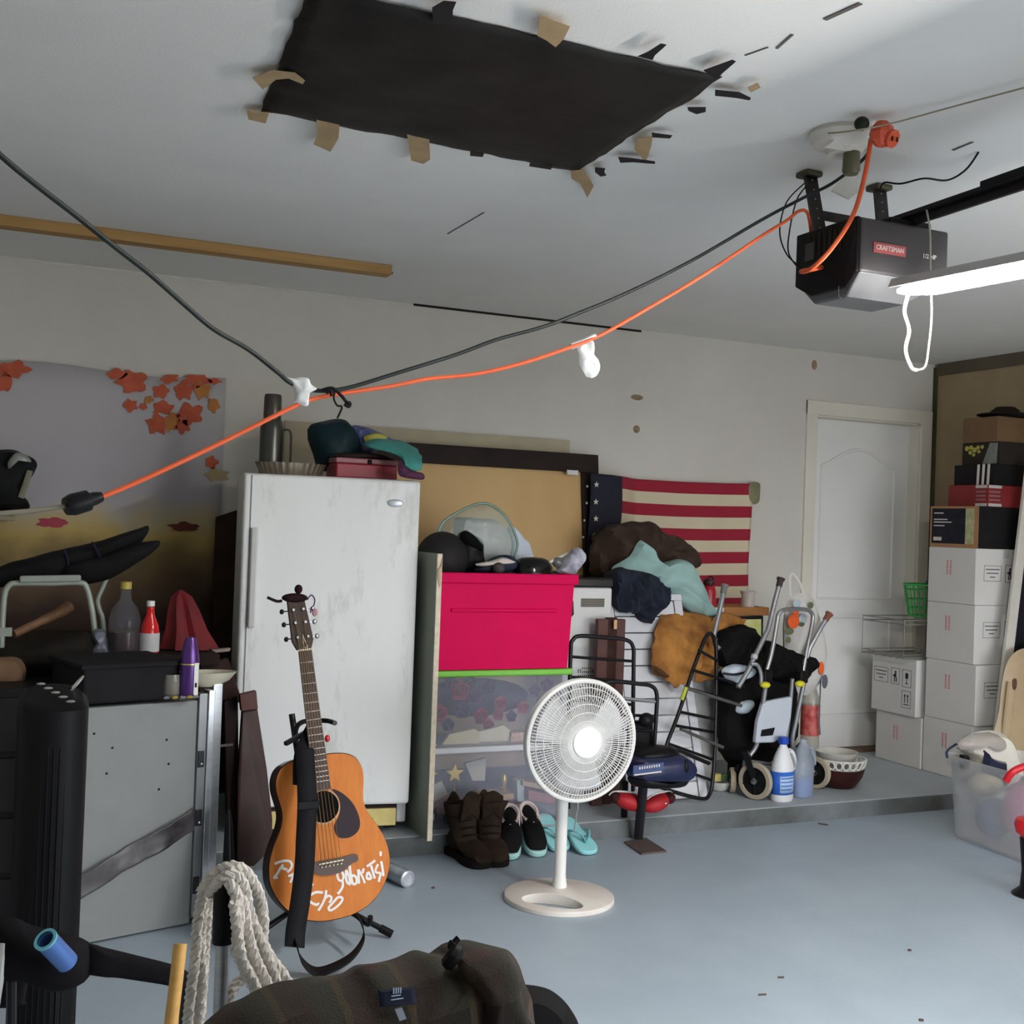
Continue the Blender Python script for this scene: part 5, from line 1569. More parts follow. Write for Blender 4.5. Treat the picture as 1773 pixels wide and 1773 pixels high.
G().bar(a, b, .002, .006).build('strip_line', WPRINT, bm_, smooth=False)
foot = pZ(1105, 1455, 0)
G().tube([(foot.x, foot.y, .01), pY(1114, 1355, YB)], .021, 12).build('post', mat('dark_steel_post', (46, 44, 50), .4, .5), bm_)
G().tube([pZ(1080, 1440, .005), pY(1082, 1355, YB + .12)], .016, 10).build('rear_leg', BLACKM, bm_)
Pf = [pZ(1080, 1460, 0), pZ(1118, 1453, 0), pZ(1154, 1476, 0), pZ(1110, 1481, 0)]
G().prism(Pf, (0, 0, .008)).build('foot_plate', mat('rusty_brown_plate', (96, 84, 80), .7, .3, var=.2), bm_, smooth=False)
# red clogs
RED = mat('red_clog_foam', (178, 30, 38), .6, var=.08)
def clog(px, py, Y, ang, label):
    b = pY(px, py, Y)
    t = thing('red_shoe', label, 'shoe', b, 'red shoes')
    M = T(*b) @ RZ(ang) @ Matrix.Rotation(-.25, 4, 'Y')
    G().ell((0, 0, 0), (.075, .045, .038), 20, 12).xf(M).build('upper', RED, t)
    G().ell((.066, -.006, .002), (.030, .036, .027), 16, 10).xf(M).build('heel_opening', mat('dark_red_lining', (60, 8, 12), .8), t)
    G().tube(spl([M @ V((-.045, .0, .031)), M @ V((0, .0, .0395)), M @ V((.05, .0, .034)), M @ V((.084, .0, .022)), M @ V((.096, -.004, .004))], 5), .0045, 6).build('white_binding', WHITEP, t)
    G().ell((.02, -.045, 0), (.007, .004, .007), 8, 6).xf(M).build('rivet', CHROME, t)
clog(1136, 1390, 4.48, .1, 'red shoe with white binding right of the machine post')
clog(1090, 1388, 4.48, 2.9, 'red shoe lying left of the machine post')

# ---------------------------------------------------------------- folded walker with wheels
TUBEG = mat('grey_aluminium_tube', (164, 166, 170), .35, .7, var=.08)
TYRE = mat('beige_rubber_tyre', (170, 158, 138), .8, var=.08, bump=.2)
YLC = mat('yellow_clip', (214, 206, 44), .5)
wk = thing('folded_walker', 'folded grey walking frame with beige wheels, yellow clips and a pale seat panel', 'walker', (3.65, 4.80, HS))
def wheel(px, py, Y, r, w, yaw, nm='wheel'):
    c = pY(px, py, Y)
    c.z = HS + r + .001
    M = T(*c) @ RZ(yaw) @ Matrix.Rotation(math.radians(90), 4, 'Y')
    wo = G().lathe([(r * .74, -w / 2), (r * .95, -w / 2), (r, -w * .25), (r, w * .25), (r * .95, w / 2), (r * .74, w / 2), (r * .74, -w / 2)], 36, M, cap=False).build(nm, TYRE, wk)
    G().lathe([(.001, -w * .3), (r * .745, -w * .25), (r * .745, w * .25), (.001, w * .3)], 28, M).build('wheel_disc', mat('black_wheel_disc', (24, 24, 24), .5, var=.4, scale=30), wo)
    for k in range(5):
        a = 2 * math.pi * k / 5
        for s in (-1, 1):
            G().tube([M @ V((.012 * math.cos(a), .012 * math.sin(a), s * w * .36)), M @ V((r * .72 * math.cos(a), r * .72 * math.sin(a), s * w * .3))], .006, 6).build('spoke', BLACKP, wo)
    G().lathe([(.001, -w * .6), (.016, -w * .6), (.016, w * .6), (.001, w * .6)], 14, M).build('hub', CHROME, wo)
    return c
wcl = wheel(1308, 1352, 4.70, .090, .030, .42)
wcr = wheel(1412, 1338, 4.82, .082, .030, .42)
wca = wheel(1268, 1350, 4.86, .062, .026, -.5, 'caster_wheel')
for pts, r in (([(1326, 1185), (1318, 1240), (1310, 1290), (1290, 1320), (1292, 1346)], .0115),
               ([(1372, 1175), (1366, 1240), (1360, 1285)], .0105),
               ([(1392, 1182), (1380, 1240), (1372, 1290), (1392, 1320), (1408, 1336)], .0115)):
    Yp = 4.70
    G().tube(spl([pY(x, y, Yp + .02 * i) for i, (x, y) in enumerate(pts)], 5), r, 10).build('leg', TUBEG, wk)
G().tube(spl([pY(1326, 1165, 4.72), pY(1336, 1130, 4.73), pY(1345, 1080, 4.75), pY(1348, 1064, 4.755), pY(1358, 1056, 4.76), pY(1390, 1055, 4.80), pY(1404, 1060, 4.82), pY(1407, 1075, 4.82), pY(1398, 1120, 4.80), pY(1388, 1175, 4.78)], 6), .0112, 10).build('handle_loop', TUBEG, wk)
G().tube(spl([pY(1300, 1150, 4.70), pY(1312, 1152, 4.69), pY(1318, 1168, 4.69), pY(1318, 1185, 4.69)], 5), .010, 8).build('side_bend', CHROME, wk)
for (x, y) in ((1325, 1186), (1385, 1184)):
    G().ell(pY(x, y, 4.675), (.028, .02, .016), 14, 8).build('yellow_clip', YLC, wk)
for (x, y) in ((1326, 1170), (1388, 1172)):
    G().box(-.028, .028, -.02, .02, -.03, .03).xf(T(*pY(x, y, 4.70)) @ RZ(.2)).build('lock_sleeve', BLACKP, wk, smooth=False, bevel=.006)
PNL = mat('pale_blue_seat_panel', (186, 192, 202), .45, var=.04)
pa_ = [(1322, 1216), (1350, 1210), (1373, 1206), (1370, 1245), (1362, 1276), (1340, 1286), (1308, 1287), (1312, 1250)]
sp2 = G().prism([pY(x, y, 4.70) for x, y in pa_], (0, .03, 0)).build('seat_panel', PNL, wk, smooth=False, bevel=.008, bseg=3)
G().prism([pY(x, y, 4.694) for x, y in ((1320, 1264), (1342, 1260), (1338, 1273), (1318, 1275))], (0, .008, 0)).build('hand_slot', BLACKP, sp2, smooth=False)
G().bar(wcl, pY(1290, 1300, 4.74), .03, .03).build('wheel_fork', BLACKP, wk, smooth=False)
G().bar(wcr, pY(1384, 1290, 4.80), .03, .03).build('wheel_fork', BLACKP, wk, smooth=False)
G().bar(wca, pY(1282, 1325, 4.80), .024, .024).build('wheel_fork', BLACKP, wk, smooth=False)
G().tube([pY(1298, 1318, 4.72), pY(1390, 1330, 4.85)], .009, 8).build('axle_brace', TUBEG, wk)
# black bag, jackets, white helmet behind the walker
BKC2 = mat('black_cotton', (20, 19, 20), .95, var=.3, bump=.4, bscale=30)
k1 = G().puff([pY(x, y, 4.90) for x, y in ((1238, 1112), (1250, 1094), (1275, 1084), (1298, 1082), (1310, 1100), (1318, 1140), (1300, 1165), (1255, 1160), (1240, 1140))], .20, amp=.008, freq=11, K=14, dens=7, fold=.045, ff=8).build('black_jacket', BKC2)
tag(k1, 'black jacket heaped beside the yellow-green picture', 'jacket')
k2 = G().puff([pY(x, y, 4.86) for x, y in ((1320, 1110), (1345, 1118), (1380, 1130), (1412, 1144), (1404, 1165), (1385, 1182), (1345, 1180), (1318, 1165), (1312, 1135))], .14, amp=.006, freq=11, seed=4, K=14, dens=7, fold=.04, ff=8).build('black_coat', BKC2)
tag(k2, 'black coat draped across the walker handles', 'coat')
k3 = G().puff([pY(x, y, 4.92) for x, y in ((1248, 1160), (1310, 1170), (1372, 1180), (1372, 1290), (1330, 1320), (1280, 1330), (1246, 1300), (1244, 1220))], .19, amp=.006, freq=8, seed=6, K=10, dens=6, fold=.03).build('black_duffel_bag', BKC2)
tag(k3, 'large black duffel bag behind the walker seat panel', 'bag')
wh = thing('white_helmet', 'small white plastic helmet caught between the black jacket and the rack', 'helmet', pY(1275, 1170, 4.82))
G().puff([pY(x, y, 4.80) for x, y in ((1250, 1160), (1268, 1150), (1290, 1152), (1308, 1160), (1300, 1172), (1282, 1178), (1266, 1184), (1256, 1174))], .10).build('shell', mat('blue_white_plastic', (196, 208, 220), .35), wh)
G().tube(spl([pY(1252, 1166, 4.74), pY(1275, 1168, 4.73), pY(1300, 1160, 4.74)], 4), .006, 6).build('strap', BLACKP, wh)
wb_ = tag(G().puff([pY(x, y, 4.84) for x, y in ((1280, 1216), (1302, 1212), (1304, 1222), (1290, 1236), (1274, 1232))], .06).build('white_cloth_scrap', mat('blue_white_cloth', (186, 198, 208), .8)), 'scrap of white cloth left of the walker seat panel', 'cloth')
# aluminium crutches
def crutch(pts, label, tip, collar=None, r=.0125):
    P = [pY(x, y, Y) for x, y, Y in pts]
    t = thing('aluminium_crutch', label, 'crutch', P[-1])
    G().tube(P, r, 12).build('tube', TUBEG, t)
    d = (P[0] - P[1]).normalized()
    G().lathe([(.001, -.03), (r * 1.25, -.03), (r * 1.3, .0), (r * 1.7, .008), (r * 1.7, .016), (.001, .017)], 14, aim(P[0], P[0] + d)).build('rubber_tip', mat(*tip), t)
    if collar:
        c = pY(*collar)
        G().lathe([(r, -.012), (r * 1.35, -.01), (r * 1.35, .01), (r, .012)], 14, aim(c, c + d)).build('collar', mat('pale_grey_collar', (190, 190, 194), .4), t)
crutch([(1254, 1018, 4.90), (1248, 1048, 4.88), (1236, 1100, 4.86), (1238, 1116, 4.84), (1246, 1124, 4.82)], 'aluminium crutch end rising in front of the red bottle', ('grey_rubber_tip', (120, 118, 116), .8))
crutch([(1351, 1006, 4.78), (1342, 1040, 4.77), (1330, 1090, 4.75), (1305, 1140, 4.72), (1294, 1164, 4.71), (1278, 1190, 4.70)], 'tall aluminium crutch with a dark tip crossing the walker handle', ('dark_brown_tip', (64, 52, 50), .8), (1306, 1137, 4.72))
crutch([(1434, 1066, 4.86), (1418, 1092, 4.86), (1402, 1122, 4.86), (1390, 1160, 4.86)], 'short aluminium crutch end with a brown tip beside the floral bag', ('red_brown_tip', (128, 76, 60), .8))

# picture with yellow-green print
yp = thing('yellow_green_picture', 'black-edged picture with a yellow-green print behind the black jacket', 'picture', pY(1300, 1120, 5.10))
P = [pY(x, y, 5.035) for x, y in ((1272, 1068), (1322, 1066))] + [V((pY(1322, 1130, 5.035).x, 5.035, HS)), V((pY(1272, 1130, 5.035).x, 5.035, HS))]
G().prism(P, (0, .03, 0)).build('frame', BLACKP, yp, smooth=False, bevel=.003)
P = [pY(x, y, 5.033) for x, y in ((1274, 1073), (1318, 1072), (1318, 1126), (1274, 1126))]
G().prism(P, (0, .004, 0)).build('print', mat('yellow_green_print', (176, 184, 70), .6, col2=(206, 204, 150), scale=12), yp, smooth=False)
# red drinking bottle, pale cup
rb2 = thing('red_sport_bottle', 'red drinking bottle with a dark lid against the flag', 'bottle', pY(1226, 1064, 5.14))
b = pY(1226, 1064, 5.14)
G().lathe([(.001, 0), (.036, 0), (.038, .01), (.037, .12), (.030, .145), (.022, .152), (.001, .153)], 20, T(*b)).build('flask', mat('cherry_red_flask', (172, 30, 52), .3), rb2)
G().lathe([(.001, .1535), (.026, .1535), (.030, .16), (.030, .176), (.022, .184), (.001, .185)], 16, T(*b)).build('lid', mat('maroon_black_lid', (60, 34, 34), .5), rb2)
G().tube(spl([b + V((-.02, -.01, .182)), b + V((0, -.012, .20)), b + V((.02, -.01, .182))], 4), .004, 6).build('carry_loop', BLACKP, rb2)
b = pY(1294, 1064, 5.16)
cu = tag(G().lathe([(.001, 0), (.040, 0), (.043, .004), (.036, .05), (.034, .10), (.044, .125), (.041, .125), (.031, .10), (.033, .05), (.036, .008), (.001, .006)], 24, T(*b)).build('plastic_tumbler', mat('pale_pink_translucent', (206, 192, 186), .3, alpha=.75)), 'pale translucent tumbler on the cabinet behind the picture', 'cup')
tag(G().box(b.x - .26, b.x + .10, b.y - .055, b.y + .2, .9855, b.z - .001).build('cardboard_carton', mat('brown_orange_carton', (170, 116, 66), .8, var=.1), smooth=False, bevel=.003), 'tan carton under the tumbler and the red bottle', 'carton')
# floral tote bag
fb = thing('floral_tote_bag', 'white tote bag printed with orange poppies hanging by the door', 'bag', pY(1400, 1205, 5.0))
FBM = mat('white_printed_canvas', (206, 202, 198), .8, var=.06, bump=.2)
G().puff([pY(x, y, 4.96) for x, y in ((1360, 1052), (1372, 1034), (1392, 1026), (1410, 1040), (1424, 1095), (1430, 1150), (1416, 1188), (1392, 1204), (1364, 1180), (1358, 1110))], .12, amp=.006).build('canvas', FBM, fb)
G().tube(spl([pY(1372, 1045, 4.96), pY(1368, 1010, 4.99), pY(1372, 994, 5.0), pY(1384, 1010, 4.98), pY(1396, 1040, 4.96)], 5), .009, 6, flat=.4).build('handle', FBM, fb)
G().tube(spl([pY(1404, 1060, 4.94), pY(1412, 1090, 4.92), pY(1420, 1150, 4.92), pY(1420, 1200, 4.93), pY(1418, 1240, 4.93), pY(1420, 1272, 4.93)], 6), .005, 6, flat=.5).build('grey_drawstring', mat('slate_drawstring', (92, 94, 104), .7), fb)
ORG = mat('orange_poppy_print', (228, 92, 36), .8, var=.08)
OLV = mat('olive_leaf_print', (96, 104, 72), .8)
for i, (x, y, w, h_, m) in enumerate(((1374, 1076, 26, 26, ORG), (1422, 1157, 12, 24, ORG), (1378, 1062, 14, 10, ORG), (1366, 1093, 22, 12, OLV), (1404, 1048, 12, 12, OLV), (1388, 1080, 14, 10, OLV), (1365, 1108, 12, 12, OLV), (1380, 1045, 18, 16, mat('pale_blue_print', (176, 192, 200), .8)), (1390, 1072, 18, 20, MATS['pale_blue_print']), (1428, 1180, 14, 26, mat('slate_leaf_print', (92, 94, 104), .8)))):
    c = pY(x, y, 4.90)
    G().ell(c, (w / 2 / 345, .004, h_ / 2 / 345), 14, 6).build('printed_flower', m, fb)
# clear bottle with a red label
b = pZ(1402, 1300, HS); 
b = V((pY(1402, 1270, 5.0).x, 5.0, HS))
cbt = thing('soda_bottle', 'clear plastic bottle with a red label behind the walker', 'bottle', b)
G().lathe([(.001, 0), (.046, 0), (.049, .02), (.049, .38), (.044, .44), (.022, .50), (.018, .52), (.001, .521)], 20, T(*b)).build('bottle', mat('clear_pet', (186, 180, 166), .15, alpha=.55), cbt)
G().lathe([(.0495, .24), (.0505, .24), (.0505, .40), (.0495, .40)], 20, T(*b), cap=False).build('label', mat('red_printed_label', (176, 40, 38), .5, col2=(206, 120, 112), scale=30), cbt)
# bleach bottle and blue washer jug
def jug(px, py, label, mb, mcap, nm):
    b = pZ(px, py, HS)
    t = thing(nm, label, 'bottle', b)
    M = T(b.x, b.y, HS + .001) @ RZ(.45)
    G().lathe([(.001, 0), (.060, 0), (.066, .008), (.067, .15), (.063, .175), (.048, .215), (.030, .25), (.022, .262), (.020, .28), (.001, .281)], 28, M, sx=1.05, sy=.78).build('body', mb, t)
    h = spl([M @ V((.012, -.028, .245)), M @ V((.036, -.035, .225)), M @ V((.052, -.036, .185)), M @ V((.058, -.03, .150))], 5)
    G().tube(h, .011, 10).build('handle', mb, t)
    G().tube(spl([M @ V((.012, -.034, .228)), M @ V((.026, -.047, .195)), M @ V((.034, -.05, .16))], 5), .006, 8).build('grip_hollow', mat('jug_grip_shade_grey', (150, 152, 160), .6), t)
    if mcap:
        G().lathe([(.001, .272), (.024, .272), (.026, .276), (.026, .302), (.022, .306), (.001, .306)], 20, M).build('cap', mcap, t)
    return t, M
BLC = mat('white_hdpe', (224, 224, 226), .4, var=.02)
bl, M = jug(1353, 1385, 'white bleach bottle with a blue cap and blue label beside the walker wheel', BLC, mat('royal_blue_cap', (36, 70, 176), .4), 'bleach_bottle')
def labpatch(M, a0, a1, z0, z1, m, nm, parent, off=1.006):
    rows = []
    for i in range(2):
        z = (z0, z1)[i]
        rows.append([M @ V((.067 * 1.05 * off * math.cos(a), .067 * .78 * off * math.sin(a), z)) for a in [a0 + (a1 - a0) * j / 14 for j in range(15)]])
    return G().grid(rows).build(nm, m, parent, solid=.0006)
labpatch(M, math.radians(112), math.radians(300), .035, .145, mat('bleach_label_blue', (40, 92, 190), .45, col2=(60, 120, 214), scale=10), 'label', bl)
labpatch(M, math.radians(204), math.radians(288), .045, .125, mat('bleach_label_pale', (170, 196, 232), .5), 'label_panel', bl, 1.012)
for i in range(4):
    labpatch(M, math.radians(210), math.radians(282 - i * 6), .112 - i * .018, .118 - i * .018, mat('bleach_label_print', (84, 120, 190), .5), 'label_line', bl, 1.018)
JUGM = mat('translucent_jug', (186, 196, 210), .3, alpha=.42)
jg, M = jug(1388, 1378, 'translucent jug with a little blue fluid right of the bleach bottle', JUGM, None, 'washer_fluid_jug')
G().lathe([(.001, .004), (.057, .004), (.062, .012), (.062, .092), (.001, .093)], 24, M, sx=1.05, sy=.78).build('blue_fluid', mat('blue_washer_fluid', (84, 120, 190), .2), jg)
# bowls
b = pZ(1452, 1362, HS)
db = thing('dark_bowl', 'dark brown wooden bowl on the step beside the door', 'bowl', b)
G().lathe([(.001, 0), (.07, 0), (.085, .01), (.118, .06), (.128, .10), (.122, .10), (.11, .06), (.08, .02), (.001, .012)], 32, T(b.x, b.y, HS + .001)).build('vessel', mat('dark_maroon_wood', (58, 30, 28), .35, var=.25), db)
lb = thing('white_lattice_bowl', 'white lattice-rimmed bowl stacked inside the dark brown bowl', 'bowl', b + V((0, 0, .05)))
WPOR = mat('white_porcelain', (220, 218, 212), .3, var=.03)
G().lathe([(.001, .035), (.06, .035), (.095, .055), (.120, .105), (.116, .105), (.09, .06), (.001, .04)], 32, T(b.x, b.y, HS + .001)).build('bowl', WPOR, lb)
for i in range(22):
    a = 2 * math.pi * i / 22
    c = V((b.x + .128 * math.cos(a), b.y + .128 * math.sin(a), HS + .128))
    tdir = V((-math.sin(a), math.cos(a), 0))
    G().tube([c + (tdir * math.cos(q) * .0165) + V((math.cos(a) * .006 * math.sin(q), math.sin(a) * .006 * math.sin(q), .021 * math.sin(q))) for q in [2 * math.pi * j / 12 for j in range(12)]], .0048, 6, True).build('lattice_ring', WPOR, lb)
G().tube([(b.x + .132 * math.cos(2 * math.pi * j / 40), b.y + .132 * math.sin(2 * math.pi * j / 40), HS + .149) for j in range(40)], .0045, 6, True).build('rim', WPOR, lb)
b2 = b + V((.03, .04, 0))
cb2 = tag(G().lathe([(.001, .10), (.04, .10), (.09, .13), (.112, .175), (.106, .175), (.085, .135), (.001, .108)], 28, T(b2.x - .02, b2.y, HS + .002)).build('white_china_bowl', mat('grey_white_china', (204, 200, 194), .4)), 'plain grey-white bowl on top of the lattice bowl', 'bowl')
b3 = pZ(1245, 1368, HS)
tag(G().lathe([(.001, 0), (.035, 0), (.05, .01), (.082, .05), (.078, .05), (.045, .014), (.001, .008)], 24, T(b3.x, b3.y, HS + .001)).build('small_white_bowl', WPOR), 'small white bowl on the step behind the leaning rack', 'bowl')
gs_ = thing('sponge_pack', 'green and yellow sponges sitting in the small white bowl', 'sponge', b3 + V((0, 0, .05)))
G().box(-.045, .0, -.02, .02, .046, .085).xf(T(b3.x, b3.y, HS)).build('sponge', mat('yellow_sponge', (196, 178, 110), .95, bump=.5), gs_, smooth=False, bevel=.005)
G().box(.004, .045, -.02, .02, .046, .080).xf(T(b3.x, b3.y, HS)).build('sponge', mat('green_sponge', (92, 124, 88), .95, bump=.5), gs_, smooth=False, bevel=.005)
# ================================================================ right side: cartons, shoe boxes, tub
WCB = mat('white_cardboard', (212, 210, 207), .8, var=.03, scale=3)
INK = mat('black_ink', (44, 44, 50), .8)
RINK = mat('faded_red_ink', (206, 128, 132), .8)
BXX, BW = 4.86, .44
def marks_left(parent, x, yc, z0, red=True):
    """faded red stencil running up the left face (face normal -x)"""
    if not red:
        return
    for c_ in range(2):
        g = G()
        for r_ in range(7):
            zz = z0 + .012 * r_ - .05
            yy = yc - .012 + c_ * .024
            g.box(x - .0012, x, yy - .006, yy + .006, zz, zz + .006)
            g.box(x - .0012, x, yy - .001, yy + .006 if r_ % 2 else yy + .002, zz + .006, zz + .0085)
        g.build('stencil_line', RINK, parent, smooth=False, kind='stuff')
def frame_mark(parent, P, ud, vd, w, h, t=.0024, fill='text'):
    """printed rectangle with either fine text lines or an icon; P = lower-left corner"""
    P, ud, vd = V(P), V(ud), V(vd)
    n = vd.cross(ud)
    g = G()
    def rect(u0, u1, v0, v1):
        Q = [P + ud * a + vd * b for a, b in ((u0, v0), (u1, v0), (u1, v1), (u0, v1))]
        g.prism(Q, n * .0012)
    rect(0, w, 0, t); rect(0, w, h - t, h); rect(0, t, t, h - t); rect(w - t, w, t, h - t)
    if fill == 'text':
        for i, s in enumerate((.8, .7, .3)):
            rect(w * (.5 - s / 2), w * (.5 + s / 2), h * (.72 - i * .24), h * (.72 - i * .24) + .0055)
    elif fill == 'person':
        rect(w * .42, w * .62, h * .68, h * .82)
        rect(w * .36, w * .62, h * .42, h * .66)
        rect(w * .34, w * .44, h * .14, h * .42); rect(w * .56, w * .68, h * .14, h * .42)
        rect(w * .2, w * .36, h * .5, h * .58)
    elif fill == 'glass':
        rect(w * .34, w * .66, h * .5, h * .82); rect(w * .47, w * .53, h * .24, h * .5); rect(w * .38, w * .62, h * .18, h * .24)
    elif fill == 'arrows':
        for a in (.3, .62):
            rect(w * a, w * (a + .08), h * .3, h * .8)
            rect(w * (a - .06), w * (a + .14), h * .68, h * .74)
        rect(w * .2, w * .8, h * .18, h * .23)
    g.build('printed_mark', INK if fill != 'text' else mat('thin_grey_ink', (84, 84, 90), .8), parent, smooth=False, kind='stuff')
def carton(y0, y1, z0, z1, label, x0=BXX, w=BW, left='red', front=False, rot=0., grp='white cartons stacked by the door'):
    t = thing('white_carton', label, 'carton', (x0 + w / 2, (y0 + y1) / 2, z0), grp)
    G().box(x0, x0 + w, y0, y1, z0, z1).build('box', WCB, t, smooth=False, bevel=.004)
    TAPE = mat('paper_tape_white', (196, 194, 190), .6)
    G().box(x0 + w * .5 - .02, x0 + w * .5 + .02, y0 - .0008, y1 + .0008, z1 - .05, z1 + .0008).build('tape', TAPE, t, smooth=False)
    if left == 'red':
        marks_left(t, x0 - .0002, y0 + (y1 - y0) * .55, z1 - .10)
    if left == 'marks':
        zz = z1 - .155
        ud, vd = V((0, -1, 0)), V((0, 0, 1))
        frame_mark(t, (x0 - .0006, y1 - .02, zz), ud, vd, .115, .085)
        frame_mark(t, (x0 - .0006, y1 - .16, zz), ud, vd, .068, .092, fill='person')
        frame_mark(t, (x0 - .0006, y1 - .25, zz - .006), ud, vd, .072, .098, fill='glass')
        frame_mark(t, (x0 - .0006, y1 - .25, zz - .125), ud, vd, .072, .098, fill='arrows')
    if front:
        ud, vd = V((1, 0, 0)), V((0, 0, 1))
        frame_mark(t, (x0 + .06, y0 - .0006, z1 - .175), ud, vd, .125, .085)
        frame_mark(t, (x0 + .215, y0 - .0006, z1 - .18), ud, vd, .068, .095, fill='person')
    return t
ya0, ya1, yb0, yb1 = 4.70, 5.045, 5.06, 5.42
z = [HS + .001, .388, .712, 1.032, 1.338]
carton(ya0 - .01, ya1, z[0], z[1], 'white carton at the bottom of the front stack, partly behind the tub', left='red')
carton(ya0 - .03, ya1 - .01, z[1] + .001, z[2], 'white carton second from the bottom of the front stack', front=True, x0=BXX - .005)
carton(ya0, ya1 + .005, z[2] + .001, z[3], 'white carton second from the top of the front stack, scribbled in pencil', front=True, x0=BXX + .005)
carton(ya0, ya1, z[3] + .001, z[4], 'topmost white carton, under the black printed box', front=True, x0=BXX)
carton(yb0 - .005, yb1, z[0], z[1] - .02, 'white carton on the step at the foot of the door', left='red', x0=BXX - .005)
carton(yb0 + .02, yb1 + .02, z[1] - .019, z[2] - .02, 'white carton with handling symbols, under the wire rack', left='marks', x0=BXX - .03, w=.46)
# printed black box on the stack
pbx = thing('printed_box', 'black printed box with a tan edge on top of the white cartons', 'box', (5.08, 4.87, z[4]))
bz0, bz1 = z[4] + .001, 1.565
G().box(4.87, 5.32, 4.70, 5.05, bz0, bz1).build('box', mat('black_gloss_card', (30, 30, 32), .4, var=.2), pbx, smooth=False, bevel=.003)
TANE = mat('tan_card_edge', (166, 122, 84), .7, var=.08)
G().box(4.868, 4.870, 4.70, 5.05, bz0, bz1).build('tan_side', TANE, pbx, smooth=False)
G().box(4.8662, 4.868, 4.79, 5.035, bz0 + .02, bz1 - .012).build('dark_print', mat('dark_blue_print', (34, 36, 46), .5, var=.3, scale=16), pbx, smooth=False)
G().box(4.8662, 4.868, 4.73, 4.789, bz0 + .02, bz1 - .012).build('cream_print', mat('cream_print', (196, 190, 150), .6, col2=(140, 150, 100), scale=22), pbx, smooth=False)
g = G()
for i, (w, zz) in enumerate(((.07, .185), (.10, .15), (.13, .135), (.08, .115), (.06, .045), (.06, .035))):
    g.box(4.8652, 4.8662, 5.02 - w, 5.02, bz0 + zz, bz0 + zz + (.006 if i < 4 else .010))
g.build('fine_print', WPRINT, pbx, smooth=False, kind='stuff')
# red shoe box
rsb = thing('red_shoe_box', 'red shoe box with a white printed band on the black box', 'box', (5.12, 4.86, bz1))
rz0, rz1 = bz1 + .001, 1.685
G().box(4.935, 5.33, 4.70, 4.99, rz0, rz1).build('box', mat('dark_red_card', (128, 34, 36), .6, var=.1), rsb, smooth=False, bevel=.003)
WBND = mat('grey_white_band', (188, 184, 184), .7)
for (za, zb) in ((rz1 - .018, rz1 - .002), (rz0 + .002, rz0 + .018)):
    G().box(4.9335, 4.9349, 4.71, 4.79, za, zb).build('white_band', WBND, rsb, smooth=False)
    G().box(4.935, 5.03, 4.6985, 4.6999, za, zb).build('white_band', WBND, rsb, smooth=False)
g = G()
for i in range(3):
    g.box(4.9335, 4.9349, 4.72, 4.785, rz0 + .032 + i * .022, rz0 + .042 + i * .022)
    g.box(4.94, 5.02, 4.6985, 4.6999, rz0 + .032 + i * .022, rz0 + .042 + i * .022)
g.build('band_print', mat('rose_grey_print', (140, 100, 104), .7), rsb, smooth=False, kind='stuff')
# black shoe box with three stripes
bsb = thing('striped_shoe_box', 'black shoe box with three white stripes on the red shoe box', 'box', (5.14, 4.87, rz1))
kz0, kz1 = rz1 + .001, 1.80
G().box(4.985, 5.34, 4.71, 5.00, kz0, kz1).build('box', mat('matt_black_card', (26, 25, 26), .6), bsb, smooth=False, bevel=.003)
for i in range(3):
    a0 = 4.835 - i * .036
    G().prism([(4.9842, a0, kz0), (4.9842, a0 - .017, kz0), (4.9842, a0 - .022, kz1), (4.9842, a0 - .005, kz1)], (-.0012, 0, 0)).build('stripe', WPRINT, bsb, smooth=False)
G().box(5.22, 5.33, 4.7085, 4.71, kz0 + .012, kz0 + .04).build('size_label', mat('grey_size_label', (120, 112, 110), .7), bsb, smooth=False)
# yellow and grey patterned box
pz0, pz1 = kz1 + .001, 1.925
pyb = thing('patterned_gift_box', 'dark box with a yellow leaf pattern and grey panel near the top of the pile', 'box', (5.18, 4.88, kz1))
G().box(5.03, 5.34, 4.72, 4.99, pz0, pz1).build('box', mat('charcoal_card', (46, 40, 38), .7), pyb, smooth=False, bevel=.003)
for (y_, zz, r_) in ((4.955, .095, .017), (4.925, .10, .015), (4.93, .072, .014), (4.90, .085, .018), (4.905, .058, .012), (4.875, .098, .014), (4.868, .075, .012), (4.845, .10, .013)):
    G().ell((5.0292, y_, pz0 + zz), (.001, r_, r_ * .85), 10, 5).build('yellow_leaf', mat('yellow_leaf_print', (166, 160, 72), .7), pyb)
G().prism([(5.0292, 4.84, pz0 + .005), (5.0292, 4.74, pz0 + .005), (5.0292, 4.735, pz1 - .005), (5.0292, 4.79, pz1 - .005)], (-.001, 0, 0)).build('grey_panel', mat('grey_mottled_print', (122, 126, 120), .7, var=.2, scale=40), pyb, smooth=False)
cz0, cz1 = pz1 + .001, 2.065
tag(G().box(5.02, 5.33, 4.73, 4.98, cz0, cz1).build('brown_carton', mat('brown_kraft_card', (110, 84, 58), .85, var=.12), smooth=False, bevel=.004), 'plain brown cardboard box at the top of the pile', 'carton')
ht = thing('felt_hat', 'dark floppy hat with a pale patch lying on the brown cardboard box', 'hat', (5.2, 4.85, cz1))
c = V((5.19, 4.84, cz1 + .002))
G().lathe([(.001, .07), (.05, .065), (.08, .04), (.09, .004), (.001, .0)], 20, T(*c)).build('crown', mat('black_brown_felt', (36, 30, 26), .9), ht)
G().lathe([(.085, .004), (.15, .018), (.152, .024), (.085, .014)], 24, T(*c), cap=False).build('brim', MATS['black_brown_felt'], ht)
G().ell(c + V((.05, -.09, .03)), (.04, .012, .022), 10, 6).build('pale_patch', mat('olive_grey_patch', (120, 122, 104), .8), ht)
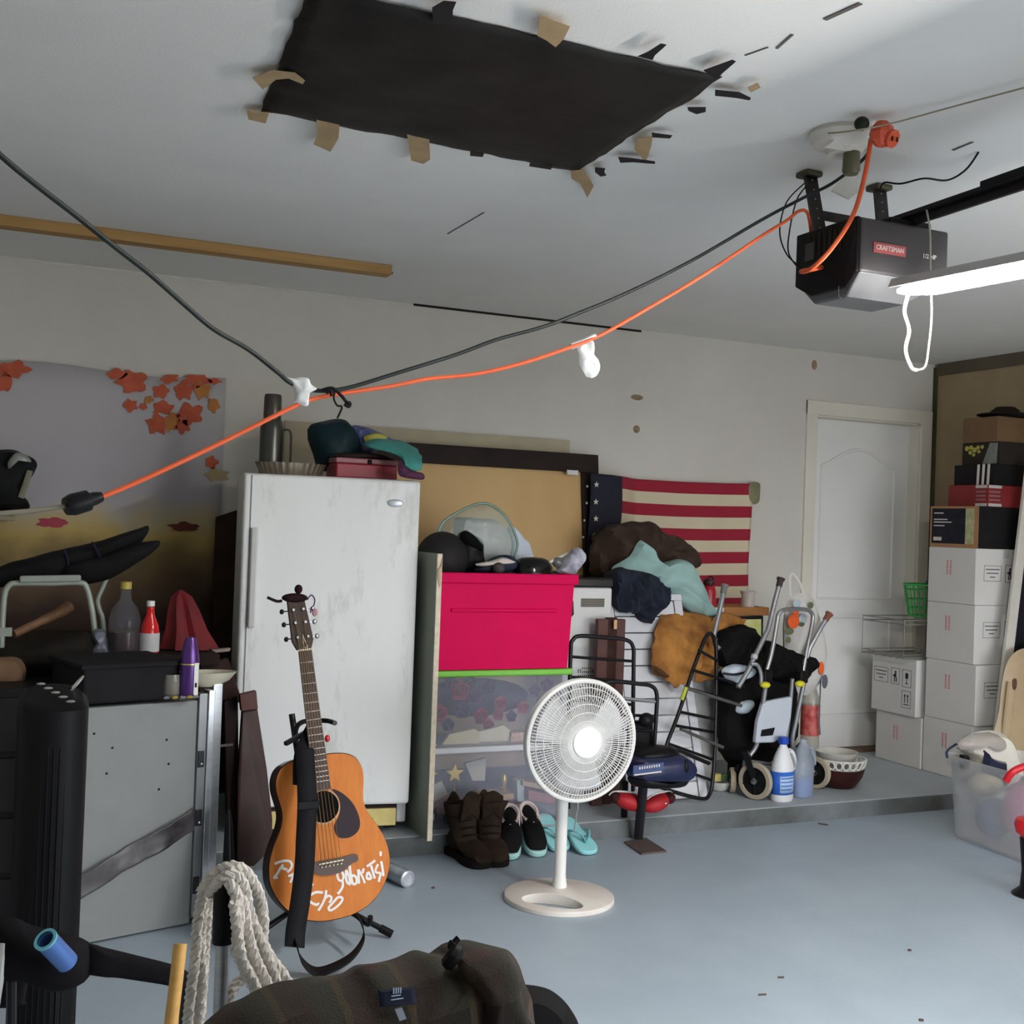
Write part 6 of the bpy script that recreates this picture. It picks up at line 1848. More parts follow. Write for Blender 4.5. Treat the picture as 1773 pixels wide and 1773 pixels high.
# wire dish rack and green basket on the rear carton
WR = mat('grey_coated_wire', (140, 140, 136), .5, .4)
zr = z[2] - .019
wr = thing('wire_rack', 'grey wire rack standing on the white carton with symbols', 'rack', (4.98, 5.25, zr))
x0_, x1_, y0_, y1_ = 4.74, 5.14, 5.09, 5.43
for zz, r_ in ((zr + .012, .004), (zr + .03, .003), (zr + .20, .0035), (zr + .225, .0035)):
    G().tube([(x0_, y0_, zz), (x1_, y0_, zz), (x1_, y1_, zz), (x0_, y1_, zz)], r_, 6, True).build('wire_hoop', WR, wr)
for i in range(7):
    y_ = y0_ + (y1_ - y0_) * i / 6
    G().tube([(x0_, y_, zr + .225 if i in (0, 6) else zr + .03), (x0_, y_, zr + .006), (x1_, y_, zr + .006), (x1_, y_, zr + .225 if i in (0, 6) else zr + .03)], .0025, 5).build('cross_wire', WR, wr)
gb_c = V((5.03, 5.22, zr + .235))
gbk = thing('green_basket', 'green plastic lattice basket perched on the wire rack', 'basket', gb_c)
GBM = mat('bright_green_plastic', (48, 160, 76), .4, var=.08)
def gring(s, zz, r_):
    w, d = .125 * s, .10 * s
    return [gb_c + V((w * math.cos(a) * (1.15 if abs(math.cos(a)) > .3 else 1), d * math.sin(a) * 1.1, zz)) for a in [2 * math.pi * j / 24 for j in range(24)]], r_
for s, zz, r_ in ((.80, .004, .004), (.86, .05, .003), (.92, .10, .003), (1.0, .155, .003), (1.04, .185, .007)):
    P, r2 = gring(s, zz, r_)
    G().tube(P, r2, 6, True).build('lattice_hoop', GBM, gbk)
for j in range(24):
    a, _ = gring(.80, .004, 1)
    b, _ = gring(1.04, .185, 1)
    G().tube([a[j], b[j]], .003, 5).build('lattice_rib', GBM, gbk)
a, _ = gring(.80, .004, 1)
G().prism(a, (0, 0, .003)).build('bottom', GBM, gbk)
tag(G().ell(gb_c + V((.02, -.02, .19)), (.05, .04, .035), 14, 8).build('blue_ball_cloth', mat('dark_blue_cloth', (48, 52, 96), .8)), 'dark blue cloth wad in the green basket', 'cloth')
# white plank, beige folded table, black quilt
PLK = mat('white_painted_plank', (208, 204, 196), .55, var=.05)
pk = thing('white_plank', 'long white plank leaning in front of the carton stack', 'plank', pZ(1712, 1360, HS))
top_, bot_ = pY(1782, 800, 4.62), pY(1722, 1300, 4.58)
dirp = (bot_ - top_).normalized()
t_ = (bot_.z - HS) / -dirp.z
bot2 = bot_ + dirp * t_
G().bar(top_ + V((.012, 0, 0)), bot2 + V((.012, 0, 0)), .062, .02, up=V((0, 1, 0))).build('board', PLK, pk, smooth=False, bevel=.002)
G().bar(top_ + V((.049, .01, 0)), bot2 + V((.049, .01, 0)), .006, .02, up=V((0, 1, 0))).build('edge_strip', mat('brown_plank_edge', (120, 98, 86), .7), pk, smooth=False)
BGE = mat('beige_moulded_plastic', (182, 160, 128), .5, var=.06)
bt2 = thing('beige_folded_chair', 'beige moulded plastic chair back leaning behind the white plank', 'chair', pZ(1760, 1330, HS))
G().puff([pY(x, y, 4.50) for x, y in ((1722, 1320), (1730, 1230), (1738, 1165), (1752, 1135), (1775, 1122), (1830, 1120), (1850, 1200), (1850, 1330))], .06, p=4).build('back_panel', BGE, bt2)
for (x, y, w) in ((1757, 1180, .012), (1790, 1178, .05)):
    c = pY(x, y, 4.468)
    G().puff([c + V((-w, 0, .01)), c + V((w, 0, .012)), c + V((w, 0, -.03)), c + V((0, 0, -.045)), c + V((-w, 0, -.03))], .012).build('slot', mat('brown_slot', (96, 66, 54), .8), bt2)
for (x) in (1735, 1748):
    a, b = pY(x + 12, 1180, 4.472), pY(x - 4, 1318, 4.472)
    G().tube([a, b], .008, 6).build('moulded_rib', BGE, bt2)
for dx in (0, .26):
    a = pY(1735, 1300, 4.50) + V((dx, 0, 0))
    G().tube([a, (a.x, a.y + .01, HS)], .012, 8).build('leg', BGE, bt2)
qb = G().puff([pY(x, y, 4.66) for x, y in ((1768, 900), (1778, 890), (1786, 900), (1780, 1300), (1762, 1300), (1742, 1180))], .05, amp=.008, freq=14).build('black_quilt', mat('navy_black_quilt', (30, 28, 36), .85, bump=.6, bscale=18))
tag(qb, 'dark navy quilted mat hanging between the plank and the cartons', 'mat')
# translucent tub
TUB = mat('translucent_white_tub', (224, 224, 226), .4, alpha=.36, var=.03)
tb = thing('translucent_tub', 'translucent white storage tub full of oddments at the right edge', 'tub', (4.42, 3.78, 0))
MT = T(4.112, 4.155, 0) @ RZ(math.radians(-4.3))
def rr_ring(x0, x1, y0, y1, z_, r, n=6):
    P = []
    for cx_, cy_, a0 in ((x1 - r, y1 - r, 0), (x0 + r, y1 - r, 90), (x0 + r, y0 + r, 180), (x1 - r, y0 + r, 270)):
        for i in range(n + 1):
            a = math.radians(a0 + 90 * i / n)
            P.append(MT @ V((cx_ + r * math.cos(a), cy_ + r * math.sin(a), z_)))
    return P
LX, LY = .46, .62
rings = [rr_ring(.048, LX - .048, -LY + .048, -.048, .004, .05), rr_ring(.036, LX - .036, -LY + .036, -.036, .02, .06), rr_ring(.014, LX - .014, -LY + .014, -.014, .32, .07), rr_ring(.0, LX - .0, -LY + .0, -.0, .345, .07), rr_ring(-.006, LX + .006, -LY - .006, .006, .385, .07), rr_ring(.006, LX - .006, -LY + .006, -.006, .385, .065), rr_ring(.024, LX - .024, -LY + .024, -.024, .32, .06), rr_ring(.06, LX - .06, -LY + .06, -.06, .012, .05)]
n = len(rings[0])
g = G()
g.add([p for r in rings for p in r], [(i * n + j, i * n + (j + 1) % n, (i + 1) * n + (j + 1) % n, (i + 1) * n + j) for i in range(len(rings) - 1) for j in range(n)] + [tuple(range(n))[::-1], tuple((len(rings) - 1) * n + j for j in range(n))])
g.build('tub', TUB, tb)
for (y_, zz, ry, rz) in ():
    c = MT @ V((.012, y_, zz))
    G().ell(c, (.01, ry, rz), 16, 8).build('moulded_dent', TUB, tb)
def tub_item(x, y, zz, r, nm, lab, m, cat):
    c = MT @ V((x, y, zz))
    o = G().ell(c, r, 18, 12)
    o.v = [p + noise.noise_vector(p * 14) * .012 for p in o.v]
    return tag(o.build(nm, m), lab, cat)
tub_item(.16, -.42, .20, (.12, .15, .15), 'pink_soft_toy', 'pink soft bundle showing through the tub wall', mat('pink_plush', (226, 130, 176), .9), 'bundle')
tub_item(.14, -.20, .12, (.08, .08, .09), 'blue_bundle', 'greyish blue bundle showing low in the tub', mat('blue_grey_cloth', (110, 124, 160), .9), 'bundle')
tub_item(.13, -.15, .26, (.08, .07, .05), 'cream_bundle', 'cream cloth showing high in the tub', mat('cream_cloth', (216, 206, 176), .9), 'bundle')
# white appliance with clear dome in the tub
vc = thing('white_handheld_appliance', 'white plastic appliance with a clear dome and navy window in the tub', 'appliance', MT @ V((.2, -.25, .3)))
Yv = 4.09
WAPP = mat('ivory_white_plastic', (222, 218, 206), .4, var=.03)
G().puff([pY(x, y, Yv) for x, y in ((1662, 1296), (1672, 1276), (1696, 1266), (1726, 1266), (1744, 1278), (1756, 1310), (1764, 1360), (1692, 1370), (1690, 1335), (1678, 1308))], .14, p=3.2).build('shell', WAPP, vc)
G().puff([pY(x, y, Yv - .068) for x, y in ((1704, 1302), (1704, 1304), (1722, 1314), (1738, 1319), (1740, 1322), (1741, 1358), (1738, 1360), (1704, 1360), (1702, 1356))], .05, p=5).build('navy_window', mat('navy_smoked_window', (34, 40, 66), .2), vc)
G().puff([pY(x, y, Yv - .05) for x, y in ((1660, 1286), (1680, 1272), (1712, 1268), (1736, 1278), (1738, 1296), (1722, 1302), (1704, 1294), (1688, 1292), (1668, 1300))], .10, amp=.003, freq=20).build('clear_dome', mat('clear_grey_dome', (176, 168, 164), .1, alpha=.55, bump=.5, bscale=18), vc)
G().puff([pY(x, y, Yv) for x, y in ((1650, 1312), (1658, 1306), (1670, 1308), (1688, 1330), (1684, 1352), (1660, 1350), (1652, 1328))], .06).build('nozzle', mat('grey_green_nozzle', (140, 134, 120), .5), vc)
G().tube(spl([pY(1640, 1312, Yv + .0), pY(1640, 1300, Yv + .0), pY(1656, 1288, Yv - .0)], 5), .006, 6).build('navy_trigger', mat('navy_plastic', (44, 50, 72), .4), vc)
G().puff([pY(x, y, Yv - .06) for x, y in ((1664, 1306), (1676, 1308), (1676, 1332), (1664, 1332))], .03, p=6, smooth=False).build('black_grip', BLACKP, vc)
rc = thing('red_plastic_toy', 'red curved plastic toy sticking out of the right end of the tub', 'toy', pY(1765, 1340, 3.70))
G().tube(spl([pY(1742, 1352, 3.72), pY(1752, 1338, 3.70), pY(1772, 1328, 3.68), pY(1800, 1326, 3.66), pY(1815, 1350, 3.66)], 6), .016, 10).build('grip', mat('bright_red_plastic', (206, 32, 44), .35), rc)
G().ell(pY(1778, 1350, 3.70), (.03, .03, .015), 12, 8).build('dark_core', BLACKP, rc)
# red topped black stool at the right edge
rs = thing('red_black_stool', 'red padded stool with a black pedestal cut off by the right edge', 'stool', (4.16, 3.30, 0))
cst = pY(1795, 1430, 3.32)
G().lathe([(.001, .028), (.05, .03), (.075, .022), (.082, .0), (.075, -.03), (.05, -.05), (.001, -.05)], 28, T(*cst)).build('red_pad', mat('glossy_red_vinyl', (214, 30, 38), .3), rs)
G().lathe([(.001, .034), (.03, .034), (.034, .030), (.001, .029)], 20, T(cst.x - .02, cst.y, cst.z + .002)).build('dark_button', BLACKP, rs)
G().lathe([(.001, cst.z - .052), (.06, cst.z - .052), (.05, .10), (.055, .03), (.085, .004), (.001, .0)], 24, T(cst.x, cst.y, 0)).build('pedestal', BLACKP, rs)
# ================================================================ left side
# workbench carrying the dark clutter
DKW = mat('dark_stained_timber', (40, 30, 26), .75, var=.3, scale=5)
wbh = thing('workbench', 'dark wooden workbench against the tapestry under the bottles', 'workbench', (.1, 4.75, 0))
G().box(-1.0, .80, 4.30, 5.25, .825, .865).build('bench_top', DKW, wbh, smooth=False, bevel=.004)
for (x, y) in ((-.95, 4.34), (.74, 4.34), (-.95, 5.2), (.74, 5.2)):
    G().box(x, x + .06, y, y + .05, 0 if y < YS else HS, .825).build('leg', DKW, wbh, smooth=False)
G().box(-.95, .8, 4.36, 4.39, .70, .825).build('apron', DKW, wbh, smooth=False)
G().box(-.94, .79, 4.9, 4.93, HS, .825).build('back_panel', DKW, wbh, smooth=False)
# grey folding metal case with aluminium edges
GPN = mat('grey_painted_panel', (128, 131, 131), .6, var=.06, scale=5)
ALB = mat('bright_aluminium_angle', (206, 210, 214), .28, .75, var=.08, stretch=(1, 1, 6))
mc = thing('grey_folding_table', 'grey folding table stored upright with bright aluminium edges', 'table', (.53, 4.0, 0))
MC = T(.325, 3.90, .006) @ RZ(math.radians(15))
G().box(-.10, .365, 0, .028, 0, .742, M=MC).build('panel', GPN, mc, smooth=False, bevel=.003)
G().box(.365, .395, -.010, .03, .02, .765, M=MC).build('aluminium_edge', mat('dull_edge_steel', (130, 132, 134), .4, .6), mc, smooth=False, bevel=.002)
G().box(.396, .418, -.016, .03, -.0, .775, M=MC).build('aluminium_edge', ALB, mc, smooth=False, bevel=.002)
G().box(.0, .42, .04, .068, 0, .74, M=MC).build('panel', GPN, mc, smooth=False, bevel=.003)
G().box(.428, .462, .020, .075, .02, .79, M=MC).build('aluminium_edge', ALB, mc, smooth=False, bevel=.002)
for zz in (.10, .325, .52):
    G().box(.366, .388, -.016, -.010, zz, zz + .055, M=MC).build('latch_plate', mat('dark_latch', (48, 48, 50), .4, .6), mc, smooth=False, bevel=.002)
    G().ell(MC @ V((.377, -.018, zz + .012)), (.005, .004, .005), 8, 6).build('rivet', CHROME, mc)
G().box(.462, .505, .015, .028, .575, .583, M=MC).build('pull_pin', CHROME, mc, smooth=False)
for (u, zz) in ((.13, .61), (.115, .53), (.31, .62), (.32, .54), (.07, .66), (.29, .46)):
    G().ell(MC @ V((u - .05, -.001, zz)), (.004, .002, .004), 8, 5).build('screw_hole', BLACKP, mc)
# black strip of plastic across the panel
rows = [[MC @ V((-.08 + .11 * k, -.012 - .01 * (k % 2), .12 + .048 * k + dz)) for k in range(5)] for dz in (.075, .045, .0)]
bks = cloth(rows, 10, 24, .006, 14).build('black_film_strip', mat('black_film', (36, 32, 34), .3, col2=(96, 92, 94), scale=6), solid=.003)
tag(bks, 'crumpled black plastic strip across the grey folding table', 'plastic strip')
# crate of dark cloth on the table edge
dcr = thing('dark_crate', 'dark grey plastic crate on top of the grey folding table', 'crate', MC @ V((.2, .1, .76)))
GDK = mat('dark_grey_crate', (30, 30, 32), .85, var=.15)
G().box(-.02, .30, .0, .30, .752, .872, M=MC).build('body', GDK, dcr, smooth=False, bevel=.01)
G().box(-.03, .31, -.008, .31, .862, .878, M=MC).build('rim', GDK, dcr, smooth=False, bevel=.004)
# bottles
def btl(px, py, Y, prof, m, label, nm, parts=()):
    b = pY(px, py, Y)
    zb = .867
    t = thing(nm, label, 'bottle', (b.x, Y, zb))
    G().lathe(prof, 24, T(b.x, Y, zb)).build('glass', m, t)
    for (pr, mm, pn) in parts:
        G().lathe(pr, 24, T(b.x, Y, zb), cap=True).build(pn, mm, t)
    return t
GLS = mat('clear_dark_glass', (140, 140, 148), .06, alpha=.17, var=.05)
btl(213, 1150, 4.38, [(.001, 0), (.050, 0), (.055, .01), (.055, .12), (.046, .155), (.020, .19), (.018, .225), (.001, .226)], GLS, 'clear glass bottle with a yellow cap among the bottles on the bench', 'glass_bottle',
    (([(.001, .227), (.019, .227), (.019, .252), (.001, .253)], mat('mustard_cap', (176, 158, 70), .5), 'cap'), ([(.001, .012), (.048, .012), (.048, .075), (.001, .076)], mat('dark_red_liquid', (50, 26, 32), .2), 'contents')))
btl(257, 1150, 4.36, [(.001, 0), (.032, 0), (.034, .008), (.034, .075), (.030, .10), (.015, .135), (.013, .165), (.001, .166)], mat('red_sauce_glass', (200, 30, 30), .15), 'small red sauce bottle with a white label and cap', 'sauce_bottle',
    (([(.001, .167), (.014, .167), (.014, .186), (.001, .187)], WHITEP, 'cap'), ([(.0345, .006), (.0352, .006), (.0352, .072), (.0345, .072)], mat('white_paper_label', (190, 188, 190), .6), 'label')))
PUR = mat('purple_metallic', (80, 48, 112), .25, .4, var=.15)
b = MC @ V((.335, -.0, 0))
bpx = pY(326, 1212, 3.96)
pu = thing('purple_bottle', 'purple shampoo bottle with a white side label at the table corner', 'bottle', (bpx.x, 3.96, .765))
G().lathe([(.001, 0), (.028, 0), (.031, .006), (.031, .12), (.027, .155), (.020, .185), (.016, .197), (.001, .2)], 24, T(bpx.x, 3.96, .765), sx=1, sy=.75).build('bottle', PUR, pu)
G().box(bpx.x + .012, bpx.x + .026, 3.936, 3.938, .775, .88).build('white_label', WHITEP, pu, smooth=False)
G().box(bpx.x + .0155, bpx.x + .0215, 3.9345, 3.936, .80, .815).build('barcode', BLACKP, pu, smooth=False)
G().lathe([(.0295, .108), (.0318, .108), (.0318, .112), (.0295, .112)], 24, T(bpx.x, 3.96, .765), sx=1, sy=.75, cap=False).build('gold_ring', GOLD, pu)
sg = pY(297, 1205, 3.98)
tag(G().lathe([(.001, 0), (.028, 0), (.032, .01), (.033, .055), (.030, .075), (.027, .075), (.029, .055), (.028, .012), (.001, .008)], 24, T(sg.x, 3.98, .765)).build('glass_tumbler', mat('dusty_glass', (150, 146, 136), .1, alpha=.45)), 'dusty glass tumbler beside the purple bottle', 'glass')
ds = pY(358, 1165, 4.06)
dsh = G().lathe([(.001, 0), (.03, 0), (.065, .022), (.085, .05), (.081, .05), (.06, .026), (.001, .006)], 24, T(ds.x, 4.06, .785), sx=1.2, sy=.7).build('white_dish', mat('cream_china', (206, 202, 180), .4))
tag(dsh, 'cream dish perched on the folding table behind the purple bottle', 'dish')
lids = thing('bottle_caps', 'loose metal trinkets lying at the corner of the folding table', 'trinkets', pY(300, 1220, 3.94))
for i, (x, y) in enumerate(((288, 1217), (302, 1218), (316, 1216), (328, 1218), (338, 1214))):
    c = pY(x, y, 3.93)
    G().ell((c.x, 3.93, .77), (.012, .010, .006), 10, 6).build('trinket', GOLD if i % 2 else CHROME, lids)
# plastic bag, red fabric cone
pbg = G().puff([pY(x, y, 4.42) for x, y in ((160, 1092), (176, 1088), (186, 1100), (194, 1130), (188, 1148), (162, 1148), (150, 1130), (162, 1112))], .10, amp=.008, freq=22).build('plastic_bag_wad', mat('blue_grey_film', (120, 124, 138), .3, alpha=.8, bump=.5))
tag(pbg, 'wadded blue-grey plastic bag beside the glass bottle', 'bag')
rdc = thing('red_umbrella', 'folded dark red umbrella leaning behind the purple bottle', 'umbrella', (.72, 4.45, .866))
RDF = mat('dark_red_nylon', (108, 18, 26), .55, var=.2)
topc = pY(313, 1022, 4.52)
basec = V((topc.x + .03, 4.46, .87))
vs = []
nn = 20
lv = [(0, .006), (.04, .03), (.12, .045), (.24, .06), (.35, .085)]
hh = topc.z - .87
for d_, r_ in lv:
    c = topc.lerp(basec, d_ / .35)
    for j in range(nn):
        a = 2 * math.pi * j / nn
        w = 1 + .28 * math.cos(a * 6)
        vs.append(c + V((r_ * w * math.cos(a), r_ * w * .8 * math.sin(a), 0)))
fs = [(i * nn + j, i * nn + (j + 1) % nn, (i + 1) * nn + (j + 1) % nn, (i + 1) * nn + j) for i in range(len(lv) - 1) for j in range(nn)] + [tuple(range(nn))[::-1], tuple((len(lv) - 1) * nn + j for j in range(nn))]
G().add(vs, fs).build('canopy', RDF, rdc)
# folding chair frame, golf-bag like umbrella bag, box of tools
GTU = mat('grey_green_enamel_tube', (156, 164, 152), .45, .2, var=.06)
fc = thing('folding_chair_frame', 'grey-green tubular folding chair upside down on the bench', 'chair', (.18, 4.5, .87))
YC = 4.45
G().tube(spl([pY(2, 1140, YC), pY(4, 1080, YC), (pY(8, 1030, YC)), pY(16, 1014, YC), pY(30, 1010, YC), pY(90, 1010, YC), pY(138, 1009, YC), pY(150, 1018, YC), pY(157, 1045, YC), pY(162, 1075, YC), pY(168, 1140, YC)], 6), .0105, 10).build('back_hoop', GTU, fc)
G().bar(pY(34, 1003, YC - .01), pY(140, 1001, YC - .01), .03, .024).build('padded_bar', mat('grey_green_pad', (142, 150, 140), .7), fc, smooth=False, bevel=.006)
G().tube(spl([pY(188, 992, YC + .1), pY(178, 1016, YC + .1), pY(169, 1038, YC + .1), pY(172, 1056, YC + .1), pY(178, 1076, YC + .1), pY(182, 1140, YC + .1)], 6), .0095, 10).build('side_leg', GTU, fc)
G().box(-.02, .02, -.01, .01, -.015, .015).xf(T(*pY(10, 1094, YC))).build('hinge', GTU, fc, smooth=False)
BAGK = mat('black_nylon_cover', (26, 25, 27), .9, var=.3, scale=6, bump=.4, bscale=18)
ub = thing('black_cover_bag', 'long black cover with two pointed ends lying over the chair frame', 'cover', pY(120, 1005, 4.6))
G().puff([pY(x, y, 4.62) for x, y in ((-60, 1000), (0, 982), (30, 970), (90, 955), (150, 942), (200, 928), (240, 916), (258, 912), (256, 926), (236, 948), (200, 972), (150, 998), (100, 1006), (20, 1016), (-60, 1020))], .18, amp=.005, freq=10).build('upper_fold', BAGK, ub)
G().puff([pY(x, y, 4.54) for x, y in ((110, 980), (160, 966), (210, 950), (250, 938), (275, 936), (270, 952), (236, 976), (194, 1000), (150, 1012), (115, 1010))], .14, amp=.004, freq=10).build('lower_fold', BAGK, ub)
G().tube([pY(160, 938, 4.52), pY(188, 992, 4.50)], .004, 6).build('strap', mat('navy_webbing', (34, 34, 58), .8), ub)
G().tube([pY(112, 950, 4.53), pY(124, 1000, 4.52)], .004, 6).build('strap', mat('navy_webbing'), ub)
wdp = thing('wooden_axe_handle', 'brown wooden handle lying on the bench inside the chair hoop', 'handle', pY(90, 1080, 4.6))
G().tube(spl([pY(24, 1098, 4.55), pY(70, 1076, 4.6), pY(100, 1062, 4.64), pY(122, 1048, 4.66)], 5), [.016] * 6 + [.019] * 5 + [.024] * 5, 10).build('handle', mat('brown_ash_wood', (126, 92, 66), .6, var=.15, stretch=(3, 3, 3)), wdp)
sackm = mat('black_brown_sacking', (36, 32, 28), .9, var=.3, bump=.5, bscale=20)
sk2 = G().puff([pY(x, y, 4.40) for x, y in ((-40, 1130), (10, 1122), (70, 1112), (120, 1098), (158, 1100), (166, 1130), (160, 1150), (60, 1158), (-40, 1164))], .24, amp=.010, freq=9).build('dark_sack', sackm)
tag(sk2, 'dark sack slumped on the bench below the chair hoop', 'sack')
sk3 = G().puff([pY(x, y, 4.22) for x, y in ((-40, 1150), (0, 1138), (30, 1140), (44, 1160), (40, 1190), (10, 1205), (-40, 1205))], .10, amp=.010, freq=12).build('brown_glove', mat('brown_work_leather', (110, 84, 62), .85, var=.2))
tag(sk3, 'brown leather work glove at the left edge above the tower fan', 'glove')
bxd = thing('dark_drawer_unit', 'black drawer unit standing between the tower fan and the bench', 'drawer unit', (.05, 4.15, 0))
G().box(-.35, .28, 4.02, 4.27, .004, .80).build('carcass', mat('black_laminate', (22, 21, 22), .5), bxd, smooth=False, bevel=.004)
for i in range(4):
    d_ = G().box(-.33, .26, 4.005, 4.019, .03 + i * .19, .20 + i * .19).build('drawer', mat('black_laminate_front', (28, 26, 27), .45), bxd, smooth=False, bevel=.003)
    G().bar((-.08, 3.998, .115 + i * .19), (.02, 3.998, .115 + i * .19), .012, .012).build('pull', BLACKM, d_, smooth=False)
dpn = tag(G().prism([V((.99, 5.50, HS)), V((1.15, 5.50, HS)), V((1.15, 5.55, 1.42)), V((.99, 5.55, 1.36))], (0, .012, 0)).build('wall_shade_sheet', mat('wall_shade_brown', (58, 44, 34), .8, var=.3), smooth=False), 'dark brown sheet added as the shaded wall between the freezer and the tapestry', 'panel')  # added sheet, its brown imitates the shaded wall beside the freezer
# shelf with the backpack
shf = tag(G().box(-.9, .12, 5.28, 5.56, 1.315, 1.335).build('wall_shelf', mat('pale_shelf_board', (150, 140, 116), .7), smooth=False, bevel=.002), 'narrow pale shelf on the tapestry wall at the left edge', 'shelf')
bpk = thing('black_backpack', 'black backpack with a silver top slumped on the wall shelf', 'backpack', pY(20, 885, 5.4))
G().puff([pY(x, y, 5.40) for x, y in ((-70, 800), (-20, 782), (20, 778), (45, 786), (60, 800), (58, 815), (45, 840), (40, 860), (52, 880), (0, 886), (-70, 884))], .22, amp=.012, freq=10).build('bag', mat('black_ripstop', (26, 28, 28), .7, var=.3), bpk)
G().puff([pY(x, y, 5.27) for x, y in ((14, 800), (28, 784), (46, 788), (54, 800), (40, 798), (26, 800), (16, 812))], .04).build('silver_flap', mat('silver_fabric', (150, 154, 148), .4, .3), bpk)
G().tube(spl([pY(52, 815, 5.30), pY(44, 840, 5.29), (pY(36, 862, 5.29))], 5), .012, 6, flat=.4).build('strap', mat('grey_webbing', (128, 128, 110), .8), bpk)
# mahogany boards leaning by the freezer
mhb = thing('mahogany_boards', 'dark red-brown wooden boards leaning between the folding table and the freezer', 'boards', pZ(430, 1560, 0))
MHG = mat('dark_mahogany_board', (62, 30, 26), .5, col2=(44, 22, 20), scale=5, stretch=(8, 8, 1))
def board(px, Y, nm, m=MHG, th=.03):
    P = [pY(x, y, Yy) for (x, y), Yy in zip(px, Y)]
    G().prism(P, (0, th, 0)).build(nm, m, mhb, smooth=False, bevel=.003)
board([(415, 1203), (444, 1196), (447, 1228), (418, 1232)], [4.30] * 4, 'cap_block', mat('mahogany_cap', (84, 46, 38), .5))
board([(420, 1232), (446, 1228), (462, 1330), (472, 1420), (470, 1470), (440, 1500), (410, 1500), (412, 1350)], [4.32, 4.32, 4.27, 4.23, 4.20, 4.18, 4.18, 4.25], 'wide_board')
board([(388, 1215), (412, 1205), (416, 1500), (396, 1530)], [4.36, 4.36, 4.22, 4.20], 'narrow_board', mat('very_dark_board', (34, 22, 20), .6))
board([(352, 1148), (395, 1140), (420, 1215), (385, 1225)], [4.45, 4.45, 4.40, 4.40], 'tilted_board', mat('dark_maroon_board', (48, 28, 26), .6))
board([(400, 1122), (398, 1128), (356, 1132), (358, 1126)], [4.5] * 4, 'pale_edge', mat('grey_pink_edge', (140, 122, 116), .7))
bpl = thing('black_pole', 'black tapered pole standing beside the aluminium table edge', 'pole', (.80, 3.9, 0))
a = pY(396, 1402, 3.86)
G().tube([a, a + V((0, -.01, -.05)), a + V((.0, -.03, -.16)), (a.x - .02, 3.78, .002)], [.006, .013, .019, .019], 12).build('shaft', BLACKP, bpl)

# ---------------------------------------------------------------- tower fan
tw = thing('tower_fan', 'black tower fan with a row of silver oval buttons at the left edge', 'tower fan', (.17, 3.03, 0))
BLG = mat('gloss_black_tower', (15, 15, 17), .5, var=.15)
tc_ = V((.172, 3.03, 0))
def trr(r, z_, dx=0):
    return [V((tc_.x + dx + r[0] * math.copysign(abs(math.cos(a)) ** .8, math.cos(a)), tc_.y + r[1] * math.copysign(abs(math.sin(a)) ** .8, math.sin(a)), z_)) for a in [2 * math.pi * j / 28 for j in range(28)]]
rg = [trr((.075, .09), .03), trr((.078, .095), .12), trr((.08, .10), .80), trr((.08, .10), .895)]
top = [V((p.x, p.y, .905 + (p.y - tc_.y) * .18)) for p in trr((.079, .098), .905)]
top2 = [V((p.x, p.y, .918 + (p.y - tc_.y) * .22)) for p in trr((.066, .084), .918)]
rg += [top, top2]
n = 28
G().add([p for r in rg for p in r], [(i * n + j, i * n + (j + 1) % n, (i + 1) * n + (j + 1) % n, (i + 1) * n + j) for i in range(len(rg) - 1) for j in range(n)] + [tuple(range(n))[::-1], tuple((len(rg) - 1) * n + j for j in range(n))]).build('housing', BLG, tw)
g = G()
for i in range(15):
    a = math.radians(205 + 130 * i / 14)
    g.tube([V((tc_.x + .081 * math.cos(a), tc_.y + .101 * math.sin(a), .14)), V((tc_.x + .081 * math.cos(a), tc_.y + .101 * math.sin(a), .76 + .05 * math.sin(math.pi * i / 14)))], .0016, 4)
g.build('grille', mat('black_grille', (26, 26, 29), .45), tw, kind='stuff')
SILV = mat('silver_button', (176, 176, 172), .3, .6)
for i in range(5):
    c = V((tc_.x - .028 + .017 * i * .9, tc_.y + .045 - .03 * i, .9335 + (.045 - .03 * i) * .22 - .002))
    G().ell(c, (.011, .006, .0035), 14, 6).build('oval_button', SILV, tw)
G().tube([V((tc_.x + .052 + .016 * math.cos(a), tc_.y + .045 + .012 * math.sin(a), .938 + .02 * math.cos(a))) for a in [2 * math.pi * j / 20 for j in range(20)]], .0028, 6, True).build('carry_ring', SILV, tw)
G().lathe([(.001, 0), (.13, 0), (.135, .008), (.12, .025), (.07, .035), (.001, .036)], 32, T(tc_.x, tc_.y, 0)).build('base', BLG, tw)

# ---------------------------------------------------------------- foreground: camp chair, rope, stick
CAMP = mat('black_camp_fabric', (20, 18, 21), .9, var=.25, bump=.4, bscale=30)
cc = thing('camp_chair', 'black folding camp chair whose arm crosses the lower left corner', 'chair', (.25, 2.25, 0))
Yc = 2.30
G().puff([pY(x, y, Yc) for x, y in ((148, 1636), (170, 1638), (240, 1655), (305, 1672), (332, 1690), (330, 1712), (280, 1704), (200, 1692), (148, 1684))], .035, p=3.5).build('arm_band', CAMP, cc)
G().puff([pY(x, y, Yc) for x, y in ((-20, 1600), (20, 1588), (50, 1600), (90, 1612), (150, 1632), (152, 1690), (100, 1715), (40, 1700), (-20, 1690))], .09, amp=.006).build('arm_pad', CAMP, cc)
a, b = pY(92, 1632, Yc - .05), pY(112, 1655, Yc - .09)
G().tube([pY(6, 1632, Yc - .03), pY(0, 1700, Yc - .03), pY(-14, 1790, Yc - .03)], .006, 8).build('white_tube', WHITEP, cc)
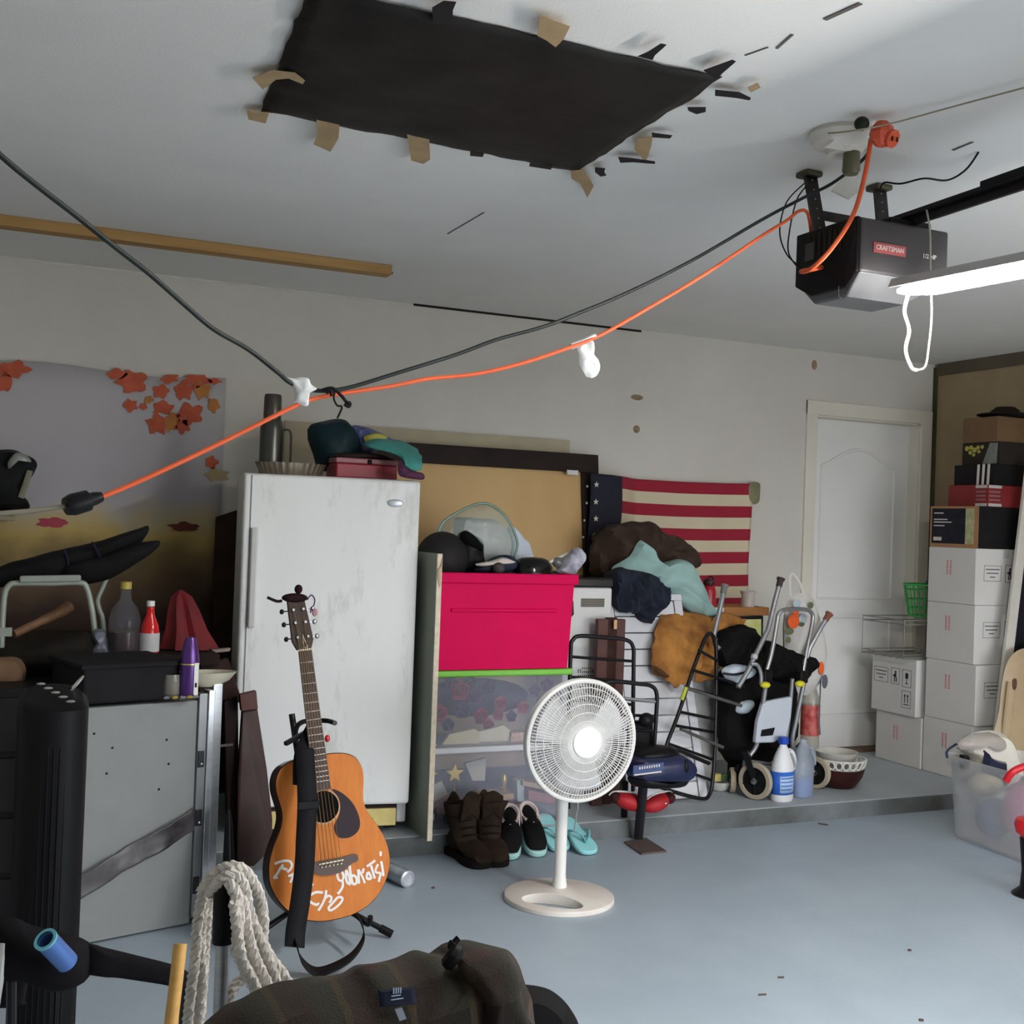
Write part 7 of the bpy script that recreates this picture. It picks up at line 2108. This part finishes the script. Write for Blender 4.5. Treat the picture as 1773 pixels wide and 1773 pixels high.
for (x, y) in ((20, 1680), (320, 1700)):
    p = pY(x, y, Yc)
    G().tube([p, (p.x + .02, p.y + .1, .003)], .009, 8).build('leg', BLACKM, cc)
G().puff([pY(x, y, Yc + .08) for x, y in ((-20, 1680), (40, 1690), (40, 1730), (36, 1740), (-20, 1742))], .05, amp=.005).build('seat_edge', CAMP, cc)
bc2 = thing('blue_tumbler', 'shiny blue cylinder tucked in the camp chair arm', 'tumbler', pY(85, 1630, Yc - .06))
BLM = mat('metallic_light_blue', (92, 130, 200), .25, .4, var=.1)
a, b = pY(80, 1628, Yc - .10), pY(122, 1672, Yc - .06)
Mx = aim(a, b)
G().lathe([(.0155, .0), (.0195, .0), (.0195, .075), (.001, .076), (.001, .070), (.0155, .068), (.0155, .0)], 28, Mx, cap=False).build('wall', BLM, bc2)
G().lathe([(.0152, .004), (.0205, .0), (.0208, -.004), (.0150, -.004)], 28, Mx, cap=False).build('rim', mat('cyan_rim', (110, 190, 206), .3), bc2)
G().lathe([(.001, .03), (.0153, .03), (.0153, .032), (.001, .032)], 20, Mx).build('inside', mat('dark_teal_inside', (24, 52, 62), .6), bc2)
# wooden stick
st = tag(G().tube([pY(312, 1634, 2.05), pY(306, 1690, 2.035), pY(302, 1724, 2.025), pY(294, 1790, 2.0), (pY(294, 1790, 2.0).x - .03, 1.80, .002)], .0115, 10).build('bamboo_stick', mat('honey_bamboo', (206, 160, 88), .5, var=.12, stretch=(2, 2, 6))), 'honey coloured bamboo stick upright beside the rope', 'stick')
# post with the rope coil
YR = 1.72
ps = thing('rope_post', 'black and aluminium post the white rope hangs from', 'post', (.55, YR, 0))
pt0, pt1, pt2 = pY(388, 1520, YR), pY(386, 1632, YR), pY(380, 1790, YR)
G().tube([pt0 + V((0, 0, .004)), pt0, pt1], [.008, .015, .0155], 12).build('black_grip', BLACKP, ps)
G().tube([pt1, pt2, (pt2.x - .005, YR, .003)], .0105, 12).build('aluminium_tube', ALU, ps)
G().ell(pY(408, 1555, YR - .012), (.010, .008, .010), 12, 8).build('push_button', mat('olive_button', (120, 118, 92), .5), ps)
ROPE = mat('white_twisted_rope', (206, 200, 192), .9, var=.15, scale=60, bump=.6, bscale=90)
rp = thing('rope_coil', 'thick white twisted rope coil hanging over the post in the foreground', 'rope', pY(400, 1500, YR))
def twist(pts, r, nm, n=7):
    P = spl(pts, n)
    # three strand rope: three helices round the path
    L = [0]
    for i in range(1, len(P)):
        L.append(L[-1] + (P[i] - P[i - 1]).length)
    Q = []
    N_ = max(12, int(L[-1] / .006))
    for k_ in range(N_ + 1):
        s = L[-1] * k_ / N_
        i = max(j for j in range(len(L)) if L[j] <= s + 1e-9)
        i = min(i, len(P) - 2)
        f_ = (s - L[i]) / max(1e-9, L[i + 1] - L[i])
        Q.append(P[i].lerp(P[i + 1], f_))
    g = G()
    for ph in range(3):
        pts2 = []
        for k_, q in enumerate(Q):
            t = (Q[min(k_ + 1, len(Q) - 1)] - Q[max(k_ - 1, 0)]).normalized()
            u = t.cross(V((0, 1, 0.01))).normalized()
            w = t.cross(u)
            a = k_ * .006 / .030 * 2 * math.pi + ph * 2 * math.pi / 3
            pts2.append(q + (u * math.cos(a) + w * math.sin(a)) * r * .52)
        g.tube(pts2, r * .56, 6)
    g.build(nm, ROPE, rp)
def RP(*pp):
    return [pY(x, y, Y) for x, y, Y in pp]
twist(RP((350, 1540, YR + .03), (372, 1512, YR), (398, 1500, YR - .02), (422, 1506, YR - .02), (440, 1530, YR - .01), (452, 1560, YR), (457, 1600, YR), (455, 1630, YR + .01), (470, 1660, YR + .01), (492, 1690, YR), (502, 1720, YR), (500, 1745, YR), (490, 1790, YR)), .0085, 'loop')
twist(RP((362, 1548, YR + .02), (385, 1520, YR - .03), (410, 1516, YR - .035), (424, 1540, YR - .03), (432, 1580, YR - .02), (448, 1620, YR - .02), (464, 1660, YR - .02), (478, 1700, YR - .02), (482, 1730, YR - .02), (478, 1790, YR - .02)), .0085, 'loop')
twist(RP((395, 1528, YR - .04), (408, 1545, YR - .045), (414, 1590, YR - .045), (410, 1640, YR - .04), (424, 1680, YR - .04), (440, 1710, YR - .04), (452, 1745, YR - .04), (455, 1800, YR - .04)), .0088, 'loop')
twist(RP((400, 1540, YR - .03), (420, 1560, YR - .035), (428, 1610, YR - .03), (440, 1655, YR - .03), (456, 1690, YR - .03), (468, 1720, YR - .03), (462, 1760, YR - .03)), .0085, 'loop')
twist(RP((405, 1560, YR - .05), (412, 1620, YR - .055), (420, 1665, YR - .055), (438, 1700, YR - .055), (446, 1730, YR - .055), (450, 1790, YR - .05)), .0085, 'loop')
twist(RP((428, 1690, YR + .02), (408, 1705, YR + .01), (394, 1740, YR), (386, 1800, YR)), .0085, 'loop')
twist(RP((372, 1515, YR + .02), (352, 1545, YR + .03), (342, 1600, YR + .04), (338, 1660, YR + .04), (330, 1720, YR + .04), (322, 1800, YR + .04)), .0085, 'loop')
twist(RP((378, 1520, YR + .03), (362, 1560, YR + .05), (356, 1620, YR + .06), (352, 1680, YR + .06), (348, 1740, YR + .06), (342, 1800, YR + .06)), .0085, 'loop')
twist(RP((360, 1540, YR + .04), (350, 1590, YR + .05), (347, 1650, YR + .05), (350, 1700, YR + .05), (340, 1790, YR + .05)), .0085, 'loop')

# plaid jacket over a chair back
plm = bpy.data.materials.new('brown_green_plaid')
plm.use_nodes = True
nt = plm.node_tree
bs = nt.nodes['Principled BSDF']
bs.inputs['Roughness'].default_value = .95
tc2 = nt.nodes.new('ShaderNodeTexCoord')
mp2 = nt.nodes.new('ShaderNodeMapping')
mp2.inputs['Rotation'].default_value = (0, .15, 0)
nt.links.new(tc2.outputs['Object'], mp2.inputs[0])
sp = nt.nodes.new('ShaderNodeSeparateXYZ')
nt.links.new(mp2.outputs[0], sp.inputs[0])
def band(sock, freq, ph, lo):
    return mnode('GREATER_THAN', mnode('SINE', mnode('MULTIPLY_ADD', sock, freq) if False else mnode('ADD', mnode('MULTIPLY', sock, freq), ph)), lo)
bx_ = band(sp.outputs['X'], 80, .5, .2)
bz_ = band(sp.outputs['Z'], 60, 1., .25)
lx_ = band(sp.outputs['X'], 80, 2.4, .93)
lz_ = band(sp.outputs['Z'], 60, 2.6, .965)
c1 = mix(bx_, (42, 39, 28), (46, 34, 27))
n1 = nt.nodes.new('ShaderNodeMix'); n1.data_type = 'RGBA'; n1.blend_type = 'MULTIPLY'
n1.inputs[0].default_value = 1
nt.links.new(c1, n1.inputs[6])
nt.links.new(mix(bz_, (255, 255, 255), (196, 184, 170)), n1.inputs[7])
c2 = mix(lx_, n1.outputs[2], (60, 49, 34))
c3 = mix(lz_, c2, (58, 38, 29))
nz = nt.nodes.new('ShaderNodeTexNoise'); nz.inputs['Scale'].default_value = 300
nt.links.new(tc2.outputs['Object'], nz.inputs['Vector'])
bpn = nt.nodes.new('ShaderNodeBump'); bpn.inputs['Strength'].default_value = .4; bpn.inputs['Distance'].default_value = .003
nt.links.new(nz.outputs['Fac'], bpn.inputs['Height'])
nt.links.new(bpn.outputs[0], bs.inputs['Normal'])
nt.links.new(c3, bs.inputs['Base Color'])
YJ = 1.45
ch = thing('desk_chair', 'black chair under the plaid jacket at the bottom edge', 'chair', (.8, 1.45, 0))
pj = thing('plaid_jacket', 'brown and green plaid wool jacket hung over the chair back in the foreground', 'jacket', pY(650, 1800, YJ))
oj = [(300, 1840), (345, 1790), (380, 1768), (430, 1740), (520, 1712), (600, 1694), (640, 1676), (700, 1670), (752, 1656), (790, 1660), (815, 1646), (850, 1640), (880, 1644), (896, 1662), (906, 1700), (924, 1745), (936, 1790), (950, 1900), (960, 2080), (640, 2120), (330, 2080), (290, 1950)]
G().puff([pY(x, y, YJ) for x, y in oj], .16, p=3.0, amp=.007, freq=14, K=7).build('cloth', plm, pj)
# raised folds: collar and sleeve
G().puff([pY(x, y, YJ - .055) for x, y in ((795, 1664), (818, 1650), (852, 1644), (878, 1648), (892, 1668), (900, 1720), (912, 1800), (830, 1830), (826, 1745), (812, 1700))], .09, amp=.006, freq=16).build('sleeve', plm, pj)
lbl = G().puff([pY(x, y, YJ - .086) for x, y in ((654, 1714), (718, 1708), (722, 1738), (658, 1744))], .006, p=8, smooth=False).build('neck_label', mat('navy_woven_label', (28, 32, 48), .7), pj)
g = G()
for (x, y, w, h_) in ((682, 1716, .0015, .007), (686, 1716, .0015, .007), (690, 1715, .0015, .007), (694, 1715, .0015, .007), (686, 1724, .012, .0012), (688, 1730, .016, .0012)):
    c = pY(x, y, YJ - .0915)
    g.box(c.x - w / 2, c.x + w / 2, c.y, c.y + .0012, c.z - h_ / 2, c.z + h_ / 2)
g.build('label_stitching', mat('pale_blue_thread', (150, 164, 186), .8), lbl, smooth=False, kind='stuff')
G().prism([pY(x, y, YJ - .088) for x, y in ((684, 1748), (696, 1744), (704, 1764), (692, 1768))], (0, .003, 0)).build('size_tab', mat('pale_tab', (130, 136, 150), .8), lbl, smooth=False)
G().tube(spl([pY(776, 1668, YJ - .05), pY(786, 1655, YJ - .06), pY(790, 1644, YJ - .05), pY(782, 1638, YJ - .05), pY(788, 1630, YJ - .05), pY(794, 1624, YJ - .05)], 5), [.010] * 11 + [.006] * 8 + [.004] * 7, 8).build('hanging_loop', mat('black_cord_toggle', (18, 18, 22), .6), pj)
# chair parts
BKV = mat('black_chair_vinyl', (20, 18, 19), .85, var=.2)
G().puff([pY(x, y, YJ + .06) for x, y in ((560, 1800), (640, 1745), (780, 1712), (880, 1704), (935, 1708), (965, 1722), (990, 1750), (1006, 1790), (1020, 1900), (1000, 2050), (600, 2080))], .05, p=4).build('backrest', BKV, ch)
sx0 = pY(800, 1800, YJ).x
G().puff([V((sx0 - .22, 1.24, .45)), V((sx0 + .20, 1.24, .45)), V((sx0 + .22, 1.0, .45)), V((sx0 + .18, .84, .45)), V((sx0 - .2, .84, .45)), V((sx0 - .24, 1.0, .45))], .08, n=V((0, 0, 1)), p=4).build('seat', BKV, ch)
G().tube(spl([(sx0, 1.50, .62), (sx0, 1.46, .48), (sx0, 1.3, .40), (sx0, 1.05, .39)], 5), .022, 10).build('back_bracket', BLACKM, ch)
G().tube([(sx0, 1.05, .40), (sx0, 1.05, .09)], .025, 12).build('gas_column', BLACKM, ch)
for k_ in range(5):
    a = 2 * math.pi * k_ / 5 + .4
    e = V((sx0 + .28 * math.cos(a), 1.05 + .28 * math.sin(a), .06))
    G().tube([(sx0, 1.05, .11), e], [.025, .014], 8).build('leg', BLACKP, ch)
    G().ell((e.x, e.y, .028), (.022, .022, .027), 12, 8).build('caster', BLACKP, ch)
